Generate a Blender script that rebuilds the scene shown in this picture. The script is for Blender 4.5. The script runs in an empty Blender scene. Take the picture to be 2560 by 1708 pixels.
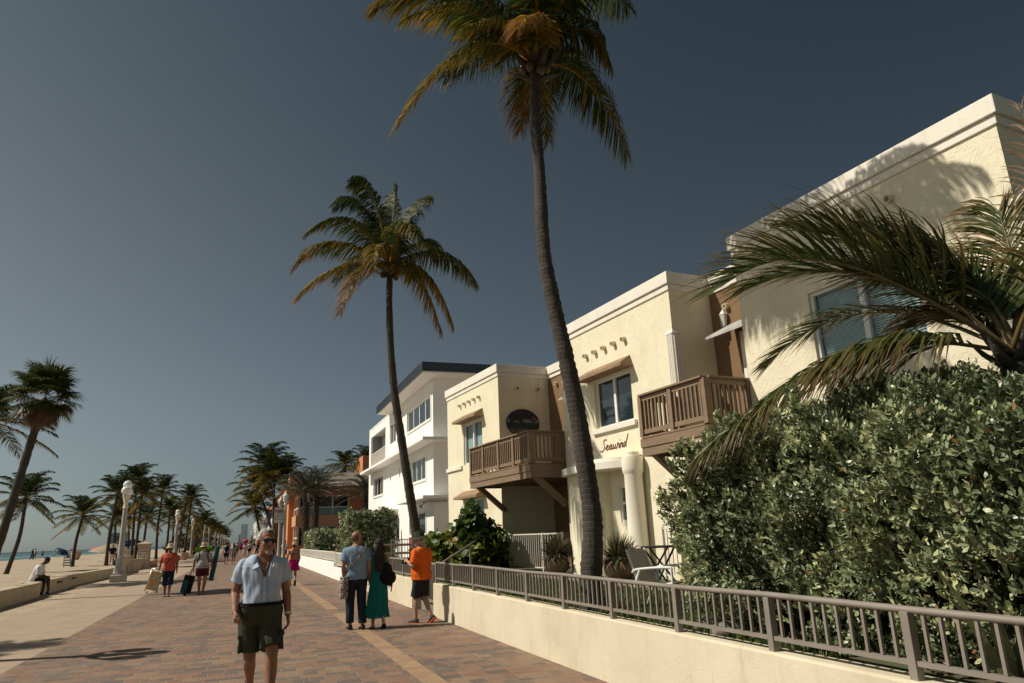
import bpy, bmesh, math, random
import numpy as np
from mathutils import Vector, Matrix, noise, Euler

random.seed(7)
RNG = np.random.default_rng(7)
SC = bpy.context.scene
COL = SC.collection
R = math.radians
PI = math.pi

# ------------------------------------------------------------------ objects
def tag(o, label=None, cat=None, group=None, kind=None):
    if label: o['label'] = label
    if cat: o['category'] = cat
    if group: o['group'] = group
    if kind: o['kind'] = kind
    return o

def empty(name, loc=(0, 0, 0), rz=0.0, label=None, cat=None, group=None):
    o = bpy.data.objects.new(name, None)
    o.empty_display_size = 0.1
    o.location = loc
    o.rotation_euler = (0, 0, rz)
    COL.objects.link(o)
    return tag(o, label, cat, group)

def org(o):
    p = Vector((0, 0, 0))
    while o is not None:
        p += o.location
        o = o.parent
    return p

def copy_tree(o, parent=None):
    c = o.copy()
    COL.objects.link(c)
    if parent: c.parent = parent
    for ch in list(o.children):
        copy_tree(ch, c)
    return c

class MB:
    """collects geometry for ONE mesh object"""
    def __init__(self):
        self.v = []; self.f = []; self.t = []
    def add(self, vs, fs, t=0.5):
        n = len(self.v)
        self.v.extend([tuple(p) for p in vs])
        self.t.extend([t] * len(vs))
        self.f.extend([tuple(i + n for i in f) for f in fs])
        return self
    def box(self, x0, x1, y0, y1, z0, z1, t=0.5):
        vs = [(x0, y0, z0), (x1, y0, z0), (x1, y1, z0), (x0, y1, z0), (x0, y0, z1), (x1, y0, z1), (x1, y1, z1), (x0, y1, z1)]
        return self.add(vs, [(0, 3, 2, 1), (4, 5, 6, 7), (0, 1, 5, 4), (1, 2, 6, 5), (2, 3, 7, 6), (3, 0, 4, 7)], t)
    def obox(self, c, size, M=None, t=0.5):
        sx, sy, sz = [s / 2 for s in size]
        vs = [Vector(p) for p in [(-sx, -sy, -sz), (sx, -sy, -sz), (sx, sy, -sz), (-sx, sy, -sz), (-sx, -sy, sz), (sx, -sy, sz), (sx, sy, sz), (-sx, sy, sz)]]
        if M is not None: vs = [M @ p for p in vs]
        c = Vector(c)
        return self.add([p + c for p in vs], [(0, 3, 2, 1), (4, 5, 6, 7), (0, 1, 5, 4), (1, 2, 6, 5), (2, 3, 7, 6), (3, 0, 4, 7)], t)
    def bar(self, a, b, w, h, t=0.5, up=(0, 0, 1)):
        a = Vector(a); b = Vector(b); d = b - a; L = d.length; d.normalize()
        s = d.cross(Vector(up))
        if s.length < 1e-4: s = d.cross(Vector((1, 0, 0)))
        s.normalize(); u = s.cross(d)
        M = Matrix((s, d, u)).transposed()
        return self.obox((a + b) / 2, (w, L, h), M, t)
    def tube(self, path, rad, n=8, cap=True, t=0.5, sq=None, up=None):
        """path of points, radius (number or list); sq = (a,b) squash of the section along side/up"""
        P = [Vector(p) for p in path]; m = len(P)
        if not hasattr(rad, '__len__'): rad = [rad] * m
        T = []
        for i in range(m):
            d = P[min(i + 1, m - 1)] - P[max(i - 1, 0)]
            T.append(d.normalized() if d.length > 1e-9 else Vector((0, 0, 1)))
        u = Vector(up) if up else (Vector((0, 0, 1)) if abs(T[0].z) < 0.9 else Vector((0, 1, 0)))
        s = T[0].cross(u).normalized()
        vs = []
        for i in range(m):
            s = (s - T[i] * s.dot(T[i])).normalized(); w = T[i].cross(s)
            a, b = sq if sq else (1, 1)
            for k in range(n):
                an = 2 * PI * k / n
                vs.append(P[i] + (s * (math.cos(an) * a) + w * (math.sin(an) * b)) * rad[i])
        fs = []
        for i in range(m - 1):
            for k in range(n):
                k2 = (k + 1) % n
                fs.append((i * n + k, i * n + k2, (i + 1) * n + k2, (i + 1) * n + k))
        if cap:
            fs.append(tuple(reversed(range(n)))); fs.append(tuple((m - 1) * n + k for k in range(n)))
        return self.add(vs, fs, t)
    def lathe(self, prof, c=(0, 0, 0), n=24, t=0.5, a0=0.0, a1=2 * PI, cap=False):
        c = Vector(c); full = abs(a1 - a0 - 2 * PI) < 1e-6
        k_ = n if full else n + 1
        vs = []
        for (r, z) in prof:
            for k in range(k_):
                an = a0 + (a1 - a0) * k / n
                vs.append(c + Vector((r * math.cos(an), r * math.sin(an), z)))
        fs = []
        for i in range(len(prof) - 1):
            for k in range(n):
                k2 = (k + 1) % k_
                fs.append((i * k_ + k, i * k_ + k2, (i + 1) * k_ + k2, (i + 1) * k_ + k))
        if cap:
            fs.append(tuple(reversed(range(k_)))); fs.append(tuple((len(prof) - 1) * k_ + k for k in range(k_)))
        return self.add(vs, fs, t)
    def sphere(self, c, r, nu=14, nv=10, t=0.5, M=None):
        if not hasattr(r, '__len__'): r = (r, r, r)
        c = Vector(c); vs = []; fs = []
        for j in range(1, nv):
            th = PI * j / nv
            for i in range(nu):
                ph = 2 * PI * i / nu
                p = Vector((r[0] * math.sin(th) * math.cos(ph), r[1] * math.sin(th) * math.sin(ph), r[2] * math.cos(th)))
                vs.append((M @ p if M is not None else p) + c)
        top = Vector((0, 0, r[2])); bot = Vector((0, 0, -r[2]))
        vs.append((M @ top if M is not None else top) + c); vs.append((M @ bot if M is not None else bot) + c)
        a = len(vs) - 2; b = a + 1
        for j in range(nv - 2):
            for i in range(nu):
                i2 = (i + 1) % nu
                fs.append((j * nu + i, (j + 1) * nu + i, (j + 1) * nu + i2, j * nu + i2))
        for i in range(nu):
            i2 = (i + 1) % nu
            fs.append((a, i, i2)); fs.append((b, (nv - 2) * nu + i2, (nv - 2) * nu + i))
        return self.add(vs, fs, t)
    def loft(self, rings, cap=True, t=0.5):
        n = len(rings[0]); vs = [p for r_ in rings for p in r_]; fs = []
        for i in range(len(rings) - 1):
            for k in range(n):
                k2 = (k + 1) % n
                fs.append((i * n + k, i * n + k2, (i + 1) * n + k2, (i + 1) * n + k))
        if cap:
            fs.append(tuple(reversed(range(n)))); fs.append(tuple((len(rings) - 1) * n + k for k in range(n)))
        return self.add(vs, fs, t)
    def prism(self, poly, z0, z1, t=0.5):
        n = len(poly)
        vs = [(x, y, z0) for x, y in poly] + [(x, y, z1) for x, y in poly]
        fs = [tuple(reversed(range(n))), tuple(range(n, 2 * n))] + [(i, (i + 1) % n, n + (i + 1) % n, n + i) for i in range(n)]
        return self.add(vs, fs, t)
    def mesh(self, name, off=(0, 0, 0)):
        me = bpy.data.meshes.new(name)
        o = Vector(off)
        me.from_pydata([(x - o.x, y - o.y, z - o.z) for x, y, z in self.v], [], self.f)
        a = me.attributes.new('tint', 'FLOAT', 'POINT')
        a.data.foreach_set('value', np.array(self.t, dtype=np.float32))
        me.update()
        return me
    def build(self, name, m, parent=None, smooth=False, bevel=0.0, world=False, seg=2, auto=None):
        me = self.mesh(name, org(parent) if (world and parent) else (0, 0, 0))
        o = bpy.data.objects.new(name, me); COL.objects.link(o)
        if m: me.materials.append(m)
        if parent: o.parent = parent
        if smooth: me.polygons.foreach_set('use_smooth', [True] * len(me.polygons))
        if auto: sharp(me, auto)
        if bevel:
            b = o.modifiers.new('bevel', 'BEVEL'); b.width = bevel; b.segments = seg; b.limit_method = 'ANGLE'; b.angle_limit = R(40)
        return o

def sharp(me, ang):
    bm = bmesh.new(); bm.from_mesh(me)
    for e in bm.edges:
        e.smooth = not (len(e.link_faces) == 2 and e.calc_face_angle(0) > R(ang))
    for f in bm.faces: f.smooth = True
    bm.to_mesh(me); bm.free()

def np_mesh(name, V, F4, tint, m, parent=None, off=(0, 0, 0), smooth=False):
    """fast mesh of quads: V (n,3), F4 (k,4), tint (n,)"""
    me = bpy.data.meshes.new(name)
    V = np.asarray(V, dtype=np.float32) - np.array(off, dtype=np.float32)
    F4 = np.asarray(F4, dtype=np.int32)
    me.vertices.add(len(V)); me.vertices.foreach_set('co', V.ravel())
    me.loops.add(F4.size); me.loops.foreach_set('vertex_index', F4.ravel())
    me.polygons.add(len(F4))
    me.polygons.foreach_set('loop_start', np.arange(0, F4.size, F4.shape[1], dtype=np.int32))
    me.update(calc_edges=True)
    a = me.attributes.new('tint', 'FLOAT', 'POINT')
    a.data.foreach_set('value', np.asarray(tint, dtype=np.float32))
    if smooth: me.polygons.foreach_set('use_smooth', [True] * len(F4))
    if m: me.materials.append(m)
    o = bpy.data.objects.new(name, me); COL.objects.link(o)
    if parent: o.parent = parent
    return o

def wall_holes(mb, P, U, N, u0, u1, z0, z1, holes, depth, t=0.5):
    """a wall face in the plane through P along U and Z, facing N, with rectangular openings (u0,u1,z0,z1) whose reveals go back by depth"""
    P = Vector(P); U = Vector(U); N = Vector(N); Zv = Vector((0, 0, 1))
    us = sorted(set([u0, u1] + [h[0] for h in holes] + [h[1] for h in holes]))
    zs = sorted(set([z0, z1] + [h[2] for h in holes] + [h[3] for h in holes]))
    flip = U.cross(Zv).dot(N) < 0
    def q(a, b, c, d):
        mb.add([a, b, c, d], [(3, 2, 1, 0) if flip else (0, 1, 2, 3)], t)
    pt = lambda u, z, d=0: P + U * u + Zv * z - N * d
    for i in range(len(us) - 1):
        for j in range(len(zs) - 1):
            cu = (us[i] + us[i + 1]) / 2; cz = (zs[j] + zs[j + 1]) / 2
            if any(h[0] < cu < h[1] and h[2] < cz < h[3] for h in holes): continue
            q(pt(us[i], zs[j]), pt(us[i + 1], zs[j]), pt(us[i + 1], zs[j + 1]), pt(us[i], zs[j + 1]))
    for h in holes:
        a, b, c, d = h
        q(pt(a, c), pt(a, c, depth), pt(b, c, depth), pt(b, c)) if False else q(pt(b, c), pt(a, c), pt(a, c, depth), pt(b, c, depth))
        q(pt(a, d), pt(b, d), pt(b, d, depth), pt(a, d, depth))
        q(pt(a, c), pt(a, d), pt(a, d, depth), pt(a, c, depth))
        q(pt(b, d), pt(b, c), pt(b, c, depth), pt(b, d, depth))

# ------------------------------------------------------------------ materials
class NT:
    def __init__(self, tree):
        self.t = tree; self.n = tree.nodes; self.l = tree.links
    def N(self, typ, **kw):
        nd = self.n.new(typ)
        for k, v in kw.items():
            if k.startswith('i_'):
                key = k[2:]
                key = int(key) if key.isdigit() else key.replace('_', ' ')
                s = nd.inputs[key]
                if hasattr(v, 'is_linked'): self.l.new(v, s)
                elif isinstance(v, bpy.types.Node): self.l.new(v.outputs[0], s)
                else: s.default_value = v
            else: setattr(nd, k, v)
        return nd
    def math(self, op, a, b=0.0, c=0.0):
        nd = self.n.new('ShaderNodeMath'); nd.operation = op
        for i, v in enumerate((a, b, c)):
            if hasattr(v, 'is_linked'): self.l.new(v, nd.inputs[i])
            elif isinstance(v, bpy.types.Node): self.l.new(v.outputs[0], nd.inputs[i])
            else: nd.inputs[i].default_value = v
        return nd.outputs[0]
    def mix(self, fac, a, b, typ='MIX'):
        nd = self.n.new('ShaderNodeMix'); nd.data_type = 'RGBA'; nd.blend_type = typ
        for s, v in ((nd.inputs[0], fac), (nd.inputs[6], a), (nd.inputs[7], b)):
            if hasattr(v, 'is_linked'): self.l.new(v, s)
            else: s.default_value = v if not isinstance(v, tuple) or len(v) == 4 else (*v, 1)
        return nd.outputs[2]
    def ramp(self, fac, stops, interp='LINEAR'):
        nd = self.n.new('ShaderNodeValToRGB'); cr = nd.color_ramp; cr.interpolation = interp
        while len(cr.elements) < len(stops): cr.elements.new(0.5)
        for e, (p, c) in zip(cr.elements, stops):
            e.position = p; e.color = (*c, 1) if len(c) == 3 else c
        self.l.new(fac, nd.inputs[0])
        return nd.outputs[0]
    def noise(self, vec, scale, detail=4, rough=0.6, dist=0.0):
        nd = self.N('ShaderNodeTexNoise'); nd.inputs['Scale'].default_value = scale; nd.inputs['Detail'].default_value = detail
        nd.inputs['Roughness'].default_value = rough; nd.inputs['Distortion'].default_value = dist
        if vec is not None: self.l.new(vec, nd.inputs['Vector'])
        return nd.outputs[0]

def new_mat(name):
    m = bpy.data.materials.new(name); m.use_nodes = True
    nt = NT(m.node_tree); nt.n.clear()
    out = nt.N('ShaderNodeOutputMaterial'); b = nt.N('ShaderNodeBsdfPrincipled')
    nt.l.new(b.outputs[0], out.inputs[0])
    return m, nt, b, out

def srgb(r, g, b):
    f = lambda c: c / 12.92 if c <= 0.04045 else ((c + 0.055) / 1.055) ** 2.4
    return (f(r / 255), f(g / 255), f(b / 255))

def mat(name, col, col2=None, rough=0.6, nscale=3.0, bump=0.0, bscale=40.0, metal=0.0, spec=0.4, stain=None, trans=0.0, tint=None, sub=0.0, stretch=None, contrast=(0.35, 0.65), trowel=0.0, scuff=0.0):
    """general procedural material: two tones by noise, optional bump, stains and per-point tint"""
    m, nt, b, out = new_mat(name)
    tc = nt.N('ShaderNodeTexCoord'); vec = tc.outputs['Object']
    if stretch:
        mp = nt.N('ShaderNodeMapping'); mp.inputs['Scale'].default_value = stretch; nt.l.new(vec, mp.inputs[0]); vec = mp.outputs[0]
    col2 = col2 or tuple(c * 0.82 for c in col)
    c = nt.ramp(nt.noise(vec, nscale, 5), [(contrast[0], col2), (contrast[1], col)])
    if tint:
        at = nt.N('ShaderNodeAttribute', attribute_name='tint')
        c = nt.mix(at.outputs['Fac'], c, nt.ramp(at.outputs['Fac'], tint))
        c = nt.mix(nt.ramp(nt.noise(vec, nscale, 3), [(0.3, (0, 0, 0)), (0.7, (1, 1, 1))]), nt.mix(1.0, c, (0.72, 0.72, 0.72, 1), 'MULTIPLY'), c)
    if stain:
        # run marks stretched down the wall and blotches
        mp = nt.N('ShaderNodeMapping'); mp.inputs['Scale'].default_value = (3.0, 3.0, 0.35); nt.l.new(tc.outputs['Object'], mp.inputs[0])
        s1 = nt.ramp(nt.noise(mp.outputs[0], 2.2, 6, 0.7), [(0.55, (0, 0, 0)), (0.8, (1, 1, 1))])
        s2 = nt.ramp(nt.noise(tc.outputs['Object'], 0.9, 6, 0.65), [(0.5, (0, 0, 0)), (0.85, (1, 1, 1))])
        f = nt.math('MULTIPLY', nt.math('ADD', s1, s2), stain[1])
        c = nt.mix(f, c, (*stain[0], 1))
    if scuff:
        # short scratches and hairline marks, stretched along the wall
        mp = nt.N('ShaderNodeMapping'); mp.inputs['Scale'].default_value = (1, 0.8, 2.4); nt.l.new(tc.outputs['Object'], mp.inputs[0])
        r1 = nt.math('ABSOLUTE', nt.math('SUBTRACT', nt.noise(mp.outputs[0], 1.7, 5, 0.55, 0.6), 0.5))
        gate = nt.ramp(nt.noise(tc.outputs['Object'], 1.3, 3), [(0.52, (0, 0, 0)), (0.62, (1, 1, 1))])
        ln = nt.math('MULTIPLY', nt.ramp(r1, [(0.0, (1, 1, 1)), (0.006, (0, 0, 0))]), gate)
        sp = nt.ramp(nt.noise(tc.outputs['Object'], 7.0, 6, 0.75), [(0.66, (0, 0, 0)), (0.76, (1, 1, 1))])
        c = nt.mix(nt.math('MULTIPLY', nt.math('MAXIMUM', ln, nt.math('MULTIPLY', sp, 0.6)), scuff), c, (0.20, 0.15, 0.10, 1))
    nt.l.new(c, b.inputs['Base Color'])
    b.inputs['Roughness'].default_value = rough; b.inputs['Metallic'].default_value = metal
    b.inputs['Specular IOR Level'].default_value = spec
    if sub:
        b.inputs['Subsurface Weight'].default_value = sub; b.inputs['Subsurface Radius'].default_value = (0.012, 0.005, 0.003)
    if bump:
        n1 = nt.noise(vec, bscale, 5, 0.65)
        bp = nt.N('ShaderNodeBump'); bp.inputs['Strength'].default_value = bump; bp.inputs['Distance'].default_value = 0.02
        if trowel:
            rd = nt.math('ABSOLUTE', nt.math('SUBTRACT', nt.noise(vec, 3.4, 4, 0.6, 1.2), 0.5))
            n1 = nt.math('ADD', nt.math('MULTIPLY', n1, 0.45), nt.math('MULTIPLY', nt.ramp(rd, [(0.0, (0, 0, 0)), (0.035, (1, 1, 1))]), trowel))
        nt.l.new(n1, bp.inputs['Height']); nt.l.new(bp.outputs[0], b.inputs['Normal'])
    if trans:
        tr = nt.N('ShaderNodeBsdfTranslucent'); nt.l.new(c, tr.inputs[0])
        mx = nt.N('ShaderNodeMixShader'); mx.inputs[0].default_value = trans
        nt.l.new(b.outputs[0], mx.inputs[1]); nt.l.new(tr.outputs[0], mx.inputs[2]); nt.l.new(mx.outputs[0], out.inputs[0])
    return m
# ------------------------------------------------------------------ camera, sky, sun
cam_d = bpy.data.cameras.new('camera'); cam = bpy.data.objects.new('camera', cam_d); COL.objects.link(cam)
cam_d.sensor_width = 36.0; cam_d.lens = 24.83; cam_d.clip_start = 0.05; cam_d.clip_end = 20000
_x = (0.93700, -0.05653, -0.34472); _y = (-0.34727, -0.25765, -0.90168); _z = (-0.03785, 0.96458, -0.26105)
cam.matrix_world = Matrix(((*_x, 0), (*_y, 0), (*_z, 1.6), (0, 0, 0, 1)))
SC.camera = cam
SC.view_settings.view_transform = 'Standard'; SC.view_settings.look = 'None'
SC.view_settings.exposure = 0.0; SC.view_settings.gamma = 1.0
SC.cycles.max_bounces = 6; SC.cycles.diffuse_bounces = 3; SC.cycles.glossy_bounces = 3; SC.cycles.transparent_max_bounces = 12
SC.cycles.caustics_reflective = False; SC.cycles.caustics_refractive = False

SUN_EL = R(46); SUN_AZ = (-0.961, 0.276)     # horizontal direction towards the sun
w = bpy.data.worlds.new('World'); SC.world = w; w.use_nodes = True
nt = NT(w.node_tree); nt.n.clear()
wo = nt.N('ShaderNodeOutputWorld'); bg = nt.N('ShaderNodeBackground')
sky = nt.N('ShaderNodeTexSky'); sky.sky_type = 'NISHITA'; sky.sun_disc = False
sky.sun_elevation = SUN_EL; sky.sun_rotation = math.atan2(SUN_AZ[0], SUN_AZ[1])
sky.air_density = 1.0; sky.dust_density = 0.6; sky.ozone_density = 1.5; sky.altitude = 0
hs = nt.N('ShaderNodeHueSaturation'); hs.inputs['Saturation'].default_value = 0.42; hs.inputs['Value'].default_value = 1.0
nt.l.new(sky.outputs[0], hs.inputs['Color'])
tn = nt.mix(1.0, hs.outputs[0], (0.86, 1.0, 1.0, 1), 'MULTIPLY')
# the sky deepens upwards and away from the sun, more than the plain model gives
tcw = nt.N('ShaderNodeTexCoord'); sepw = nt.N('ShaderNodeSeparateXYZ'); nt.l.new(tcw.outputs['Generated'], sepw.inputs[0])
zz = nt.math('MAXIMUM', sepw.outputs[2], 0.0); cmb = nt.N('ShaderNodeCombineXYZ')
for i_, (a_, b_, c_, d_) in enumerate(((-0.18, -0.30, -0.84, -0.86), (-0.16, -0.65, -0.68, -0.15), (-0.11, -0.92, -0.54, 0.19))):
    e_ = nt.math('ADD', nt.math('MULTIPLY', sepw.outputs[0], c_), nt.math('ADD', a_, nt.math('ADD', nt.math('MULTIPLY', zz, b_), nt.math('MULTIPLY', nt.math('MULTIPLY', zz, zz), d_))))
    nt.l.new(nt.math('MINIMUM', nt.math('EXPONENT', e_), 1.7), cmb.inputs[i_])
tn = nt.mix(1.0, tn, cmb.outputs[0], 'MULTIPLY')
nt.l.new(tn, bg.inputs[0]); bg.inputs[1].default_value = 0.052
nt.l.new(bg.outputs[0], wo.inputs[0])
sd = bpy.data.lights.new('sun', 'SUN'); sd.energy = 4.9; sd.angle = R(0.53); sd.color = (1.0, 0.915, 0.78)
so = bpy.data.objects.new('sun', sd); COL.objects.link(so)
_s = Vector((SUN_AZ[0] * math.cos(SUN_EL), SUN_AZ[1] * math.cos(SUN_EL), math.sin(SUN_EL)))
so.rotation_euler = _s.to_track_quat('Z', 'Y').to_euler(); so.location = (-20, 6, 30)

# ------------------------------------------------------------------ ground materials
def paver_material():
    m, nt, b, out = new_mat('pavers')
    g = nt.N('ShaderNodeNewGeometry'); sep = nt.N('ShaderNodeSeparateXYZ'); nt.l.new(g.outputs['Position'], sep.inputs[0])
    x, y = sep.outputs[0], sep.outputs[1]
    RH = 0.40                                     # a narrow and a wide course repeat
    q = nt.math('DIVIDE', y, RH); kq = nt.math('FLOOR', q); fr = nt.math('SUBTRACT', q, kq); sb = nt.math('GREATER_THAN', fr, 0.42)
    row = nt.math('ADD', nt.math('MULTIPLY', kq, 2.0), sb)
    rh = nt.math('ADD', 0.168, nt.math('MULTIPLY', sb, 0.064))
    fyl = nt.math('SUBTRACT', nt.math('MULTIPLY', fr, RH), nt.math('MULTIPLY', sb, 0.168))
    wr = nt.N('ShaderNodeTexWhiteNoise', noise_dimensions='1D'); nt.l.new(row, wr.inputs['W'])
    bw = nt.math('ADD', 0.19, nt.math('MULTIPLY', nt.math('GREATER_THAN', wr.outputs[0], 0.40), 0.10))
    xs = nt.math('DIVIDE', nt.math('ADD', x, nt.math('ADD', nt.math('MULTIPLY', row, 0.117), 40.0)), bw)
    col = nt.math('FLOOR', xs)
    cv = nt.N('ShaderNodeCombineXYZ'); nt.l.new(col, cv.inputs[0]); nt.l.new(row, cv.inputs[1])
    wn = nt.N('ShaderNodeTexWhiteNoise', noise_dimensions='2D'); nt.l.new(cv.outputs[0], wn.inputs['Vector'])
    # colour drifts in patches a metre or two wide, as pallets were laid
    drift = nt.noise(g.outputs['Position'], 0.55, 3)
    val = nt.math('ADD', nt.math('MULTIPLY', wn.outputs[0], 0.86), nt.math('MULTIPLY', nt.math('SUBTRACT', drift, 0.5), 0.5))
    val = nt.math('ADD', val, 0.07)
    c = nt.ramp(val, [(0.0, (0.105, 0.092, 0.084)), (0.28, (0.140, 0.118, 0.104)), (0.36, (0.180, 0.137, 0.110)), (0.5, (0.225, 0.122, 0.088)), (0.62, (0.250, 0.150, 0.108)), (0.74, (0.215, 0.155, 0.115)), (0.84, (0.260, 0.180, 0.120)), (1.0, (0.290, 0.200, 0.128))])
    c = nt.mix(0.22, c, (0.205, 0.148, 0.112, 1))
    # mottling inside each brick
    mpo = nt.N('ShaderNodeMapping'); mpo.inputs['Scale'].default_value = (0.6, 1.6, 1); nt.l.new(g.outputs['Position'], mpo.inputs[0]); mo = nt.noise(mpo.outputs[0], 16.0, 6, 0.75)
    c = nt.mix(0.75, c, nt.mix(1.0, c, nt.ramp(mo, [(0.3, (0.62, 0.6, 0.6)), (0.7, (1.25, 1.2, 1.12))]), 'MULTIPLY'))
    grit = nt.noise(g.outputs['Position'], 260.0, 2, 0.8)
    c = nt.mix(0.35, c, nt.mix(1.0, c, nt.ramp(grit, [(0.3, (0.5, 0.5, 0.5)), (0.7, (1.5, 1.45, 1.4))]), 'MULTIPLY'))
    # joints filled with pale sand
    fx = nt.math('FRACT', xs)
    ex = nt.math('MULTIPLY', nt.math('MINIMUM', fx, nt.math('SUBTRACT', 1.0, fx)), bw)
    ey = nt.math('MINIMUM', fyl, nt.math('SUBTRACT', rh, fyl))
    e = nt.math('MINIMUM', ex, ey)
    jm = nt.ramp(e, [(0.0, (1, 1, 1)), (0.004, (1, 1, 1)), (0.0075, (0, 0, 0))])
    # tan sett stripe
    at = nt.N('ShaderNodeAttribute', attribute_name='tint')
    st = nt.mix(nt.math('MULTIPLY', wn.outputs[0], 0.9), (0.36, 0.245, 0.145, 1), (0.27, 0.165, 0.105, 1))
    c = nt.mix(nt.math('GREATER_THAN', at.outputs['Fac'], 0.75), c, st)
    jcol = nt.mix(nt.noise(g.outputs['Position'], 1.3, 3), (0.13, 0.10, 0.08, 1), (0.40, 0.32, 0.25, 1))
    c = nt.mix(nt.math('MULTIPLY', jm, 0.72), c, jcol)
    # blown sand film
    sf = nt.ramp(nt.noise(g.outputs['Position'], 0.8, 6, 0.7), [(0.5, (0, 0, 0)), (0.8, (0.35, 0.35, 0.35))])
    c = nt.mix(sf, c, (0.36, 0.27, 0.20, 1))
    nt.l.new(c, b.inputs['Base Color']); b.inputs['Roughness'].default_value = 0.8; b.inputs['Specular IOR Level'].default_value = 0.25
    bp = nt.N('ShaderNodeBump'); bp.inputs['Strength'].default_value = 0.5; bp.inputs['Distance'].default_value = 0.006
    h = nt.math('SUBTRACT', nt.math('ADD', nt.math('MULTIPLY', mo, 0.35), nt.math('MULTIPLY', wn.outputs[0], 0.25)), jm)
    nt.l.new(h, bp.inputs['Height']); nt.l.new(bp.outputs[0], b.inputs['Normal'])
    return m

def sand_material():
    m, nt, b, out = new_mat('sand')
    g = nt.N('ShaderNodeNewGeometry')
    n1 = nt.noise(g.outputs['Position'], 0.35, 6, 0.65); n2 = nt.noise(g.outputs['Position'], 3.2, 5, 0.7)
    c = nt.ramp(n1, [(0.3, (0.37, 0.295, 0.215)), (0.7, (0.47, 0.385, 0.285))])
    c = nt.mix(0.5, c, nt.mix(1.0, c, nt.ramp(n2, [(0.3, (0.72, 0.72, 0.72)), (0.65, (1.12, 1.12, 1.12))]), 'MULTIPLY'))
    nt.l.new(c, b.inputs['Base Color']); b.inputs['Roughness'].default_value = 0.95; b.inputs['Specular IOR Level'].default_value = 0.1
    bp = nt.N('ShaderNodeBump'); bp.inputs['Strength'].default_value = 0.7; bp.inputs['Distance'].default_value = 0.12
    nt.l.new(nt.math('ADD', n2, nt.math('MULTIPLY', nt.noise(g.outputs['Position'], 11.0, 4), 0.3)), bp.inputs['Height']); nt.l.new(bp.outputs[0], b.inputs['Normal'])
    return m

def sea_material():
    m, nt, b, out = new_mat('sea_water')
    g = nt.N('ShaderNodeNewGeometry'); sep = nt.N('ShaderNodeSeparateXYZ'); nt.l.new(g.outputs['Position'], sep.inputs[0])
    mp = nt.N('ShaderNodeMapping'); mp.inputs['Scale'].default_value = (0.09, 0.012, 1); nt.l.new(g.outputs['Position'], mp.inputs[0])
    nz = nt.noise(mp.outputs[0], 1.0, 5, 0.6)
    d = nt.math('ADD', nt.math('DIVIDE', nt.math('MULTIPLY', sep.outputs[0], -1.0), 900.0), nt.math('MULTIPLY', nz, 0.05))
    c = nt.ramp(d, [(0.045, (0.06, 0.15, 0.145)), (0.11, (0.03, 0.105, 0.11)), (0.3, (0.014, 0.06, 0.075)), (1.0, (0.010, 0.035, 0.05))])
    # foam lines parallel to the shore
    mp2 = nt.N('ShaderNodeMapping'); mp2.inputs['Scale'].default_value = (0.16, 0.006, 1); nt.l.new(g.outputs['Position'], mp2.inputs[0])
    fo = nt.ramp(nt.noise(mp2.outputs[0], 1.0, 4, 0.55), [(0.60, (0, 0, 0)), (0.64, (1, 1, 1))])
    near = nt.ramp(nt.math('DIVIDE', nt.math('MULTIPLY', sep.outputs[0], -1.0), 100.0), [(0.44, (1, 1, 1)), (0.85, (0, 0, 0))])
    edge = nt.ramp(nt.math('ADD', nt.math('DIVIDE', nt.math('MULTIPLY', sep.outputs[0], -1.0), 100.0), nt.math('MULTIPLY', nz, 0.04)), [(0.447, (1, 1, 1)), (0.465, (0, 0, 0))])
    f = nt.math('MAXIMUM', nt.math('MULTIPLY', fo, near), edge)
    c = nt.mix(f, c, (0.7, 0.72, 0.7, 1))
    nt.l.new(c, b.inputs['Base Color']); b.inputs['Roughness'].default_value = 0.35; b.inputs['Specular IOR Level'].default_value = 0.25
    bp = nt.N('ShaderNodeBump'); bp.inputs['Strength'].default_value = 0.4; bp.inputs['Distance'].default_value = 0.3
    mp3 = nt.N('ShaderNodeMapping'); mp3.inputs['Scale'].default_value = (0.8, 0.2, 1); nt.l.new(g.outputs['Position'], mp3.inputs[0])
    nt.l.new(nt.noise(mp3.outputs[0], 1.0, 5), bp.inputs['Height']); nt.l.new(bp.outputs[0], b.inputs['Normal'])
    return m

M = {}
M['paver'] = paver_material(); M['sand'] = sand_material(); M['sea'] = sea_material()
M['concrete'] = mat('walkway_concrete', (0.39, 0.295, 0.215), (0.32, 0.24, 0.175), 0.85, 1.6, 0.35, 90, stain=((0.25, 0.19, 0.14), 0.25))
M['asphalt'] = mat('inland_ground', (0.10, 0.10, 0.09), (0.07, 0.07, 0.06), 0.9, 0.3)
M['soil'] = mat('lawn_soil', (0.075, 0.095, 0.038), (0.10, 0.085, 0.05), 0.95, 2.5, 0.5, 40)
M['stone_path'] = mat('garden_paving', (0.25, 0.22, 0.18), (0.17, 0.15, 0.125), 0.9, 2.0, 0.4, 30)

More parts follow.
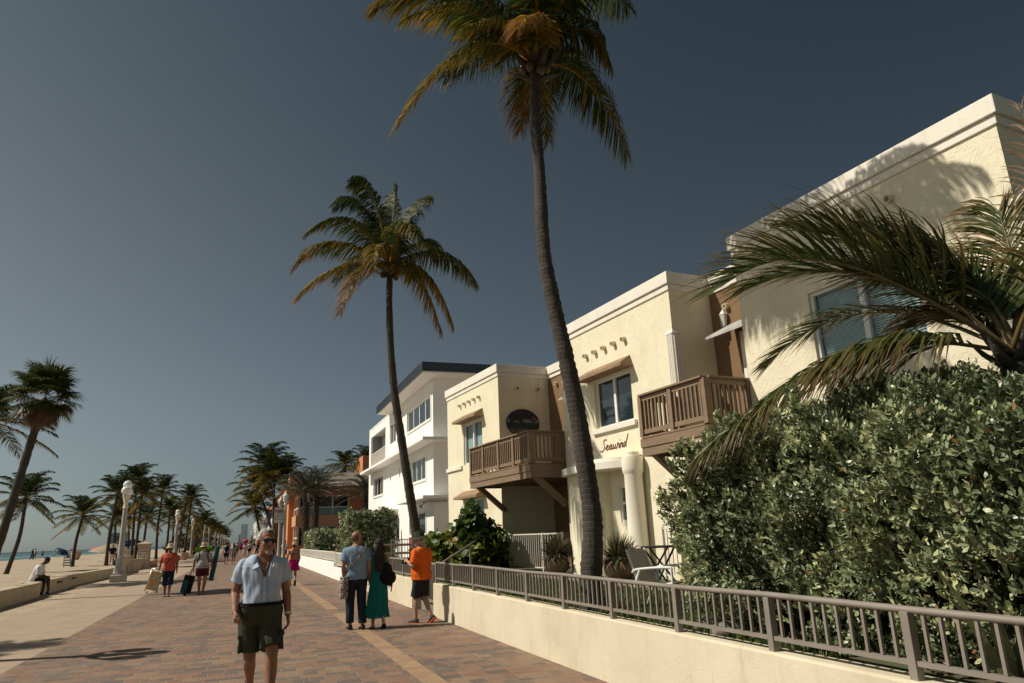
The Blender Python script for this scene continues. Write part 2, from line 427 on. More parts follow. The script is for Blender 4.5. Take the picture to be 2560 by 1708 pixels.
# ------------------------------------------------------------------ ground
def sheet(name, x0, x1, y0, y1, z, m, nx=1, ny=1, zf=None):
    mb = MB(); vs = []; fs = []
    for j in range(ny + 1):
        for i in range(nx + 1):
            x = x0 + (x1 - x0) * i / nx; y = y0 + (y1 - y0) * j / ny
            vs.append((x, y, z if zf is None else zf(x, y)))
    for j in range(ny):
        for i in range(nx):
            a = j * (nx + 1) + i; fs.append((a, a + 1, a + nx + 2, a + nx + 1))
    mb.add(vs, fs); o = mb.build(name, m, smooth=zf is not None); o['kind'] = 'structure'
    return o
sheet('ground', 3.9, 9000, -400, 9000, -0.02, M['asphalt'])
def zsand(x, y):
    if x > -7.4: b = -0.012
    elif x > -7.8: b = -0.012 + 0.30 * (-7.4 - x) / 0.4
    elif x > -36: b = 0.29
    else: b = 0.29 - 0.5 * min(1, (-36 - x) / 12.0)
    if x < -7.8: b += 0.06 * (noise.noise(Vector((x * 0.9, y * 0.35, 0))) + 0.7 * noise.noise(Vector((x * 2.3, y * 1.1, 3)))) * min(1, (-7.8 - x) / 1.0)
    return b
def sand_sheet():
    xs = [-52, -48, -44, -41, -38, -35] + [-33 + 0.8 * i for i in range(31)] + [-8.6, -8.2, -7.8, -7.6, -7.4, -7.0, -6.2, -5.0]
    xs = sorted(set(xs)); ys = [-40, -20] + [0.7 * i for i in range(0, 130)] + [91 + 5 * i for i in range(30)] + [260, 340, 500, 900, 2500, 9000]
    vs = [(x, y, zsand(x, y)) for y in ys for x in xs]; k = len(xs)
    fs = [(j * k + i, j * k + i + 1, (j + 1) * k + i + 1, (j + 1) * k + i) for j in range(len(ys) - 1) for i in range(k - 1)]
    o = MB().add(vs, fs).build('sand_beach', M['sand'], smooth=True); o['kind'] = 'structure'
sand_sheet()
sheet('sea', -9000, -42, -400, 9000, 0.0, M['sea'])
sheet('concrete_walkway', -5.32, -2.95, -30, 900, 0.0, M['concrete'])
# promenade: brick pavers with the tan stripe let into it (same sheet, cells split)
mb = MB()
ys = [-30.0]
def strip(x0, x1, y0, y1, t): mb.add([(x0, y0, 0.004), (x1, y0, 0.004), (x1, y1, 0.004), (x0, y1, 0.004)], [(0, 1, 2, 3)], t)
strip(-2.95, 2.02, -30, 900, 0.3); strip(2.28, 3.86, -30, 900, 0.3)
y = -30.0
gaps = [(17.2, 18.3), (31.5, 32.6), (46, 47), (60, 61)]
for g0, g1 in gaps:
    strip(2.02, 2.28, y, g0, 1.0); strip(2.02, 2.28, g0, g1, 0.3); y = g1
strip(2.02, 2.28, y, 900, 1.0)
o = mb.build('promenade_paving', M['paver']); o['kind'] = 'structure'
# ------------------------------------------------------------------ building materials
M['stucco'] = mat('cream_stucco', (0.80, 0.738, 0.562), (0.755, 0.69, 0.518), 0.9, 1.6, 0.6, 16, spec=0.15, stain=((0.50, 0.43, 0.28), 0.34), trowel=0.28, scuff=0.22)
M['wallcream'] = mat('cream_garden_wall', (0.67, 0.605, 0.455), (0.61, 0.545, 0.405), 0.85, 1.4, 0.3, 22, spec=0.2, stain=((0.40, 0.31, 0.19), 0.55), scuff=0.30, trowel=0.10)
M['white'] = mat('white_stucco', (0.86, 0.845, 0.81), (0.83, 0.81, 0.77), 0.8, 1.2, 0.15, 30, spec=0.2, stain=((0.60, 0.57, 0.50), 0.12))
M['trimwhite'] = mat('cornice_white', (0.80, 0.76, 0.68), (0.74, 0.70, 0.61), 0.8, 2.0, 0.2, 30, stain=((0.40, 0.36, 0.28), 0.30))
M['frame'] = mat('window_frame_white', (0.78, 0.77, 0.74), (0.72, 0.71, 0.68), 0.5, 3.0)
M['brown'] = mat('brown_stucco', (0.235, 0.148, 0.085), (0.19, 0.118, 0.067), 0.9, 1.6, 0.5, 18, spec=0.15)
M['deck'] = mat('brown_painted_wood', (0.25, 0.172, 0.113), (0.20, 0.136, 0.088), 0.75, 2.5, 0.3, 30, stretch=(1, 1, 6), stain=((0.22, 0.135, 0.08), 0.3))
M['awning'] = mat('weathered_awning', (0.30, 0.195, 0.115), (0.22, 0.145, 0.09), 0.85, 4.0, 0.3, 40, stain=((0.45, 0.38, 0.30), 0.3))
M['tin'] = mat('pale_metal_awning', (0.50, 0.48, 0.45), (0.32, 0.32, 0.31), 0.6, 3.0, 0.2, 30, metal=0.2)
M['vent'] = mat('vent_clay', (0.70, 0.63, 0.46), (0.60, 0.53, 0.38), 0.85, 6.0)
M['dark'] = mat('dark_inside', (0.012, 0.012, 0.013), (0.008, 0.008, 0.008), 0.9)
M['blind'] = mat('pale_blind', (0.74, 0.83, 0.84), (0.66, 0.76, 0.78), 0.7, 2.0)
M['railing'] = mat('taupe_railing_paint', (0.25, 0.222, 0.19), (0.205, 0.182, 0.155), 0.5, 3.0, 0.12, 50, spec=0.5, stain=((0.14, 0.11, 0.09), 0.35))
M['whiterail'] = mat('cream_railing_paint', (0.72, 0.68, 0.60), (0.64, 0.60, 0.52), 0.6, 3.0)
M['slate'] = mat('dark_slate_fascia', (0.035, 0.048, 0.058), (0.028, 0.038, 0.046), 0.5, 2.0, spec=0.5)
M['letter'] = mat('red_brown_lettering', (0.16, 0.045, 0.028), (0.12, 0.035, 0.022), 0.6, 8.0)
M['red'] = mat('red_shutter', (0.30, 0.05, 0.035), (0.24, 0.04, 0.03), 0.7, 4.0)
M['lampglass'] = mat('frosted_lantern_glass', (0.62, 0.60, 0.52), (0.55, 0.53, 0.46), 0.35, 5.0)

def glass_material(name, base, tr, gl=0.9):
    m, nt, b, out = new_mat(name)
    b.inputs['Base Color'].default_value = (*base, 1); b.inputs['Roughness'].default_value = 0.02
    b.inputs['Specular IOR Level'].default_value = gl
    g = nt.N('ShaderNodeNewGeometry')
    bp = nt.N('ShaderNodeBump'); bp.inputs['Strength'].default_value = 0.015; bp.inputs['Distance'].default_value = 0.05
    nt.l.new(nt.noise(g.outputs['Position'], 1.6, 1), bp.inputs['Height']); nt.l.new(bp.outputs[0], b.inputs['Normal'])
    if tr:
        t = nt.N('ShaderNodeBsdfTransparent'); t.inputs[0].default_value = (0.93, 0.975, 0.975, 1)
        mx = nt.N('ShaderNodeMixShader'); mx.inputs[0].default_value = tr
        nt.l.new(b.outputs[0], mx.inputs[1]); nt.l.new(t.outputs[0], mx.inputs[2]); nt.l.new(mx.outputs[0], out.inputs[0])
    return m
M['glass'] = glass_material('window_glass', (0.018, 0.03, 0.036), 0.0, 1.0)
M['glassclear'] = glass_material('clear_window_glass', (0.02, 0.03, 0.035), 0.90, 1.0)
M['glassdark'] = glass_material('dark_window_glass', (0.008, 0.008, 0.008), 0.0, 0.5)

# ------------------------------------------------------------------ garden walls, lawn terrace
def part(mb, name, m, parent, **kw): return mb.build(name, m, parent, **kw)

wall1 = MB().box(3.80, 4.02, -6, 15.08, -0.1, 0.655).build('garden_wall', M['wallcream'], bevel=0.018)
tag(wall1, 'long low cream wall under the grey railing, near the camera, with scuff marks', 'wall', 'cream garden walls')
wall2 = MB().box(3.80, 4.02, 17.06, 24.2, -0.1, 0.655).build('garden_wall', M['wallcream'], bevel=0.018)
tag(wall2, 'low cream wall beyond the gate, behind the walking couple', 'wall', 'cream garden walls')
mb = MB().box(3.80, 4.02, 24.2, 32.3, -0.1, 0.48); mb.box(3.80, 4.02, 32.3, 52.0, -0.1, 0.655)
wall3 = mb.build('garden_wall', M['white'], bevel=0.015); tag(wall3, 'low bright white wall in front of the white building', 'wall')
sheet('lawn', 4.02, 30, -8, 24.2, 0.60, M['soil'])
sheet('terrace', 4.02, 30, 24.2, 52, 0.60, M['stone_path'])
mb = MB(); mb.box(4.0, 4.9, 15.08, 17.06, -0.05, 0.17); mb.box(4.3, 5.2, 15.08, 17.06, 0.17, 0.34); mb.box(4.6, 5.5, 15.08, 17.06, 0.34, 0.5)
st = mb.build('garden_steps', M['stone_path'], bevel=0.01); tag(st, 'short grey steps behind the pavement gate in the cream wall', 'steps')
# grey strip on the ground along the houses
mb = MB(); mb.add([(6.2, -2, 0.606), (7.5, -2, 0.606), (6.9, 20, 0.606), (6.1, 20, 0.606)], [(0, 1, 2, 3)])
o = mb.build('grey_ground_strip', M['stone_path']); o['kind'] = 'structure'

def railing(name, x, posts, ztop, zbot, zwall, m, label, group=None, nb=10, post=0.060, pick=0.021, toprad=0.027, rnd=True, dirv=None, origin=None, cat='railing'):
    """a run of metal railing along +Y at x: every post and every picket panel is a part"""
    root = empty(name, (x, posts[0], zwall), 0, label, cat, group)
    mb = MB()
    path = [(x, y, ztop + (0.006 * math.sin(y * 1.7) if rnd else 0)) for y in posts]
    if rnd: mb.tube(path, toprad, 12, sq=(1.0, 0.85))
    else: mb.bar(path[0], path[-1], 0.06, 0.045)
    mb.build('top_rail', m, root, world=True, smooth=rnd, auto=50 if rnd else None)
    for y in posts:
        MB().box(x - post / 2, x + post / 2, y - post / 2, y + post / 2, zwall - 0.02, ztop - 0.012).build('post', m, root, world=True, bevel=0.004)
    for a, b in zip(posts[:-1], posts[1:]):
        mb = MB(); lo, hi = min(a, b) + post / 2, max(a, b) - post / 2
        mb.box(x - 0.018, x + 0.018, lo + 0.001, hi - 0.001, zbot, zbot + 0.03)
        for k in range(nb):
            yy = lo + (hi - lo) * (k + 0.75) / (nb + 0.5)
            mb.box(x - pick / 2, x + pick / 2, yy - pick / 2, yy + pick / 2, zbot + 0.031, ztop - (0.015 if rnd else 0.02))
        mb.build('picket_panel', m, root, world=True)
    return root

railing('garden_railing', 3.86, [15.0, 13.68, 12.40, 11.13, 9.86, 8.60, 7.33, 6.05, 4.76, 3.50, 2.24, 0.98, -0.3], 1.055, 0.735, 0.655, M['railing'],
        'grey brown metal railing with square pickets on the near cream wall', 'metal railings')
railing('garden_railing', 3.86, [17.1, 18.26, 19.5, 20.75, 22.0, 23.25, 24.15], 1.055, 0.72, 0.655, M['railing'],
        'grey brown metal railing on the cream wall beyond the gate', 'metal railings', nb=10)
railing('picket_fence', 3.88, [24.4, 26.2, 28.0, 29.75, 31.6, 32.2], 1.05, 0.56, 0.48, M['whiterail'], 'cream picket railing on the lower stretch of the white wall', 'cream picket railings', nb=16, post=0.07, rnd=False, pick=0.05)
railing('picket_fence', 3.88, [32.4, 34.1, 35.85, 37.6, 39.3, 41.0, 42.8, 44.6, 46.4, 48.2, 50.0, 51.7], 1.07, 0.72, 0.655, M['whiterail'], 'cream picket railing on the far higher stretch of the white wall', 'cream picket railings', nb=16, post=0.07, rnd=False, pick=0.05)
# pavement gate
g = empty('garden_gate', (3.93, 15.1, 0.14), 0, 'narrow grey picket gate in the gap of the cream wall', 'gate')
mb = MB(); mb.bar((3.93, 15.16, 1.02), (3.93, 16.25, 1.02), 0.035, 0.045); mb.bar((3.93, 15.16, 0.26), (3.93, 16.25, 0.26), 0.03, 0.035)
mb.build('gate_frame', M['railing'], g, world=True)
mb = MB()
for k in range(9): yy = 15.22 + k * 0.118; mb.box(3.918, 3.942, yy - 0.012, yy + 0.012, 0.28, 1.0)
mb.build('picket_panel', M['railing'], g, world=True)
for yy in (15.13, 16.28): MB().box(3.895, 3.965, yy - 0.035, yy + 0.035, 0.14, 1.07).build('post', M['railing'], g, world=True, bevel=0.004)
# slanted step handrail behind the gate
g = empty('step_handrail', (4.6, 16.9, 0.3), 0, 'slanted grey handrail beside the garden steps, in front of the big leaved bush', 'handrail')
mb = MB().tube([(4.35, 16.95, 0.85), (4.5, 16.95, 0.98), (5.35, 16.95, 1.45)], 0.022, 8); mb.build('rail', M['railing'], g, world=True, smooth=True)
for x, z in ((4.55, 1.0), (5.2, 1.36)): MB().box(x - 0.02, x + 0.02, 16.93, 16.97, 0.3, z).build('post', M['railing'], g, world=True)

def fence_line(name, pts, z0, h, m, label, group, gap=0.11):
    root = empty(name, (pts[0][0], pts[0][1], z0), 0, label, 'fence', group)
    for i, (x, y) in enumerate(pts): MB().box(x - 0.025, x + 0.025, y - 0.025, y + 0.025, z0 - 0.02, z0 + h).build('post', m, root, world=True)
    for (ax, ay), (bx, by) in zip(pts[:-1], pts[1:]):
        mb = MB(); mb.bar((ax, ay, z0 + h - 0.03), (bx, by, z0 + h - 0.03), 0.03, 0.03); mb.bar((ax, ay, z0 + 0.1), (bx, by, z0 + 0.1), 0.025, 0.025)
        L = math.hypot(bx - ax, by - ay); n = int(L / gap)
        for k in range(1, n):
            t = k / n; x = ax + (bx - ax) * t; y = ay + (by - ay) * t
            mb.box(x - 0.009, x + 0.009, y - 0.009, y + 0.009, z0 + 0.113, z0 + h - 0.046)
        mb.build('picket_panel', m, root, world=True)
    return root
fence_line('patio_fence', [(6.30, 20.3), (6.98, 18.9), (7.18, 17.15), (7.33, 16.3)], 0.62, 0.95, M['whiterail'], 'thin pale picket fence round the patio under the far balcony', 'patio fences')
fence_line('patio_fence', [(7.55, 12.1), (7.75, 11.0), (7.95, 9.6)], 0.62, 0.98, M['whiterail'], 'thin pale picket fence behind the sling chair', 'patio fences')

# ------------------------------------------------------------------ the cream house (three wings, recessed brown bays)
HX, HY, HA = 7.51, 16.19, R(5.2)
house = empty('apartment_house', (HX, HY, 0), HA, 'two storey cream stucco house with brown recessed bays, wooden balconies and red script lettering', 'building')
def hp(mb, name, m, **kw): return mb.build(name, m, house, **kw)

WIN_MID = (-3.00, -1.50, 3.84, 4.97); WIN_L = (5.22, 6.82, 3.84, 5.18); WIN_L2 = (5.22, 6.78, 1.55, 2.70); WIN_R = (-9.75, -7.92, 3.70, 5.08)
NICHE = (-2.66, -1.62, 0.62, 2.85)
mb = MB()
ZB, ZT, DP = 0.3, 6.28, 7.0
wall_holes(mb, (0, 0, 0), (0, 1, 0), (-1, 0, 0), -4.55, 0, ZB, ZT, [WIN_MID, NICHE], 0.16)
wall_holes(mb, (0, 0, 0), (0, 1, 0), (-1, 0, 0), 3.90, 8.33, ZB, ZT, [WIN_L, WIN_L2], 0.12)
wall_holes(mb, (0, 0, 0), (0, 1, 0), (-1, 0, 0), -11.10, -6.45, ZB, ZT, [WIN_R], 0.12)
for (a, b) in ((-4.55, 0), (3.90, 8.33), (-11.10, -6.45)):
    for yy in (a, b): mb.add([(0, yy, ZB), (DP, yy, ZB), (DP, yy, ZT), (0, yy, ZT)], [(0, 1, 2, 3)])
    mb.add([(DP, a, ZB), (DP, b, ZB), (DP, b, ZT), (DP, a, ZT)], [(0, 1, 2, 3)])
    mb.add([(0, a, ZT), (DP, a, ZT), (DP, b, ZT), (0, b, ZT)], [(0, 1, 2, 3)])
# niche back wall with its small window opening, and dark rooms behind the panes
wall_holes(mb, (0.16, 0, 0), (0, 1, 0), (-1, 0, 0), NICHE[0], NICHE[1], NICHE[2], NICHE[3], [(-2.56, -2.0, 1.72, 2.52)], 0.10)
hp(mb, 'wall', M['stucco'])
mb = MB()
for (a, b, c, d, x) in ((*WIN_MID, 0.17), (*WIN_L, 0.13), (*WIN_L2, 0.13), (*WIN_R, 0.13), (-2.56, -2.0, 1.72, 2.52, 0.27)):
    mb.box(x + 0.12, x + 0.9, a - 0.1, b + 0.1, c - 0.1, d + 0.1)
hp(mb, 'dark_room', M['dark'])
# brown recessed bays
for (x, a, b) in ((1.75, 0, 3.9), (1.06, -6.45, -4.55)):
    mb = MB(); mb.add([(x, a, ZB), (x, b, ZB), (x, b, ZT), (x, a, ZT), (6, a, ZT), (6, b, ZT)], [(3, 2, 1, 0), (3, 4, 5, 2)]); hp(mb, 'recessed_wall', M['brown'])
# cornices
for (a, b) in ((-4.55, 0), (3.90, 8.33), (-11.10, -6.45)):
    mb = MB(); mb.box(-0.03, 6.9, a - 0.03, b + 0.03, 6.27, 6.40); mb.box(-0.07, 6.8, a - 0.07, b + 0.07, 6.401, 6.66)
    hp(mb, 'cornice', M['trimwhite'], bevel=0.012)
mb = MB(); mb.box(1.72, 6, 0.035, 3.865, 6.27, 6.40); mb.box(1.68, 6, 0.075, 3.825, 6.401, 6.655); hp(mb, 'cornice', M['trimwhite'])
mb = MB(); mb.box(1.03, 6, -6.415, -4.585, 6.27, 6.40); mb.box(0.99, 6, -6.375, -4.625, 6.401, 6.655); hp(mb, 'cornice', M['trimwhite'])

def window(hole, x, sill=True, mull=1, blind=0.0, m_glass='glass', fr=0.055, sash=False, proud=0.0, par=None):
    """window in a facade opening: frame > pane, sill, blind"""
    a, b, c, d = hole; par = par or house
    mb = MB()
    mb.box(x, x + 0.07, a + 0.001, a + fr, c + 0.001, d - 0.001); mb.box(x, x + 0.07, b - fr, b - 0.001, c + 0.001, d - 0.001)
    mb.box(x, x + 0.07, a + fr, b - fr, c + 0.001, c + fr); mb.box(x, x + 0.07, a + fr, b - fr, d - fr, d - 0.001)
    for k in range(1, mull + 1):
        y = a + (b - a) * k / (mull + 1)
        if sash: z = c + (d - c) * 0.52; mb.box(x - 0.01, x + 0.06, a + fr, b - fr, z - 0.03, z + 0.03)
        else: mb.box(x - 0.012, x + 0.06, y - 0.045, y + 0.045, c + fr, d - fr)
    f = mb.build('window', M['frame'], par, bevel=0.004)
    mb = MB().box(x + 0.03, x + 0.036, a + fr * 0.9, b - fr * 0.9, c + fr * 0.9, d - fr * 0.9)
    mb.build('pane', M[m_glass], f)
    if blind:
        mb = MB(); z = d - fr
        while z > c + fr + (1 - blind) * (d - c):
            mb.obox((x + 0.10, (a + b) / 2, z), (0.045, b - a - 2 * fr, 0.004), Matrix.Rotation(R(-58), 3, 'Y')); z -= 0.038
        mb.build('blind', M['blind'], f)
    if sill:
        MB().box(-0.07, x, a - 0.12, b + 0.12, c - 0.12, c - 0.001).build('sill', M['trimwhite'], f, bevel=0.01)
    return f
window(WIN_MID, 0.08); window(WIN_L, 0.05, sill=False, blind=1.0, m_glass='glassclear'); window(WIN_L2, 0.05, sill=False, blind=1.0, m_glass='glassclear')
window(WIN_R, 0.05, sill=False, blind=1.0, m_glass='glassclear'); window((-2.56, -2.0, 1.72, 2.52), 0.18, sill=False, sash=True, m_glass='glassclear', blind=0.45)
# string course at sill level on the far wing
hp(MB().box(-0.06, -0.001, 6.95, 8.39, 3.72, 3.84), 'string_course', M['trimwhite'], bevel=0.008)

def awning(y0, y1, ztop, drop, out, m='awning'):
    mb = MB(); t = 0.03; i = 0.10
    P = [(-0.005, y0 + i, ztop), (-0.005, y1 - i, ztop), (-out, y1, ztop - drop), (-out, y0, ztop - drop)]
    Q = [(x, y, z - 0.07) for x, y, z in P]; Q[0] = (-0.005, y0, ztop - drop - 0.07); Q[1] = (-0.005, y1, ztop - drop - 0.07)
    mb.add(P + Q, [(0, 1, 2, 3), (3, 2, 6, 7), (0, 3, 7, 4), (1, 5, 6, 2), (7, 6, 5, 4), (0, 4, 5, 1)])
    return mb
for (a, b, z) in ((-3.14, -1.20, 5.27), (5.04, 7.02, 5.50), (5.04, 7.0, 2.98)):
    hp(awning(a, b, z, 0.20, 0.34), 'awning', M['awning'])
# half glazed doors on the recessed bays with small metal hoods over them
for (x, y0, y1, zs) in ((1.75, 0.5, 1.75, 3.22), (1.06, -6.2, -5.35, 3.22), (1.75, 0.5, 1.75, 0.62)):
    mb = MB(); z0 = zs; z1 = zs + 2.03
    mb.box(x - 0.06, x - 0.002, y0, y0 + 0.09, z0, z1); mb.box(x - 0.06, x - 0.002, y1 - 0.09, y1, z0, z1); mb.box(x - 0.06, x - 0.002, y0 + 0.09, y1 - 0.09, z1 - 0.09, z1); mb.box(x - 0.055, x - 0.002, y0 + 0.09, y1 - 0.09, z0, z0 + 0.25)
    d = mb.build('balcony_door' if zs > 1 else 'patio_door', M['frame'], house)
    MB().box(x - 0.03, x - 0.02, y0 + 0.09, y1 - 0.09, z0 + 0.25, z1 - 0.09).build('pane', M['glassdark'], d)
for (x, a, b, z) in ((1.75, 0.02, 2.2, 5.62), (1.06, -6.43, -5.0, 5.50)):
    mb = MB(); mb.add([(x - 0.01, a, z), (x - 0.01, b - 0.15, z), (x - 0.62, b, z - 0.32), (x - 0.62, a, z - 0.32), (x - 0.01, a, z - 0.04), (x - 0.01, b - 0.15, z - 0.04), (x - 0.62, b, z - 0.37), (x - 0.62, a, z - 0.37)],
                      [(0, 1, 2, 3), (7, 6, 5, 4), (3, 2, 6, 7), (1, 5, 6, 2), (0, 3, 7, 4), (0, 4, 5, 1)])
    hp(mb, 'door_hood', M['tin'])
# wall lantern in the near recessed bay
mb = MB(); cx, cy, cz = 0.98, -4.98, 5.60
mb.lathe([(0.0, 0.23), (0.075, 0.13), (0.085, 0.12), (0.085, 0.10), (0.07, 0.10), (0.055, -0.10), (0.06, -0.12), (0.03, -0.16), (0, -0.17)], (cx, cy, cz), 6); mb.box(cx + 0.03, 1.058, cy - 0.03, cy + 0.03, cz + 0.02, cz + 0.08)
l = hp(mb, 'wall_lantern', M['frame']); mb = MB().lathe([(0.078, 0.098), (0.063, -0.09)], (cx, cy, cz), 6); mb.build('lantern_glass', M['lampglass'], l)
# clay vent pipes
def vent(p, d, r=0.058, L=0.12):
    p = Vector(p); d = Vector(d).normalized()
    q = d.to_track_quat('Z', 'Y').to_matrix()
    mb = MB(); n = 14; prof = [(r * 0.9, 0), (r, 0.02), (r, L), (r * 0.72, L), (r * 0.66, 0.03), (0.0, 0.03)]
    vs = []; 
    for (rr, z) in prof:
        for k in range(n): a = 2 * PI * k / n; vs.append(p + q @ Vector((rr * math.cos(a), rr * math.sin(a), z - 0.02)))
    fs = [(i * n + k, i * n + (k + 1) % n, (i + 1) * n + (k + 1) % n, (i + 1) * n + k) for i in range(len(prof) - 1) for k in range(n)]
    mb.add(vs, fs)
    hp(mb, 'vent_pipe', M['vent'], smooth=True, auto=40)
for k in range(5): vent((0, -1.28 - 0.405 * k, 5.665), (-1, 0, -0.12))
for k in range(5): vent((0, 7.03 - 0.42 * k, 5.895), (-1, 0, -0.12), 0.055)
for k in range(5): vent((0, -7.8 - 0.445 * k, 5.96), (-1, 0, -0.12))
for x in (0.63, 1.34): vent((x, 3.9, 5.92), (0, -1, -0.12), 0.06)
for y in (3.3, 2.7, 2.1): vent((1.75, y, 6.02), (-1, 0, -0.12))
for y in (-5.05, -5.55): vent((1.06, y, 5.88), (-1, 0, -0.12))
# fluted corner pilaster of the middle wing
mb = MB(); mb.box(-0.012, 0.20, -4.562, -4.36, 4.20, 5.36)
for k in range(4): mb.tube([(-0.014, -4.385 - 0.05 * k, 4.20), (-0.014, -4.385 - 0.05 * k, 5.36)], 0.022, 8)
for k in range(4): mb.tube([(0.025 + 0.05 * k, -4.566, 4.20), (0.025 + 0.05 * k, -4.566, 5.36)], 0.022, 8)
mb.loft([[(-0.04, -4.59, 5.36), (0.21, -4.59, 5.36), (0.21, -4.35, 5.36), (-0.04, -4.35, 5.36)], [(-0.002, -4.553, 5.43), (0.17, -4.553, 5.43), (0.17, -4.39, 5.43), (-0.002, -4.39, 5.43)]])
hp(mb, 'fluted_pilaster', M['trimwhite'])
# entrance: round column with cap, curved canopy, rounded pilasters
mb = MB(); c = (-0.19, -3.08, 0); M['colpale'] = mat('pale_cream_column', (0.80, 0.755, 0.63), (0.76, 0.71, 0.58), 0.85, 2.0, 0.2, 25, stain=((0.62, 0.55, 0.40), 0.2))
mb.lathe([(0.225, 0.5), (0.225, 0.86), (0.235, 0.87), (0.235, 0.91), (0.215, 0.92), (0.215, 0.95), (0.235, 0.96), (0.235, 1.0), (0.215, 1.01), (0.215, 1.05), (0.205, 1.08), (0.192, 2.66), (0.205, 2.70), (0.222, 2.74), (0.226, 2.78), (0.226, 3.02), (0.22, 3.04), (0.155, 3.045), (0.155, 3.13), (0.13, 3.15), (0, 3.15)], c, 40)
hp(mb, 'column', M['colpale'], smooth=True, auto=30)
def halfdisc(y0, y1, outx, z0, z1, n=28):
    cy = (y0 + y1) / 2; ry = abs(y1 - y0) / 2
    poly = [(-0.002, y1)] + [(-outx * math.sin(PI * k / n) - 0.004, cy + ry * math.cos(PI * k / n)) for k in range(n + 1)] + [(-0.002, y0)]
    return MB().prism(poly, z0, z1)
hp(halfdisc(-2.98, -0.12, 0.62, 2.85, 3.0), 'canopy', M['trimwhite'], bevel=0.02)
hp(halfdisc(-2.6, -0.5, 0.45, 3.001, 3.10), 'canopy_step', M['trimwhite'], bevel=0.015)
hp(MB().add([(0.02 - 0.30 * math.sin(PI * k / 28), -0.88 + 0.68 * math.cos(PI * k / 28), z) for z in (0.5, 2.849) for k in range(29)], [(k, k + 1, 30 + k, 29 + k) for k in range(28)]), 'rounded_bay', M['stucco'], smooth=True)

# balconies in the bays
def balcony(y0, y1, depth, name='balcony'):
    mb = MB(); x0 = -1.0
    mb.box(x0, x0 + 0.045, y0, y1, 2.87, 3.19); mb.box(x0 + 0.046, -0.004, y0, y0 + 0.045, 2.87, 3.19); mb.box(x0 + 0.046, -0.004, y1 - 0.045, y1, 2.87, 3.19)
    mb.box(x0 - 0.03, depth, y0 + 0.05, y1 - 0.05, 3.191, 3.225)
    y = y0 + 0.3
    while y < y1 - 0.2: mb.box(x0 + 0.05, depth, y - 0.02, y + 0.02, 2.90, 3.185); y += 0.34
    mb.box(x0 - 0.02, x0 - 0.002, y0 - 0.01, y1 + 0.01, 3.03, 3.19)
    b = hp(mb, name, M['deck'], bevel=0.004)
    def rail(pts):
        (ax, ay), (bx, by) = pts; mb = MB()
        mb.bar((ax, ay, 4.01), (bx, by, 4.01), 0.15, 0.035); mb.bar((ax, ay, 3.945), (bx, by, 3.945), 0.04, 0.09); mb.bar((ax, ay, 3.32), (bx, by, 3.32), 0.04, 0.085)
        L = math.hypot(bx - ax, by - ay); n = max(2, int(L / 0.112)); npost = max(1, round(L / 0.95))
        pset = {round(n * i / npost) for i in range(npost + 1)}
        for k in range(n + 1):
            t = k / n; x = ax + (bx - ax) * t; y = ay + (by - ay) * t
            if k in pset: mb.box(x - 0.048, x + 0.048, y - 0.048, y + 0.048, 3.225, 3.99)
            else: mb.box(x - 0.019, x + 0.019, y - 0.019, y + 0.019, 3.36, 3.905)
        mb.build('balustrade', M['deck'], b, bevel=0.003)
    rail(((x0 + 0.04, y0 + 0.03), (x0 + 0.04, y1 - 0.03))); rail(((x0 + 0.10, y0 + 0.04), (0.0, y0 + 0.04))); rail(((x0 + 0.10, y1 - 0.04), (-0.06, y1 - 0.04)))
    for yy in (y0 + 0.14, y1 - 0.14):
        mb = MB(); mb.bar((x0 + 0.1, yy, 3.0), (0.04, yy, 2.22), 0.13, 0.14, up=(0, 1, 0)); mb.build('brace', M['deck'], b)
balcony(0.03, 3.88, 1.74); balcony(-6.43, -4.57, 1.05)

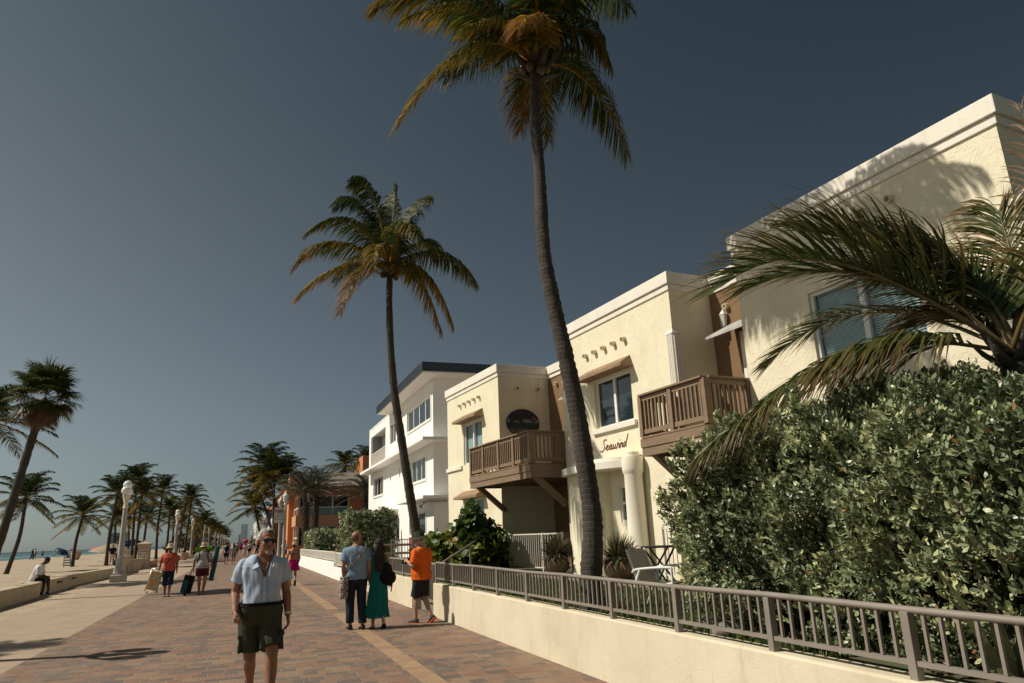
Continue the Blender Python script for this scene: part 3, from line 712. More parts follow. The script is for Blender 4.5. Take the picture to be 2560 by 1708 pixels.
# script lettering on the middle wing
def script(strokes, y0, z0, su, sv, r, slant=0.22):
    mb = MB()
    for st in strokes:
        P = [Vector(p) for p in st]
        pts = []
        for i in range(len(P) - 1):
            a = P[max(i - 1, 0)]; b = P[i]; c_ = P[i + 1]; d = P[min(i + 2, len(P) - 1)]
            for k in range(6):
                t = k / 6
                pts.append(0.5 * ((2 * b) + (c_ - a) * t + (2 * a - 5 * b + 4 * c_ - d) * t * t + (3 * b - a - 3 * c_ + d) * t ** 3))
        pts.append(P[-1])
        m_ = len(pts); path = [(-0.006, y0 - (p.x + slant * p.y) * su, z0 + p.y * sv) for p in pts]
        rad = [r * (0.65 + 0.45 * abs(math.sin(i * 0.45))) for i in range(m_)]
        mb.tube(path, rad, 6, sq=(1, 1))
    return mb
SEA = [[(1.35, 1.9), (1.0, 2.25), (0.55, 1.95), (0.72, 1.35), (0.95, 0.75), (0.62, 0.1), (0.05, -0.05), (-0.3, 0.3)],
       [(1.2, 0.3), (1.55, 0.55), (1.85, 0.9), (1.6, 1.05), (1.4, 0.5), (1.55, 0.05), (2.05, 0.3)],
       [(2.75, 0.85), (2.45, 1.0), (2.15, 0.5), (2.3, 0.02), (2.6, 0.45), (2.8, 0.95), (2.68, 0.35), (2.85, 0.03), (3.15, 0.35)],
       [(3.2, 1.0), (3.24, 0.25), (3.42, 0.0), (3.66, 0.35), (3.76, 0.85), (3.78, 0.25), (3.98, 0.0), (4.26, 0.45), (4.32, 1.05), (4.52, 0.9)],
       [(4.75, 0.98), (4.68, 0.25), (4.82, 0.02), (5.0, 0.3)], [(4.85, 1.45), (4.9, 1.6)],
       [(5.12, 0.98), (5.06, 0.0), (5.1, 0.45), (5.38, 0.95), (5.56, 0.8), (5.52, 0.2), (5.66, 0.02), (5.85, 0.3)],
       [(6.4, 0.85), (6.12, 1.0), (5.9, 0.5), (6.05, 0.02), (6.35, 0.45), (6.55, 1.3), (6.75, 2.4)], [(6.5, 0.9), (6.42, 0.2), (6.6, 0.02)]]
hp(script(SEA, -1.62, 3.315, 0.155, 0.112, 0.0115), 'script_lettering', M['letter'])
# oval relief plaque of a beach on the side of the far wing (local coordinates of the house)
def plaque():
    Y = 3.9; cx, cz, rx, rz = 0.79, 4.84, 0.56, 0.43
    def disc(cx, cz, rx, rz, y0, y1, n=40):
        P = [(cx + rx * math.cos(2 * PI * k / n), cz + rz * math.sin(2 * PI * k / n)) for k in range(n)]
        vs = [(x, y0, z) for x, z in P] + [(x, y1, z) for x, z in P]
        return vs, [tuple(range(n)), tuple(reversed(range(n, 2 * n)))] + [(k, n + k, n + (k + 1) % n, (k + 1) % n) for k in range(n)]
    mm = lambda n, c: mat(n, tuple(k * 0.55 for k in c), tuple(k * 0.35 for k in c), 0.5, 6.0, 0.3, 20)
    mb = MB(); mb.add(*disc(cx, cz, rx, rz, Y - 0.05, Y - 0.002))
    pq = hp(mb, 'oval_plaque', mm('plaque_night_blue', (0.03, 0.035, 0.09)))
    def chord(z0, z1, y, name, m, wav=0.0):
        pts = []
        n = 20
        ex = lambda z: rx * 0.97 * math.sqrt(max(0, 1 - ((z - cz) / (rz * 0.97)) ** 2))
        for k in range(n + 1): z = z0 + (z1 - z0) * k / n; pts.append((cx + ex(z), z))
        for k in range(n + 1): z = z1 - (z1 - z0) * k / n; pts.append((cx - ex(z), z))
        vs = [(x, y, z) for x, z in pts]
        MB().add(vs, [tuple(range(len(vs)))]).build(name, m, pq)
    chord(cz - rz * 0.96, cz - rz * 0.45, Y - 0.054, 'sand_band', mm('plaque_sand', (0.34, 0.30, 0.24)))
    chord(cz - rz * 0.45, cz + rz * 0.02, Y - 0.054, 'sea_band', mm('plaque_sea', (0.02, 0.10, 0.10)))
    chord(cz + rz * 0.02, cz + rz * 0.26, Y - 0.054, 'cloud_band', mm('plaque_cloud', (0.42, 0.47, 0.55)))
    mb = MB(); mb.add(*disc(cx + 0.36, cz + 0.13, 0.10, 0.10, Y - 0.068, Y - 0.055, 20)); mb.build('relief_sun_ring', mm('plaque_ring', (0.08, 0.08, 0.22)), pq)
    mb = MB(); mb.add(*disc(cx + 0.36, cz + 0.13, 0.07, 0.07, Y - 0.08, Y - 0.069, 20)); mb.build('relief_sun', mm('plaque_sun', (0.55, 0.13, 0.02)), pq)
    mb = MB(); mb.tube([(cx - 0.27, Y - 0.06, cz - 0.36), (cx - 0.22, Y - 0.06, cz - 0.1), (cx - 0.24, Y - 0.06, cz + 0.12)], [0.03, 0.018, 0.015], 6); mb.build('relief_trunk', mm('plaque_trunk', (0.22, 0.12, 0.07)), pq)
    mb = MB()
    for a in (-10, 25, 60, 95, 130, 165, 200):
        L = 0.28; dx, dz = math.cos(R(a)), math.sin(R(a)); p = [(cx - 0.24 + dx * L * s, Y - 0.062 - 0.01 * s, cz + 0.12 + dz * L * s * 0.8 - 0.16 * s * s) for s in (0, .33, .66, 1)]
        mb.tube(p, [0.012, 0.04, 0.035, 0.006], 6, sq=(0.35, 1))
    mb.build('relief_fronds', mm('plaque_leaf', (0.05, 0.065, 0.03)), pq)
plaque()

# ------------------------------------------------------------------ white building
wb = empty('white_building', (8.0, 31.48, 0.6), 0, 'three storey bright white building with flat overhanging slabs and dark slate roof edge', 'building')
def wp(mb, name, m, **kw): return mb.build(name, m, wb, world=True, **kw)
X = 8.0; Y0, Y1 = 31.48, 49.3
W3a = (31.87, 37.0, 6.90, 7.98); W3b = (40.1, 41.9, 6.9, 8.05); W2a = (32.93, 36.1, 4.19, 5.29); W2b = (43.9, 47.3, 4.17, 5.3); S1 = (41.4, 41.75, 4.78, 5.24); S2 = (38.8, 39.15, 4.78, 5.26); D1 = (32.95, 36.4, 1.66, 2.70); W1 = (39.0, 41.5, 1.3, 2.6)
LOG = (43.3, 48.6, 6.18, 8.2)
mb = MB()
wall_holes(mb, (X, 0, 0), (0, 1, 0), (-1, 0, 0), Y0, Y1, 0.5, 8.72, [W3a, W3b, W2a, W2b, S1, S2, D1, W1, LOG], 0.13)
mb.add([(X, Y0, 0.5), (X + 14, Y0, 0.5), (X + 14, Y0, 8.72), (X, Y0, 8.72)], [(0, 1, 2, 3)]); mb.add([(X, Y1, 0.5), (X + 14, Y1, 0.5), (X + 14, Y1, 8.72), (X, Y1, 8.72)], [(3, 2, 1, 0)])
mb.add([(X, Y0, 8.72), (X + 14, Y0, 8.72), (X + 14, Y1, 8.72), (X, Y1, 8.72)], [(0, 1, 2, 3)])
wp(mb, 'wall', M['white'])
def slab(x0, ya, yb, z0, z1, name='floor_slab', m='white', side=0.0):
    mb = MB(); mb.box(x0, X - 0.002, ya, yb, z0, z1)
    if side: mb.box(X - 0.002, X + 13.9, ya, Y0 - 0.002, z0, z1)
    return wp(mb, name, M[m], bevel=0.01)
slab(7.3, 30.6, 48.7, 5.72, 5.86, side=1); slab(7.3, 30.6, 36.5, 3.18, 3.31, side=1)
# slate roof edge: a shallow upstand with seams
mb = MB(); mb.box(7.28, X + 13.9, 30.4, 42.1, 8.721, 8.78)
wp(mb, 'roof_soffit', M['white'])
mb = MB(); mb.box(7.22, X + 13.95, 30.34, 42.16, 8.781, 9.2)
y = 30.7
while y < 42.1: mb.box(7.20, 7.219, y - 0.008, y + 0.008, 8.785, 9.19); y += 0.32
rf = wp(mb, 'roof', M['slate'])
wp(MB().box(X - 0.02, X + 6, 42.2, Y1 + 0.02, 8.722, 8.80), 'parapet_cap', M['white'])
def wwin(h, n, m='glass', x=X + 0.06, proud=True):
    a, b, c, d = h; mb = MB(); fr = 0.06
    mb.box(x, x + 0.06, a + 0.001, a + fr, c + 0.001, d - 0.001); mb.box(x, x + 0.06, b - fr, b - 0.001, c + 0.001, d - 0.001); mb.box(x, x + 0.06, a + fr, b - fr, c + 0.001, c + fr); mb.box(x, x + 0.06, a + fr, b - fr, d - fr, d - 0.001)
    for k in range(1, n): y = a + (b - a) * k / n; mb.box(x - 0.005, x + 0.055, y - 0.05, y + 0.05, c + fr, d - fr)
    f = wp(mb, 'window', M['frame']); mb = MB().box(x + 0.02, x + 0.045, a + fr * 0.9, b - fr * 0.9, c + fr * 0.9, d - fr * 0.9); mb.build('pane', M[m], f, world=True)
    if proud:
        mb = MB(); e = 0.09; mb.box(X - 0.03, X - 0.001, a - e, a, c - e, d + e); mb.box(X - 0.03, X - 0.001, b, b + e, c - e, d + e); mb.box(X - 0.03, X - 0.001, a, b, d, d + e); mb.box(X - 0.05, X - 0.001, a, b, c - e, c); mb.build('surround', M['white'], f, world=True)
wwin(W3a, 4); wwin(W3b, 2, proud=False); wwin(W2a, 3); wwin(W2b, 3, 'glassdark'); wwin(S1, 1, 'glassdark', proud=False); wwin(S2, 1, 'glassdark', proud=False); wwin(D1, 2); wwin(W1, 2, proud=False)
wp(MB().box(X - 0.04, X - 0.001, 32.9, 36.45, 0.6, 1.56), 'shutter_panel', M['red'])
# loggia at the far top corner: sky reflection painted on its back, corner post and pale railing
mb = MB(); x0, x1 = X + 0.131, X + 0.75
mb.add([(x1, LOG[0], 6.0), (x1, LOG[1], 6.0), (x1, LOG[1], 8.4), (x1, LOG[0], 8.4)], [(0, 1, 2, 3)]); wp(MB().add([(x0, LOG[0], 8.3), (x1, LOG[0], 8.3), (x1, LOG[1], 8.3), (x0, LOG[1], 8.3)], [(0, 1, 2, 3)]), 'loggia_ceiling', M['white'])
wp(mb, 'loggia_painted_glazing', mat('loggia_sky_reflection', (0.52, 0.58, 0.64), (0.47, 0.53, 0.59), 0.6, 0.8))  # flat blue grey stands in for glazing that mirrors the sky
mb = MB(); mb.box(X + 0.02, X + 0.06, LOG[0] + 0.01, LOG[1] - 0.01, 7.0, 7.05)
yy = LOG[0] + 0.1
while yy < LOG[1]: mb.box(X + 0.03, X + 0.05, yy - 0.015, yy + 0.015, 6.2, 7.0); yy += 0.16
wp(mb, 'loggia_railing', M['whiterail'])
wp(MB().box(X + 0.062, X + 0.075, LOG[0] + 0.01, LOG[1] - 0.01, 6.2, 6.98), 'loggia_screen', mat('loggia_screen', (0.50, 0.48, 0.45), (0.45, 0.43, 0.40), 0.6))
# porch with column and camera
mb = MB(); mb.box(7.0, X - 0.002, 39.4, 44.5, 2.75, 3.1); mb.box(7.0, 7.25, 39.4, 39.7, 0.6, 2.749); wp(mb, 'porch', M['white'])
wp(MB().tube([(7.5, 38.6, 0.6), (7.5, 38.6, 2.35)], 0.17, 16), 'porch_column', M['white'], smooth=True)
mb = MB(); mb.tube([(7.5, 31.3, 3.12), (7.5, 31.3, 2.98), (7.35, 31.2, 2.9)], 0.025, 6); mb.tube([(8.6, 31.38, 3.08), (7.7, 31.4, 3.08), (7.52, 31.3, 3.02)], 0.02, 6); mb.obox((7.3, 31.15, 2.86), (0.12, 0.26, 0.12)); wp(mb, 'security_camera', M['railing'])
# ------------------------------------------------------------------ vegetation materials
def leaf_mat(name, stops, rough=0.5, trans=0.25, spec=0.4, bleach=None):
    m, nt, b, out = new_mat(name)
    at = nt.N('ShaderNodeAttribute', attribute_name='tint')
    c = nt.ramp(at.outputs['Fac'], stops)
    tc = nt.N('ShaderNodeTexCoord')
    c = nt.mix(0.5, c, nt.mix(1.0, c, nt.ramp(nt.noise(tc.outputs['Object'], 9.0, 3), [(0.3, (0.6, 0.6, 0.6)), (0.7, (1.2, 1.2, 1.2))]), 'MULTIPLY'))
    nt.l.new(c, b.inputs['Base Color']); b.inputs['Roughness'].default_value = rough; b.inputs['Specular IOR Level'].default_value = spec
    if trans:
        tr = nt.N('ShaderNodeBsdfTranslucent'); nt.l.new(c, tr.inputs[0])
        mx = nt.N('ShaderNodeMixShader'); mx.inputs[0].default_value = trans
        nt.l.new(b.outputs[0], mx.inputs[1]); nt.l.new(tr.outputs[0], mx.inputs[2]); nt.l.new(mx.outputs[0], out.inputs[0])
    return m
# tint 0 dark green .. 0.5 yellow green .. 0.75 orange .. 1 dry brown
M['frond'] = leaf_mat('palm_frond', [(0.0, (0.016, 0.036, 0.010)), (0.28, (0.040, 0.062, 0.013)), (0.48, (0.115, 0.115, 0.016)), (0.66, (0.36, 0.20, 0.022)), (0.82, (0.30, 0.13, 0.025)), (1.0, (0.22, 0.13, 0.07))], 0.52, 0.34, 0.2)
M['frondfg'] = leaf_mat('near_palm_frond', [(0.0, (0.020, 0.042, 0.012)), (0.28, (0.055, 0.080, 0.020)), (0.52, (0.14, 0.13, 0.040)), (0.78, (0.22, 0.14, 0.065)), (1.0, (0.30, 0.20, 0.115))], 0.38, 0.25, 0.5)
M['frondgrey'] = leaf_mat('date_palm_frond', [(0.0, (0.035, 0.045, 0.024)), (0.4, (0.065, 0.07, 0.04)), (0.7, (0.13, 0.105, 0.062)), (1.0, (0.19, 0.145, 0.09))], 0.5, 0.15, 0.4)
M['fan'] = leaf_mat('fan_palm_leaf', [(0.0, (0.018, 0.040, 0.010)), (0.4, (0.062, 0.085, 0.02)), (0.6, (0.13, 0.115, 0.035)), (1.0, (0.17, 0.10, 0.06))], 0.45, 0.2, 0.5)
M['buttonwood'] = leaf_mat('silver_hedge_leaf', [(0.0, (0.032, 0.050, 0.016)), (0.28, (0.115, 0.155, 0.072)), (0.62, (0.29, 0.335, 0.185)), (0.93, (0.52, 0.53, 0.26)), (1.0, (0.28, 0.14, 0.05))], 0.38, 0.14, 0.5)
M['grape'] = leaf_mat('sea_grape_leaf', [(0.0, (0.03, 0.055, 0.014)), (0.5, (0.075, 0.125, 0.022)), (0.85, (0.20, 0.22, 0.03)), (1.0, (0.38, 0.14, 0.03))], 0.42, 0.28, 0.3)
M['aloe'] = leaf_mat('spiky_leaf', [(0.0, (0.04, 0.055, 0.03)), (0.5, (0.10, 0.105, 0.05)), (0.8, (0.19, 0.12, 0.055)), (1.0, (0.24, 0.15, 0.08))], 0.6, 0.1, 0.3)
M['grass'] = leaf_mat('grass_blade', [(0.0, (0.05, 0.085, 0.02)), (0.6, (0.12, 0.16, 0.04)), (1.0, (0.28, 0.22, 0.10))], 0.6, 0.2, 0.3)
M['farleaf'] = leaf_mat('far_foliage', [(0.0, (0.025, 0.035, 0.02)), (0.6, (0.05, 0.06, 0.03)), (1.0, (0.09, 0.085, 0.04))], 0.6, 0.1, 0.3)
M['twig'] = mat('twig_bark', (0.12, 0.09, 0.06), (0.07, 0.05, 0.035), 0.9, 12.0)

def trunk_material(name, c1, c2, ring=9.0):
    m, nt, b, out = new_mat(name)
    tc = nt.N('ShaderNodeTexCoord'); sep = nt.N('ShaderNodeSeparateXYZ'); nt.l.new(tc.outputs['Object'], sep.inputs[0])
    nz = nt.noise(tc.outputs['Object'], 5.0, 5, 0.7)
    ph = nt.math('FRACT', nt.math('MULTIPLY', nt.math('ADD', sep.outputs[2], nt.math('MULTIPLY', nz, 0.07)), ring))
    rg = nt.ramp(ph, [(0.0, (1, 1, 1)), (0.16, (0.0, 0.0, 0.0)), (0.3, (0.25, 0.25, 0.25)), (1.0, (0.6, 0.6, 0.6))])
    mp = nt.N('ShaderNodeMapping'); mp.inputs['Scale'].default_value = (1, 1, 0.12); nt.l.new(tc.outputs['Object'], mp.inputs[0])
    fib = nt.noise(mp.outputs[0], 42.0, 4, 0.7)
    v = nt.math('ADD', nt.math('MULTIPLY', rg, 0.25), nt.math('ADD', nt.math('MULTIPLY', fib, 0.6), nt.math('MULTIPLY', nz, 0.45)))
    c = nt.ramp(v, [(0.3, c2), (0.75, c1)])
    nt.l.new(c, b.inputs['Base Color']); b.inputs['Roughness'].default_value = 0.9; b.inputs['Specular IOR Level'].default_value = 0.2
    bp = nt.N('ShaderNodeBump'); bp.inputs['Strength'].default_value = 0.9; bp.inputs['Distance'].default_value = 0.03
    nt.l.new(v, bp.inputs['Height']); nt.l.new(bp.outputs[0], b.inputs['Normal'])
    return m
M['trunk'] = trunk_material('palm_trunk_bark', (0.085, 0.074, 0.064), (0.012, 0.011, 0.010), 15.0)
M['boots'] = trunk_material('date_palm_bark', (0.10, 0.075, 0.055), (0.025, 0.018, 0.014), 5.0)

def nrm3(a): return a / (np.linalg.norm(a, axis=-1, keepdims=True) + 1e-9)

def frond(bez, leaf=0.75, n=70, width=0.036, age=0.3, wind=(-0.12, 0, 0), droop=1.0, rng=None, segs=3, ang=(70, 25), start=0.16, up=(0, 0, 1), rach=0.03, flat=0.0, ragged=0.12, tipdry=0.0):
    """one feather frond along a cubic of control points; returns verts, quads, tint.
    age 0 green .. 1 dry; leaflets hang by droop"""
    rng = rng or RNG
    B = np.array(bez, float)
    if len(B) == 3: B = np.array([B[0], B[0] + (B[1] - B[0]) * 2 / 3, B[2] + (B[1] - B[2]) * 2 / 3, B[2]])
    f = lambda t: ((1 - t) ** 3)[:, None] * B[0] + (3 * t * (1 - t) ** 2)[:, None] * B[1] + (3 * t * t * (1 - t))[:, None] * B[2] + (t ** 3)[:, None] * B[3]
    df = lambda t: 3 * (((1 - t) ** 2)[:, None] * (B[1] - B[0]) + (2 * t * (1 - t))[:, None] * (B[2] - B[1]) + (t * t)[:, None] * (B[3] - B[2]))
    Vs = []; Fs = []; Ts = []; base = 0
    # rachis: four sided tapering stem
    m = 14; t = np.linspace(0, 1, m); P = f(t); T = nrm3(df(t)); U = np.array(up, float); S = nrm3(np.cross(T, U) + 1e-6); Nn = np.cross(S, T)
    r = rach * (1 - 0.88 * t)[:, None]
    ring = np.stack([P + S * r * 1.3, P + Nn * r * 0.6, P - S * r * 1.3, P - Nn * r * 0.8], 1).reshape(-1, 3)
    Vs.append(ring)
    for i in range(m - 1):
        for k in range(4): Fs.append((i * 4 + k, i * 4 + (k + 1) % 4, (i + 1) * 4 + (k + 1) % 4, (i + 1) * 4 + k))
    Ts.append(np.repeat(np.clip(0.66 + 0.06 * age - 0.12 * t, 0, 1), 4)); base = len(ring)
    # leaflets
    tt = np.linspace(start, 0.995, n)
    for side in (-1, 1):
        t = np.clip(tt + rng.uniform(-0.4, 0.4, n) / n, start * 0.9, 1); P = f(t); T = nrm3(df(t)); S = nrm3(np.cross(T, U) + 1e-6) * side; Nn = np.cross(T, S) * side * -1
        Nn = np.where((Nn @ U)[:, None] < 0, -Nn, Nn)
        a = np.radians(ang[0] + (ang[1] - ang[0]) * t + rng.uniform(-7, 7, n))
        prof = np.clip(np.sin(np.pi * (0.14 + 0.82 * t)) ** 0.45, 0.2, 1)
        L = leaf * prof * rng.uniform(1 - ragged, 1 + ragged * 0.5, n)
        lift = 0.28 + flat
        D = nrm3(np.cos(a)[:, None] * T + np.sin(a)[:, None] * (S + Nn * lift))
        pos = P.copy(); pts = [pos]; wv = np.array(wind, float)
        d = D
        for s_ in range(segs):
            g = droop * (0.18 + 0.34 * s_) * rng.uniform(0.8, 1.25, n)
            d = nrm3(d + g[:, None] * np.array([0, 0, -1.0]) * (3.0 / segs) * 0.75 + wv * (0.5 + s_) * (3.0 / segs) + rng.normal(0, 0.05, (n, 3)))
            pos = pos + d * (L / segs)[:, None]; pts.append(pos)
        tw = rng.uniform(-0.5, 0.5, n)[:, None]
        W = nrm3(T * np.cos(tw) + Nn * np.sin(tw))
        wd = width * rng.uniform(0.8, 1.2, n)
        pf = np.interp(np.linspace(0, 1, segs + 1), [0, 0.25, 0.6, 1], [0.55, 1.0, 0.8, 0.06])
        vs = np.zeros((n, segs + 1, 2, 3))
        for s_ in range(segs + 1):
            w2 = (wd * pf[s_] / 2)[:, None] * W
            vs[:, s_, 0] = pts[s_] - w2; vs[:, s_, 1] = pts[s_] + w2
        Vs.append(vs.reshape(-1, 3))
        q = []
        for s_ in range(segs): q.append(np.stack([np.arange(n) * (segs + 1) * 2 + s_ * 2 + o_ for o_ in (0, 1, 3, 2)], 1))
        Fs.extend(map(tuple, (np.concatenate(q) + base)))
        tv = np.clip(age * 0.62 + 0.10 * rng.normal(0, 1, n) + 0.26 * age * (t > 0.55) + (rng.random(n) < 0.05 + 0.10 * age) * 0.25, 0, 0.95)
        tip = np.linspace(0, 1, segs + 1)[None, :] ** 2 * (0.12 + 0.30 * age + tipdry)
        Ts.append(np.repeat(np.clip(tv[:, None] + tip, 0, 1), 2, axis=1).ravel())
        base += n * (segs + 1) * 2
    return np.concatenate(Vs), np.array(Fs, dtype=np.int32), np.concatenate(Ts)

def join(parts):
    Vs, Fs, Ts = [], [], []; b = 0
    for v, f_, t in parts: Vs.append(v); Fs.append(f_ + b); Ts.append(t); b += len(v)
    return np.concatenate(Vs), np.concatenate(Fs), np.concatenate(Ts)

def catmull(P, per=8):
    P = [Vector(p) for p in P]; out = []
    for i in range(len(P) - 1):
        a = P[max(i - 1, 0)]; b = P[i]; c = P[i + 1]; d = P[min(i + 2, len(P) - 1)]
        for k in range(per):
            t = k / per; out.append(0.5 * ((2 * b) + (c - a) * t + (2 * a - 5 * b + 4 * c - d) * t * t + (3 * b - a - 3 * c + d) * t ** 3))
    out.append(P[-1]); return out

def palm_trunk(path, r0, r1, m, parent, flare=1.5, n=16, rings=0.012, name='trunk', world=True):
    pts = catmull(path, 14); k = len(pts); rad = []
    for i in range(k):
        t = i / (k - 1); r = r0 + (r1 - r0) * t ** 0.8; r *= 1 + (flare - 1) * math.exp(-t * 22) ; r += rings * random.uniform(-0.5, 0.5) * r0 * 8
        rad.append(r * (1.035 if i % 2 else 0.975))
    mb = MB().tube(pts, rad, n)
    return mb.build(name, m, parent, smooth=True, world=world)

def arc_frond(c, az, el, L, sag, age, bend=0.0, **kw):
    """frond from c leaving at azimuth az, elevation el, length L, tip sagging"""
    d = np.array([math.cos(az) * math.cos(el), math.sin(az) * math.cos(el), math.sin(el)]); h = np.array([math.cos(az + bend), math.sin(az + bend), 0])
    c = np.array(c, float)
    p1 = c + d * L * 0.36; p2 = p1 + (d * 0.80 + h * 0.16 + np.array([0, 0, -0.28 * sag])) * L * 0.40; p3 = p2 + (d * 0.22 + h * 0.45 + np.array([0, 0, -0.85 * sag])) * L * 0.40
    return frond([c, p1, p2, p3], age=age, **kw)

def crown_boots(c, r, n, parent, m, L=0.55, world=True):
    mb = MB(); c = Vector(c)
    for i in range(n):
        a = i * 2.4; e = R(20 + 50 * (i / n)); d = Vector((math.cos(a) * math.cos(e), math.sin(a) * math.cos(e), math.sin(e)))
        p = c + Vector((math.cos(a) * r * 0.6, math.sin(a) * r * 0.6, -0.25 + 0.25 * i / n))
        mb.tube([p, p + d * L * 0.5, p + d * L * 0.9 + Vector((0, 0, 0.05))], [r * 0.55, r * 0.38, r * 0.1], 6, sq=(1, 0.5))
    return mb.build('leaf_bases', m, parent, world=world, smooth=True)

# ------------------------------------------------------------------ the two tall coconut palms by the railing
def hero_palm(base, path, crown, fronds, r0, r1, label, scale_leaf, wid, seed):
    rng = np.random.default_rng(seed)
    root = empty('coconut_palm', base, 0, label, 'palm tree', 'tall coconut palms')
    palm_trunk(path, r0, r1, M['trunk'], root)
    crown_boots(crown, r1 * 1.6, 14, root, M['trunk'])
    c = np.array(crown)
    for (p1, p2, age, kw) in fronds:
        k = dict(leaf=scale_leaf, n=128, width=wid, age=age * 0.92, rng=rng, droop=2.0, rach=0.036, ragged=0.25, start=0.12, wind=(-0.16, 0, 0)); k.update(kw)
        v, f_, t = frond([c, c + np.array(p1), c + np.array(p2)] if len(p1) == 3 else [c] + [c + np.array(q) for q in p1] + [c + np.array(p2)], **k)
        np_mesh('frond', v, f_, t, M['frond'], root, base)
    # flower stalks and a few green nuts tucked under the leaf bases
    mb = MB()
    for i in range(7):
        a = i * 0.9 + seed; p = Vector(crown) + Vector((math.cos(a) * 0.2, math.sin(a) * 0.2, -0.12 - 0.06 * (i % 3))); mb.sphere(p, (0.075, 0.075, 0.095), 8, 6)
    mb.build('coconuts', mat('green_coconut', (0.10, 0.075, 0.03), (0.06, 0.05, 0.02), 0.5, 6.0), root, world=True, smooth=True)
    return root
FA = [((-1.25, -0.55, 0.42), (-2.52, -1.20, -2.30), 0.55, {}), ((-1.41, 0.20, 1.70), (-2.61, 0.40, 0.79), 0.5, {}), ((-1.25, -0.60, 0.75), (-2.42, -1.30, -0.72), 0.45, {}),
      ((-0.37, -1.20, 0.34), (-1.07, -1.90, -1.04), 0.85, {}), ((0.91, -0.30, 1.37), (1.14, -0.50, -0.08), 0.35, {}), ((1.34, 0.40, 0.76), (2.06, 0.70, -0.99), 0.40, {}),
      ((0.75, 1.30, 1.10), (0.97, 1.70, -0.31), 0.45, {}), ((0.39, 1.20, 0.91), (0.34, 1.60, -0.25), 0.7, {}), ((1.34, 0.60, 2.99), (2.57, 1.00, 2.61), 0.25, {}),
      ((-0.82, -0.80, 0.35), (-1.72, -1.60, -0.97), 0.45, {}), ((-0.9, 0.5, 2.2), (-1.9, 0.9, 2.3), 0.2, {}), ((-0.2, 0.3, 2.4), (-0.5, 0.6, 3.2), 0.15, {}), ((0.6, -0.4, 2.2), (1.3, -0.9, 2.7), 0.2, {}),
      ((0.4, -1.1, 1.6), (0.8, -2.3, 1.0), 0.3, {}), ((0.2, -1.4, 1.9), (0.35, -2.7, 1.0), 0.3, {}), ((-0.1, -1.0, 2.2), (-0.3, -2.3, 1.2), 0.25, {}), ((-0.5, 1.3, 1.6), (-0.9, 2.4, 1.2), 0.25, {}), ((0.5, 1.2, 1.9), (0.9, 2.3, 1.9), 0.2, {}), ((-1.2, -0.2, 1.4), (-2.5, -0.5, 1.6), 0.3, {}), ((1.0, 0.9, 1.5), (2.0, 1.6, 1.1), 0.3, {}),
      ((-0.35, -1.2, 1.3), (-0.9, -2.4, 0.5), 0.4, {})]
palmA = hero_palm((4.17, 8.45, 0.6), [(4.17, 8.45, 0.55), (4.17, 8.43, 1.05), (4.23, 8.42, 1.68), (4.20, 8.45, 2.35), (4.15, 8.50, 3.11), (4.06, 8.55, 3.84), (3.97, 8.62, 4.54), (3.90, 8.70, 5.22), (3.90, 8.78, 5.79), (3.98, 8.95, 6.88), (4.04, 9.13, 8.07), (4.15, 9.28, 8.95)],
          (4.157, 9.3, 9.13), FA, 0.142, 0.085, 'tallest coconut palm, bent trunk behind the grey railing, crown cut by the top edge', 0.80, 0.036, 3)
FB = [((-1.45, -0.50, 0.1), (-2.36, -1.00, -1.36), 0.6, {}), ((-1.00, -1.20, -0.1), (-1.47, -1.80, -1.93), 0.75, {}), ((-1.69, 0.20, 1.25), (-2.40, 0.30, -0.11), 0.5, {}), ((-1.23, -0.60, 1.75), (-2.24, -1.20, 0.17), 0.32, {}),
      ((-0.55, 0.50, 2.68), (-1.35, 0.80, 2.03), 0.15, {}), ((-0.47, -0.30, 2.35), (-0.94, -0.30, 2.25), 0.15, {}), ((0.06, 0.20, 1.60), (0.22, 0.20, 2.41), 0.2, {}), ((0.62, 0.50, 2.05), (1.18, 0.9, 2.65), 0.22, {}),
      ((0.05, -1.20, 1.48), (0.46, -1.90, 0.01), 0.45, {}), ((1.18, 0.80, 1.84), (1.68, 1.20, 0.9), 0.4, {}), ((1.54, 0.30, 1.3), (2.51, 0.40, -0.06), 0.35, {}), ((0.95, -0.40, 0.45), (1.53, -0.60, -1.64), 0.6, {}),
      ((0.4, -1.00, 0.15), (0.99, -1.40, -2.06), 0.68, {}), ((-0.62, -1.30, 0.75), (-0.75, -1.90, -0.92), 0.62, {}), ((0.11, 1.20, 2.2), (-0.54, 2.20, 2.1), 0.2, {}), ((-0.6, 1.3, 1.2), (-1.2, 2.3, 0.3), 0.3, {}), ((0.6, 1.3, 1.3), (1.1, 2.3, 0.6), 0.3, {})]
palmB = hero_palm((4.02, 17.5, 0.6), [(4.04, 17.5, 0.5), (4.02, 17.5, 1.0), (4.0, 17.5, 1.66), (3.84, 17.5, 2.65), (3.62, 17.5, 4.04), (3.45, 17.5, 5.15), (3.35, 17.5, 6.28), (3.30, 17.5, 7.46), (3.31, 17.5, 8.35)],
          (3.313, 17.5, 8.51), FB, 0.135, 0.08, 'slender coconut palm with its whole crown against the sky, rising behind the man in orange', 0.78, 0.036, 5)

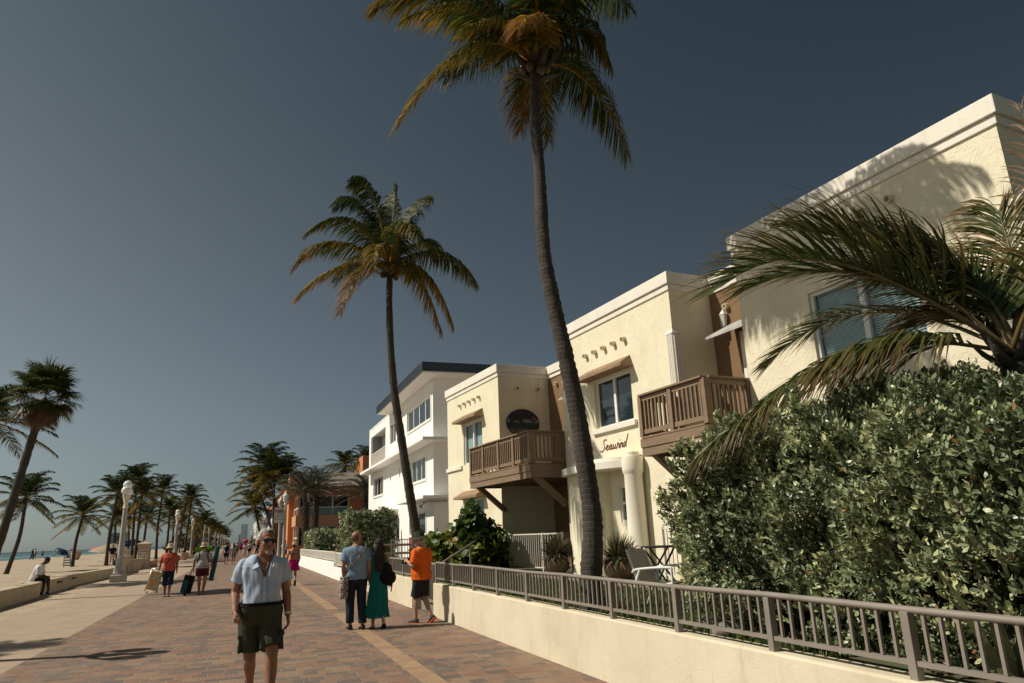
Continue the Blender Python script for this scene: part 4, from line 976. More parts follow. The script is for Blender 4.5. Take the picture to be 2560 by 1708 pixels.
# ------------------------------------------------------------------ low coconut palm behind the big hedge
rng = np.random.default_rng(11)
cC = np.array((6.43, 4.2, 3.0))
fgp = empty('coconut_palm', (6.6, 4.2, 0.6), 0, 'low coconut palm with long arching fronds and dry tips behind the big silver green hedge', 'palm tree')
palm_trunk([(6.6, 4.2, 0.55), (6.55, 4.2, 1.4), (6.45, 4.2, 2.9)], 0.16, 0.14, M['trunk'], fgp)
crown_boots(tuple(cC), 0.13, 12, fgp, M['trunk'], L=0.42)
FC = [
([(-0.83, 0.30, 0.76), (-1.38, 0.90, 1.48)], (-2.16, 1.20, 0.84)),
([(-0.30, 0.40, 0.81), (-0.75, 0.60, 1.26)], (-1.33, 0.80, 1.40)),
([(0.28, 0.40, 1.12), (-0.12, 0.60, 1.42)], (-0.60, 0.60, 0.89)),
([(-0.67, 0.20, 0.13), (-1.07, 0.70, 0.48)], (-2.63, 1.10, -0.77)),
([(-0.35, 0.55, 0.9), (-0.75, 1.1, 1.35)], (-1.5, 1.6, 1.05)),
([(0.98, 0.30, 0.88), (1.75, 0.30, 1.95)], (1.50, 0.30, 3.0)),
([(0.11, 0.30, 0.40), (0.05, 0.50, 0.62)], (-0.48, 0.70, 0.36)),
([(0.25, 0.1, 0.55), (0.1, 0.4, 1.05)], (-0.45, 0.6, 1.1)),
([(0.15, 0.25, 0.8), (0.05, 0.5, 1.35)], (-0.75, 0.7, 1.45)),
 ([(0.5, 0.1, 0.6), (0.8, 0.3, 1.2)], (0.9, 0.4, 1.7)), ([(0.25, 0.2, 0.6), (0.35, 0.4, 1.0)], (0.15, 0.6, 1.25)), ([(0.4, 0.5, 0.7), (1.0, 1.0, 1.0)], (1.6, 1.5, 0.9)), ([(0.4, -0.6, 0.7), (0.8, -1.3, 1.0)], (1.2, -2.2, 0.6)), ([(-0.3, -0.7, 0.8), (-0.6, -1.4, 1.1)], (-1.0, -2.2, 0.7)), ([(-0.2, 0.8, 0.8), (-0.4, 1.6, 1.0)], (-0.7, 2.4, 0.4)),
]
ages = [0.24, 0.18, 0.36, 0.32, 0.2, 1.0, 0.45, 0.34, 0.28, 0.35, 0.3, 0.3, 0.4, 0.5, 0.3]
for i, (mid, tip) in enumerate(FC):
    lf = [1.1, 1.05, 0.9, 1.12, 0.95, 0.5, 0.75, 0.8, 0.8, .85, .75, .7, .7, .7, .7][i]
    v, f_, t = frond([cC] + [cC + np.array(q) for q in mid] + [cC + np.array(tip)], leaf=lf, n=[112, 108, 92, 136, 92, 30, 80, 84, 76, 92, 84, 70, 70, 70, 70][i], width=0.033, tipdry=0.42, ang=(58, 20), age=ages[i], rng=rng, droop=[0.28, 0.25, 0.5, 1.15, 0.4, 0.5, 0.6, 0.7, 0.4, .8, .4, .5, .5, .5, .5][i], rach=0.032, segs=4, wind=(-0.10, 0.02, 0), start=0.2, flat=0.35 if i in (0, 1, 5) else 0.0, ragged=0.25)
    np_mesh('frond', v, f_, t, M['frondfg'], fgp, (6.6, 4.2, 0.6))

# ------------------------------------------------------------------ broadleaf hedges
def leaves(pos, axis, size, per, rng, aspect=0.55, spread=(35, 75), tint=None, stretch=0.16):
    """rosettes of obovate leaves: each leaf two quads"""
    n = len(pos); axis = nrm3(axis)
    ref = np.where(np.abs(axis[:, 2:3]) > 0.9, np.array([[1.0, 0, 0]]), np.array([[0, 0, 1.0]]))
    s = nrm3(np.cross(axis, ref)); w = np.cross(axis, s)
    Vs = []; Ts = []
    for k in range(per):
        ph = 2.4 * k + rng.uniform(0, 6.28, n); e = np.radians(rng.uniform(spread[0], spread[1], n))
        rad = np.cos(ph)[:, None] * s + np.sin(ph)[:, None] * w
        d = nrm3(np.cos(e)[:, None] * axis + np.sin(e)[:, None] * rad + rng.normal(0, 0.12, (n, 3)))
        side = nrm3(np.cross(d, axis) + 1e-5); nn = np.cross(side, d)
        L = size * rng.uniform(0.7, 1.25, n); W = L * aspect * rng.uniform(0.85, 1.15, n)
        b = pos - axis * (k * 0.012)[..., None] if hasattr(k, 'shape') else pos - axis * (k * size * stretch)
        cup = nn * (L * 0.10)[:, None]
        v = np.zeros((n, 6, 3))
        for j, (u_, ww, cc) in enumerate(((0.0, 0.22, 0.0), (0.58, 1.0, -1.0), (1.0, 0.36, 0.4))):
            c = b + d * (L * u_)[:, None] + cup * cc
            v[:, 2 * j] = c - side * (W * ww / 2)[:, None]; v[:, 2 * j + 1] = c + side * (W * ww / 2)[:, None]
        Vs.append(v)
        t0 = tint if tint is not None else rng.random(n) * 0.7
        t = np.clip(t0 + rng.normal(0, 0.10, n) + (0.12 if k < 2 else 0), 0, 0.93); t = np.where(rng.random(n) < 0.012, 1.0, t)
        Ts.append(np.repeat(t[:, None], 6, 1))
    V = np.stack(Vs, 1).reshape(-1, 3); T = np.stack(Ts, 1).reshape(-1)
    m = n * per; i = np.arange(m) * 6
    F = np.concatenate([np.stack([i, i + 1, i + 3, i + 2], 1), np.stack([i + 2, i + 3, i + 5, i + 4], 1)])
    return V, F, T

def vnoise(P, s, seed=0.0):
    return np.array([noise.noise(Vector((p[0] * s + seed, p[1] * s, p[2] * s))) for p in P])

def hedge(name, inside, bounds, count, size, m, label, cat, group=None, per=7, base=(0, 0, 0), seed=1, core=True, aspect=0.55, low_gap=0.0, shell=0.55, stems=30, spread=(35, 75), lump=0.16, stretch=0.16, rise=0.55):
    """inside(P) -> signed depth below the hedge surface in metres (positive inside), array in, array out"""
    rng = np.random.default_rng(seed)
    lo = np.array(bounds[0], float); hi = np.array(bounds[1], float)
    keepP = []; tot = 0
    while tot < count:
        P = rng.uniform(lo, hi, (count * 3, 3)); d = inside(P)
        d = d + lump * vnoise(P, 2.3, seed) + 0.12 * vnoise(P, 6.5, seed + 7)
        p = np.where(d > 0, np.exp(-d / (0.16 * shell / 0.55)), 0)
        if low_gap: p *= np.clip((P[:, 2] - lo[2]) / low_gap + 0.18, 0, 1)
        P = P[rng.random(len(P)) < p]; keepP.append(P); tot += len(P)
    P = np.concatenate(keepP)[:count]
    e = 0.03; d0 = inside(P)
    G = np.stack([inside(P + np.eye(3)[k] * e) - d0 for k in range(3)], 1) / e
    ax = nrm3(-G + np.array([0, 0, rise]) + rng.normal(0, 0.45, P.shape))
    tint = np.clip(0.42 + 0.34 * vnoise(P, 1.3, seed + 3) + 0.17 * rng.normal(0, 1, len(P)), 0.02, 0.85)
    V, F, T = leaves(P, ax, size, per, rng, aspect=aspect, tint=tint, spread=spread, stretch=stretch)
    root = empty(name, base, 0, label, cat, group)
    np_mesh('leaves', V, F, T, m, root, base)
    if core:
        # twigs behind the leaves and inner growth with the hedge's shade put into its dark tint
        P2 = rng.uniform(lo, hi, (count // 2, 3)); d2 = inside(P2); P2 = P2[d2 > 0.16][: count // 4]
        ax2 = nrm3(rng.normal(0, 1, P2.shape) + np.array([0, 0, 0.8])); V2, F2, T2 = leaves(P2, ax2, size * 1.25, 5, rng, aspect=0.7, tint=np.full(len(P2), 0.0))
        np_mesh('shade_tinted_growth', V2, F2, T2, m, root, base)
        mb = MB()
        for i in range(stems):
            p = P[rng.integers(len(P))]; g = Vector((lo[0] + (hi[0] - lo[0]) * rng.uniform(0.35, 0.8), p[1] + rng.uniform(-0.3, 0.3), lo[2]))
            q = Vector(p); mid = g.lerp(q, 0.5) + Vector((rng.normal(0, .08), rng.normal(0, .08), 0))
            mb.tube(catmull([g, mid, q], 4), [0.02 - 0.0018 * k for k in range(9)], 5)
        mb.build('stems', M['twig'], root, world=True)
    return root

def big_in(P):
    x, y, z = P[:, 0], P[:, 1], P[:, 2]
    front = 4.14 + 0.10 * np.sin(y * 1.7) + 0.14 * np.clip((1.5 - z), 0, 1)
    top = 2.30 + 0.36 * np.clip(x - 4.3, 0, 1.6) / 1.3 + 0.10 * np.sin(y * 1.3 + 1) + 0.06 * np.sin(y * 3.1)
    end = 6.55 - 0.55 * np.clip(z - 1.5, 0, 1) - 0.35 * np.clip(1.3 - z, 0, 1) + 0.25 * (x - 4.2) + 0.12 * np.sin(z * 4)
    return np.minimum(np.minimum(x - front, top - z), np.minimum(end - y, 6.4 - x))
hedge('silver_hedge', big_in, ((4.0, 1.4, 0.62), (6.3, 7.6, 3.1)), 20000, 0.050, M['buttonwood'], 'huge silver green broadleaf hedge filling the lower right behind the railing', 'hedge', per=8, base=(4.9, 3.5, 0.6), seed=2, low_gap=1.5, stems=90, shell=0.62, lump=0.36, aspect=0.52, spread=(25, 65), stretch=0.30, rise=0.95)

def boxy(x0, x1, y0, y1, zt, r=0.15):
    def f(P):
        x, y, z = P[:, 0], P[:, 1], P[:, 2]
        return np.minimum(np.minimum(np.minimum(x - x0, x1 - x), np.minimum(y - y0, y1 - y)), zt + 0.06 * np.sin(x * 5 + y * 3) - z)
    return f
hedge('box_hedge', boxy(4.15, 6.15, 30.6, 33.4, 2.72), ((4.0, 30.4, 0.62), (6.3, 33.6, 3.0)), 3800, 0.09, M['buttonwood'], 'tall boxy clipped hedge behind the couple, before the white building', 'hedge', 'clipped hedges', per=6, base=(5.1, 32, 0.6), seed=5, shell=0.5, stems=12)
hedge('box_hedge', boxy(4.0, 6.6, 44.0, 50.5, 2.15), ((3.9, 43.8, 0.62), (6.7, 50.7, 2.4)), 3600, 0.11, M['buttonwood'], 'long low clipped hedge in front of the orange building', 'hedge', 'clipped hedges', per=6, base=(5.2, 47, 0.6), seed=6, shell=0.5, stems=8)
# sea grape: big round leaves
def grape_in(P):
    x, y, z = P[:, 0], P[:, 1], P[:, 2]
    a = 1 - np.sqrt(((x - 5.85) / 0.95) ** 2 + ((y - 18.9) / 1.3) ** 2 + ((z - 1.0) / 0.95) ** 2)
    b = 1 - np.sqrt(((x - 5.1) / 0.85) ** 2 + ((y - 19.2) / 1.2) ** 2 + ((z - 0.95) / 0.72) ** 2)
    c = 1 - np.sqrt(((x - 5.75) / 0.38) ** 2 + ((y - 18.6) / 0.6) ** 2 + ((z - 1.75) / 0.62) ** 2)
    return np.maximum(np.maximum(a, b), c) * 0.8
hedge('sea_grape_bush', grape_in, ((4.2, 17.4, 0.62), (6.9, 20.6, 2.5)), 620, 0.19, M['grape'], 'large round leaved green bush behind the railing, below the far balcony', 'bush', per=4, base=(5.5, 18.9, 0.6), seed=8, aspect=1.0, shell=0.9, stems=16, spread=(50, 95))

# ------------------------------------------------------------------ lawn grass
def grass_field():
    rng = np.random.default_rng(21); n = 60000
    x = rng.uniform(4.03, 7.0, n); y = rng.uniform(4.5, 17.5, n)
    lim = 6.35 - 0.03 * (y - 5); k = (x < lim); x, y = x[k], y[k]; n = len(x)
    h = rng.uniform(0.035, 0.085, n); a = rng.uniform(0, 6.28, n); w = rng.uniform(0.005, 0.010, n)
    le = rng.uniform(0, 0.04, n)
    V = np.zeros((n, 4, 3)); dx, dy = np.cos(a), np.sin(a)
    V[:, 0] = np.stack([x - dx * w, y - dy * w, np.full(n, 0.6)], 1); V[:, 1] = np.stack([x + dx * w, y + dy * w, np.full(n, 0.6)], 1)
    V[:, 2] = np.stack([x + dx * w * .3 - dy * le, y + dy * w * .3 + dx * le, 0.6 + h], 1); V[:, 3] = np.stack([x - dx * w * .3 - dy * le, y - dy * w * .3 + dx * le, 0.6 + h], 1)
    i = np.arange(n) * 4; t = np.clip(0.4 + 0.25 * rng.normal(0, 1, n), 0, 1)
    o = np_mesh('grass', V.reshape(-1, 3), np.stack([i, i + 1, i + 2, i + 3], 1), np.repeat(t, 4), M['grass'])
    tag(o, 'short green grass on the lawn behind the railing', 'grass', kind='stuff')
grass_field()

# ------------------------------------------------------------------ spiky plants in round pots
M['pot'] = mat('clay_pot', (0.17, 0.12, 0.075), (0.095, 0.068, 0.042), 0.7, 3.0, 0.2, 20, stain=((0.28, 0.24, 0.17), 0.3))
def potted(loc, s, label, seed):
    rng = np.random.default_rng(seed); r = empty('potted_plant', loc, 0, label, 'potted plant', 'spiky plants in round clay pots')
    x, y, z = loc
    mb = MB().lathe([(0.0, 0.0), (0.16, 0.0), (0.2, 0.02), (0.29, 0.13), (0.315, 0.24), (0.29, 0.36), (0.235, 0.43), (0.25, 0.455), (0.225, 0.46), (0.2, 0.42), (0.0, 0.40)], (x, y, z), 32)
    for i, v in enumerate(mb.v): mb.v[i] = (x + (v[0] - x) * s, y + (v[1] - y) * s, z + (v[2] - z) * s)
    mb.build('pot', M['pot'], r, world=True, smooth=True)
    n = 300; a = rng.uniform(0, 6.28, n); e = np.radians(rng.uniform(-5, 85, n)); L = rng.uniform(0.30, 0.56, n) * s * 1.1
    d = np.stack([np.cos(a) * np.cos(e), np.sin(a) * np.cos(e), np.sin(e)], 1)
    b = np.array([x, y, z + 0.42 * s]) + d * np.array([0.16, 0.16, 0.03]) * s
    sd = np.stack([-np.sin(a), np.cos(a), np.zeros(n)], 1); V = np.zeros((n, 4, 2, 3)); p = b.copy(); dd = d
    for k, wv in enumerate((0.018, 0.022, 0.014, 0.001)):
        V[:, k, 0] = p - sd * wv * s; V[:, k, 1] = p + sd * wv * s
        dd = nrm3(dd + np.array([0, 0, -0.16])); p = p + dd * (L / 3)[:, None]
    i = np.arange(n) * 8; F = np.concatenate([np.stack([i + 2 * k, i + 2 * k + 1, i + 2 * k + 3, i + 2 * k + 2], 1) for k in range(3)])
    t = np.repeat(np.clip(rng.random(n) * 0.8, 0, 1)[:, None], 8, 1) + np.array([0, 0, .05, .05, .15, .15, .3, .3])
    np_mesh('spiky_leaves', V.reshape(-1, 3), F, np.clip(t, 0, 1).ravel(), M['aloe'], r, loc)
potted((7.12, 16.22, 0.6), 0.98, 'spiky brown green plant in a round clay pot, left of the tall palm trunk', 4)
potted((7.18, 13.25, 0.6), 0.98, 'spiky green plant in a round clay pot, between palm trunk and white column', 5)
# ------------------------------------------------------------------ people
def skin_mat(name, col, dark):
    return mat(name, col, dark, 0.55, 14.0, 0.25, 60, spec=0.35, sub=0.15)
M['skin_tan'] = skin_mat('skin_tanned', (0.30, 0.145, 0.085), (0.235, 0.105, 0.06))
M['skin_mid'] = skin_mat('skin_medium', (0.36, 0.195, 0.125), (0.29, 0.145, 0.09))
M['skin_light'] = skin_mat('skin_light', (0.43, 0.26, 0.18), (0.36, 0.20, 0.135))
M['skin_dark'] = skin_mat('skin_dark', (0.075, 0.042, 0.028), (0.055, 0.03, 0.02))
def cloth(name, c, c2=None, ns=9.0, bump=0.2, bs=180, rough=0.85): return mat(name, c, c2 or tuple(k * 0.85 for k in c), rough, ns, bump, bs, spec=0.15)
M['shirt_blue'] = cloth('pale_blue_shirt', (0.42, 0.50, 0.62), (0.37, 0.445, 0.56))
M['olive'] = cloth('olive_cargo_cloth', (0.054, 0.056, 0.038), (0.040, 0.042, 0.028))
M['tee_blue'] = cloth('slate_blue_tee', (0.20, 0.29, 0.40), (0.17, 0.25, 0.35))
M['jeans'] = cloth('dark_jeans', (0.022, 0.030, 0.046), (0.014, 0.019, 0.030))
M['teal'] = cloth('teal_dress', (0.007, 0.125, 0.115), (0.005, 0.095, 0.088))
M['orange'] = cloth('orange_tee', (0.70, 0.125, 0.012), (0.60, 0.10, 0.01))
M['charcoal'] = cloth('charcoal_cloth', (0.032, 0.034, 0.034), (0.022, 0.023, 0.024))
M['black'] = cloth('black_cloth', (0.012, 0.012, 0.013), (0.008, 0.008, 0.009))
M['pink'] = cloth('magenta_wrap', (0.36, 0.010, 0.13), (0.29, 0.008, 0.10))
M['coral'] = cloth('coral_shirt', (0.47, 0.10, 0.075), (0.40, 0.08, 0.06))
M['greytee'] = cloth('light_grey_tee', (0.36, 0.37, 0.37), (0.31, 0.32, 0.32))
M['maroon'] = cloth('maroon_shorts', (0.085, 0.012, 0.018), (0.06, 0.009, 0.013))
M['whitecloth'] = cloth('white_cloth', (0.70, 0.70, 0.70), (0.60, 0.60, 0.61))
M['navy'] = cloth('navy_cloth', (0.018, 0.025, 0.05), (0.012, 0.017, 0.035))
M['straw'] = mat('straw_hat', (0.62, 0.50, 0.32), (0.50, 0.39, 0.24), 0.85, 30.0, 0.3, 120)
M['hair_white'] = mat('grey_white_hair', (0.50, 0.48, 0.45), (0.22, 0.21, 0.20), 0.7, 40.0, 0.6, 90, stretch=(1, 1, 0.3))
M['hair_dark'] = mat('dark_brown_hair', (0.020, 0.012, 0.008), (0.007, 0.0045, 0.0035), 0.75, 30.0, 0.6, 90, stretch=(1, 1, 0.15))
M['stubble'] = mat('cropped_hair', (0.13, 0.085, 0.06), (0.09, 0.06, 0.042), 0.8, 60.0, 0.3, 200)
M['lens'] = mat('dark_sunglass_lens', (0.012, 0.010, 0.009), (0.008, 0.008, 0.008), 0.12, 3.0, spec=0.7)
M['shoe_dark'] = mat('dark_shoe', (0.03, 0.03, 0.032), (0.02, 0.02, 0.022), 0.7, 8.0)
M['shoe_orange'] = mat('orange_sole', (0.65, 0.10, 0.015), (0.5, 0.08, 0.012), 0.7, 8.0)
M['tealbag'] = cloth('teal_luggage', (0.012, 0.10, 0.115), (0.010, 0.075, 0.09))
M['green'] = cloth('lime_towel', (0.14, 0.38, 0.035), (0.11, 0.30, 0.03))
M['whitestrap'] = mat('white_band', (0.75, 0.75, 0.72), (0.65, 0.65, 0.62), 0.5, 5.0)
M['metal'] = mat('grey_metal', (0.45, 0.45, 0.45), (0.35, 0.35, 0.35), 0.35, 6.0, metal=0.8)

def solid(mb, name, m, parent, voxel, smooth=3, wr=None, cut=None, scale=1.0, seed=0.0, parent_local=True):
    """melt overlapping closed shapes into ONE continuous surface; wr = (amplitude, frequency, stretch z); cut(p)->True removes faces"""
    me = mb.mesh(name + '_raw'); tmp = bpy.data.objects.new('tmp', me); COL.objects.link(tmp)
    r = tmp.modifiers.new('r', 'REMESH'); r.mode = 'VOXEL'; r.voxel_size = voxel; r.use_smooth_shade = True
    if smooth: s = tmp.modifiers.new('s', 'SMOOTH'); s.iterations = smooth; s.factor = 0.5
    dg = bpy.context.evaluated_depsgraph_get(); out = bpy.data.meshes.new_from_object(tmp.evaluated_get(dg))
    bpy.data.objects.remove(tmp); bpy.data.meshes.remove(me)
    n = len(out.vertices); co = np.empty(n * 3, np.float32); out.vertices.foreach_get('co', co); co = co.reshape(-1, 3)
    if wr:
        no = np.empty(n * 3, np.float32); out.vertices.foreach_get('normal', no); no = no.reshape(-1, 3)
        a, fq, sz = wr[:3]
        d = np.array([noise.noise(Vector((p[0] * fq + seed, p[1] * fq, p[2] * fq * sz + 0.6 * p[0] * fq))) + 0.5 * noise.noise(Vector((p[0] * fq * 2.3, p[1] * fq * 2.3 + seed, p[2] * fq * 2.3 * sz))) for p in co])
        co = co + no * (a * d)[:, None]
    if cut:
        out.vertices.foreach_set('co', co.ravel()); bm = bmesh.new(); bm.from_mesh(out)
        bmesh.ops.delete(bm, geom=[f for f in bm.faces if cut(f.calc_center_median())], context='FACES'); bm.to_mesh(out); bm.free()
        n = len(out.vertices); co = np.empty(n * 3, np.float32); out.vertices.foreach_get('co', co); co = co.reshape(-1, 3)
    co *= scale
    out.vertices.foreach_set('co', co.ravel()); out.polygons.foreach_set('use_smooth', [True] * len(out.polygons)); out.update(); out.name = name
    out.materials.clear(); out.materials.append(m)
    o = bpy.data.objects.new(name, out); COL.objects.link(o)
    if parent: o.parent = parent
    return o

class Fig:
    TOR = [(0.80, 0.120, 0.095), (0.87, 0.160, 0.112), (0.94, 0.163, 0.115), (1.02, 0.152, 0.108), (1.10, 0.145, 0.105), (1.20, 0.152, 0.110), (1.30, 0.166, 0.114), (1.365, 0.170, 0.106), (1.405, 0.158, 0.094), (1.435, 0.128, 0.080), (1.462, 0.092, 0.070), (1.485, 0.070, 0.064)]
    def __init__(s, label, loc, rz=0.0, scale=1.0, voxel=0.009, skin='skin_mid', lean=(0, 0), head=(0, 0, 0), headoff=(0, -0.02), armL=None, armR=None, legL=None, legR=None, girth=1.0, belly=0.0, shoulder=1.0, group=None, hs=1.07,
                 curl=(35, 35), seat=False, hips=(0, 0, 0), body=True, bust=0.0, simple=False, tors=None):
        s.S = scale; s.vx = voxel; s.lean = lean; s.girth = girth; s.belly = belly; s.sh = shoulder; s.hips = Vector(hips)
        s.bust = bust; s.simple = simple
        s.armR = [Vector(p) for p in (armR or [(-0.182, 0.01, 1.378), (-0.245, 0.03, 1.12), (-0.26, -0.06, 0.87)])]   # viewer's left when facing the viewer
        s.armL = [Vector(p) for p in (armL or [(0.182, 0.01, 1.378), (0.245, 0.03, 1.12), (0.26, -0.06, 0.87)])]
        s.legR = [Vector(p) for p in (legR or [(-0.09, 0, 0.88), (-0.10, -0.03, 0.48), (-0.10, 0.02, 0.085)])]
        s.legL = [Vector(p) for p in (legL or [(0.09, 0, 0.88), (0.10, -0.03, 0.48), (0.10, 0.02, 0.085)])]
        s.curl = curl; s.hc = s.sp(1.604) + Vector((0, headoff[1], 0)) + Vector((headoff[0], 0, 0))
        s.HM = Matrix.Translation(s.hc) @ Euler((head[1], head[2], head[0])).to_matrix().to_4x4() @ Matrix.Scale(hs, 4)
        mb = MB(); s.torso(mb, 0.0); s.head(mb)
        for a, c in ((s.armR, curl[0]), (s.armL, curl[1])):
            s.arm(mb, a); s.hand(mb, a, c)
        for l in (s.legR, s.legL): s.leg(mb, l); s.foot(mb, l)
        s.o = solid(mb, 'person', M[skin], None, voxel, 3, scale=scale)
        s.o.location = loc; s.o.rotation_euler = (0, 0, rz)
        tag(s.o, label, 'person', group)
    def sp(s, z):
        k = max(0.0, z - 0.88); return Vector((s.lean[0] * k, s.lean[1] * k, z)) + s.hips
    def torso(s, mb, m, z0=0.0, z1=9, extra=0.0, n=28, hem=None, low=0.0):
        rings = []; T = s.TOR
        zs = [t for t in T if z0 <= t[0] <= z1]
        def at(z):
            for a, b in zip(T[:-1], T[1:]):
                if a[0] <= z <= b[0]:
                    k = (z - a[0]) / (b[0] - a[0]); return (z, a[1] + (b[1] - a[1]) * k, a[2] + (b[2] - a[2]) * k)
            return T[0] if z < T[0][0] else T[-1]
        if z0 > T[0][0]: zs = [at(z0)] + [t for t in zs if t[0] > z0 + 0.01]
        if z1 < T[-1][0]: zs = [t for t in zs if t[0] < z1 - 0.01] + [at(z1)]
        if low: t = zs[0]; zs = [(t[0] - low, t[1] + 0.004, t[2] + 0.004)] + zs
        for (z, rx, ry) in zs:
            g = s.girth; b = s.belly * math.exp(-((z - 1.05) / 0.13) ** 2); bu = s.bust * math.exp(-((z - 1.27) / 0.06) ** 2)
            shx = rx * (s.sh if z > 1.2 else 1) * g + m + extra; c = s.sp(z); ring = []
            for k in range(n):
                a = 2 * PI * k / n; ca, sa = math.cos(a), math.sin(a)
                ex = 2.4; x = shx * math.copysign(abs(ca) ** (2 / ex), ca); y = (ry * g + m + extra) * math.copysign(abs(sa) ** (2 / ex), sa)
                if sa < 0: y -= (b + bu) * (-sa)
                else: y += b * 0.15 * sa
                ring.append(c + Vector((x, y, 0)))
            rings.append(ring)
        mb.loft(rings); return rings
    def front(s, z, x=0.0, m=0.02):
        """point on the chest or belly"""
        T = s.TOR
        for a, b in zip(T[:-1], T[1:]):
            if a[0] <= z <= b[0]: k = (z - a[0]) / (b[0] - a[0]); rx = a[1] + (b[1] - a[1]) * k; ry = a[2] + (b[2] - a[2]) * k; break
        rx = rx * s.girth + m; ry = ry * s.girth + m + s.belly * math.exp(-((z - 1.05) / 0.13) ** 2)
        q = max(0.0, 1 - (abs(x) / rx) ** 2.4) ** (1 / 2.4); return s.sp(z) + Vector((x, -ry * q, 0))
    def head(s, mb):
        H = s.HM; R3 = H.to_3x3()
        def E(c, r, nu=18, nv=14): mb.sphere(H @ Vector(c), r, nu, nv, M=R3)
        E((0, 0.012, 0.032), (0.075, 0.094, 0.086)); E((0, -0.026, -0.032), (0.060, 0.064, 0.084)); E((0, -0.052, -0.086), (0.036, 0.034, 0.030))
        for k in (-1, 1): E((0.032 * k, -0.058, -0.028), (0.028, 0.028, 0.026), 10, 8); E((0.077 * k, 0.012, -0.006), (0.010, 0.021, 0.031), 10, 8)
        mb.tube([H @ Vector((0, -0.085, 0.018)), H @ Vector((0, -0.102, -0.012)), H @ Vector((0, -0.108, -0.028))], [0.010, 0.014, 0.016], 8)
        E((0, -0.080, 0.024), (0.050, 0.017, 0.012), 12, 8); E((0, -0.086, -0.062), (0.024, 0.011, 0.010), 10, 8)
        mb.tube([H @ Vector((0, 0.024, -0.02)), H @ Vector((0, 0.012, -0.10)), s.sp(1.44) + Vector((0, 0.012, 0))], [0.058, 0.056, 0.072], 14)
    def arm(s, mb, a):
        sh, el, wr = a; g = s.girth ** 0.5
        mb.sphere(sh, 0.049 * g, 12, 10)
        m1 = sh.lerp(el, 0.45); m2 = el.lerp(wr, 0.28)
        mb.tube([sh, m1, el, m2, wr], [0.047 * g, 0.047 * g, 0.040 * g, 0.043 * g, 0.028 * g], 12)
    def hand(s, mb, a, curl):
        sh, el, wr = a; d = (wr - el).normalized(); side = -1 if sh.x < 0 else 1
        fwd = Vector((0, -1, 0)); fwd = (fwd - d * fwd.dot(d)).normalized(); inw = d.cross(fwd) * 1.0
        if inw.x * side > 0: inw = -inw              # palm faces the thigh
        mb.tube([wr - d * 0.01, wr + d * 0.035, wr + d * 0.085], [0.026, 0.037, 0.036], 12, sq=(1, 0.5), up=tuple(inw)) if False else mb.loft([[p + fwd * (w_ * math.cos(2 * PI * k / 12)) + inw * (t_ * math.sin(2 * PI * k / 12)) for k in range(12)] for p, w_, t_ in ((wr - d * 0.01, 0.026, 0.020), (wr + d * 0.03, 0.038, 0.019), (wr + d * 0.065, 0.043, 0.017), (wr + d * 0.088, 0.040, 0.013))])
        for i, (off, L) in enumerate(((0.031, 0.072), (0.0105, 0.080), (-0.0105, 0.075), (-0.031, 0.060))):
            p = wr + d * (0.080 - 0.004 * abs(i - 1)) + fwd * off; q = [p]; dd = d.copy(); c = R(curl + 4 * i)
            for f_ in (0.45, 0.31, 0.24):
                dd = Matrix.Rotation(c, 3, inw.cross(dd).normalized()) @ dd if False else (dd * math.cos(c) + inw * math.sin(c)); inw2 = None
                q.append(q[-1] + dd.normalized() * L * f_); c *= 1.25
            mb.tube(q, [0.0098, 0.0092, 0.0083, 0.0066], 7)
        p = wr + d * 0.022 + fwd * 0.03
        mb.tube([p, p + (fwd * 0.75 + d * 0.75).normalized() * 0.032 + inw * 0.006, p + (fwd * 0.45 + d).normalized() * 0.064 + inw * 0.018], [0.0125, 0.0108, 0.0078], 7)
    def leg(s, mb, l):
        h, k, a = [l[0] + s.hips, l[1], l[2]]; g = s.girth ** 0.5
        m1 = h.lerp(k, 0.4); m2 = k.lerp(a, 0.28) + Vector((0, 0.012, 0)); m3 = k.lerp(a, 0.65)
        mb.tube([h + Vector((0, 0, 0.03)), m1, k + Vector((0, 0, 0.05)), k, m2, m3, a], [0.092 * g, 0.078 * g, 0.058 * g, 0.054 * g, 0.056 * g, 0.042 * g, 0.035 * g], 14)
        mb.sphere(k + Vector((0, -0.018, 0)), (0.044 * g, 0.044 * g, 0.05 * g), 10, 8)
    def footframe(s, l):
        k, a = l[1], l[2]; sh = (a - k).normalized(); f = Vector((0, -1, 0)); f = (f - sh * f.dot(sh)).normalized()
        lift = max(0.0, a.z - 0.09); f = (f + Vector((0, 0, -min(0.9, lift * 6)))).normalized() if lift > 0.02 else Vector((0, -1, 0)); return a, f
    def foot(s, mb, l, grow=0.0, h=1.0):
        a, f = s.footframe(l); sd = f.cross(Vector((0, 0, 1))).normalized(); up = sd.cross(f)
        out = 0.012 * (1 if a.x > 0 else -1); rings = []
        for (t, w, hh) in ((-0.062, 0.022, 0.050), (-0.045, 0.034, 0.075), (0.0, 0.037, 0.082), (0.06, 0.040, 0.055), (0.12, 0.046, 0.036), (0.165, 0.040, 0.028), (0.188, 0.022, 0.020)):
            c = a + f * t - up * 0.085; rings.append([c + sd * ((w + grow) * math.cos(2 * PI * k / 14)) + up * max(0.0 - grow * 0.2, (hh + grow) * 0.5 * (1 + math.sin(2 * PI * k / 14))) for k in range(14)])
        mb.loft(rings)
    # ---- clothing: each a child mesh
    def hollow(s, mb, path, rad, n=16):
        """sleeve or trouser leg whose lower end is open (turned in)"""
        path = [Vector(p) for p in path]; d = (path[-1] - path[-2]).normalized(); w = max(0.010, s.vx * 1.7)
        P = path + [path[-1] - d * 0.002, path[-1] - d * 0.045]; Rr = list(rad) + [rad[-1] - w, rad[-1] - w]
        mb.tube(P, Rr, n)
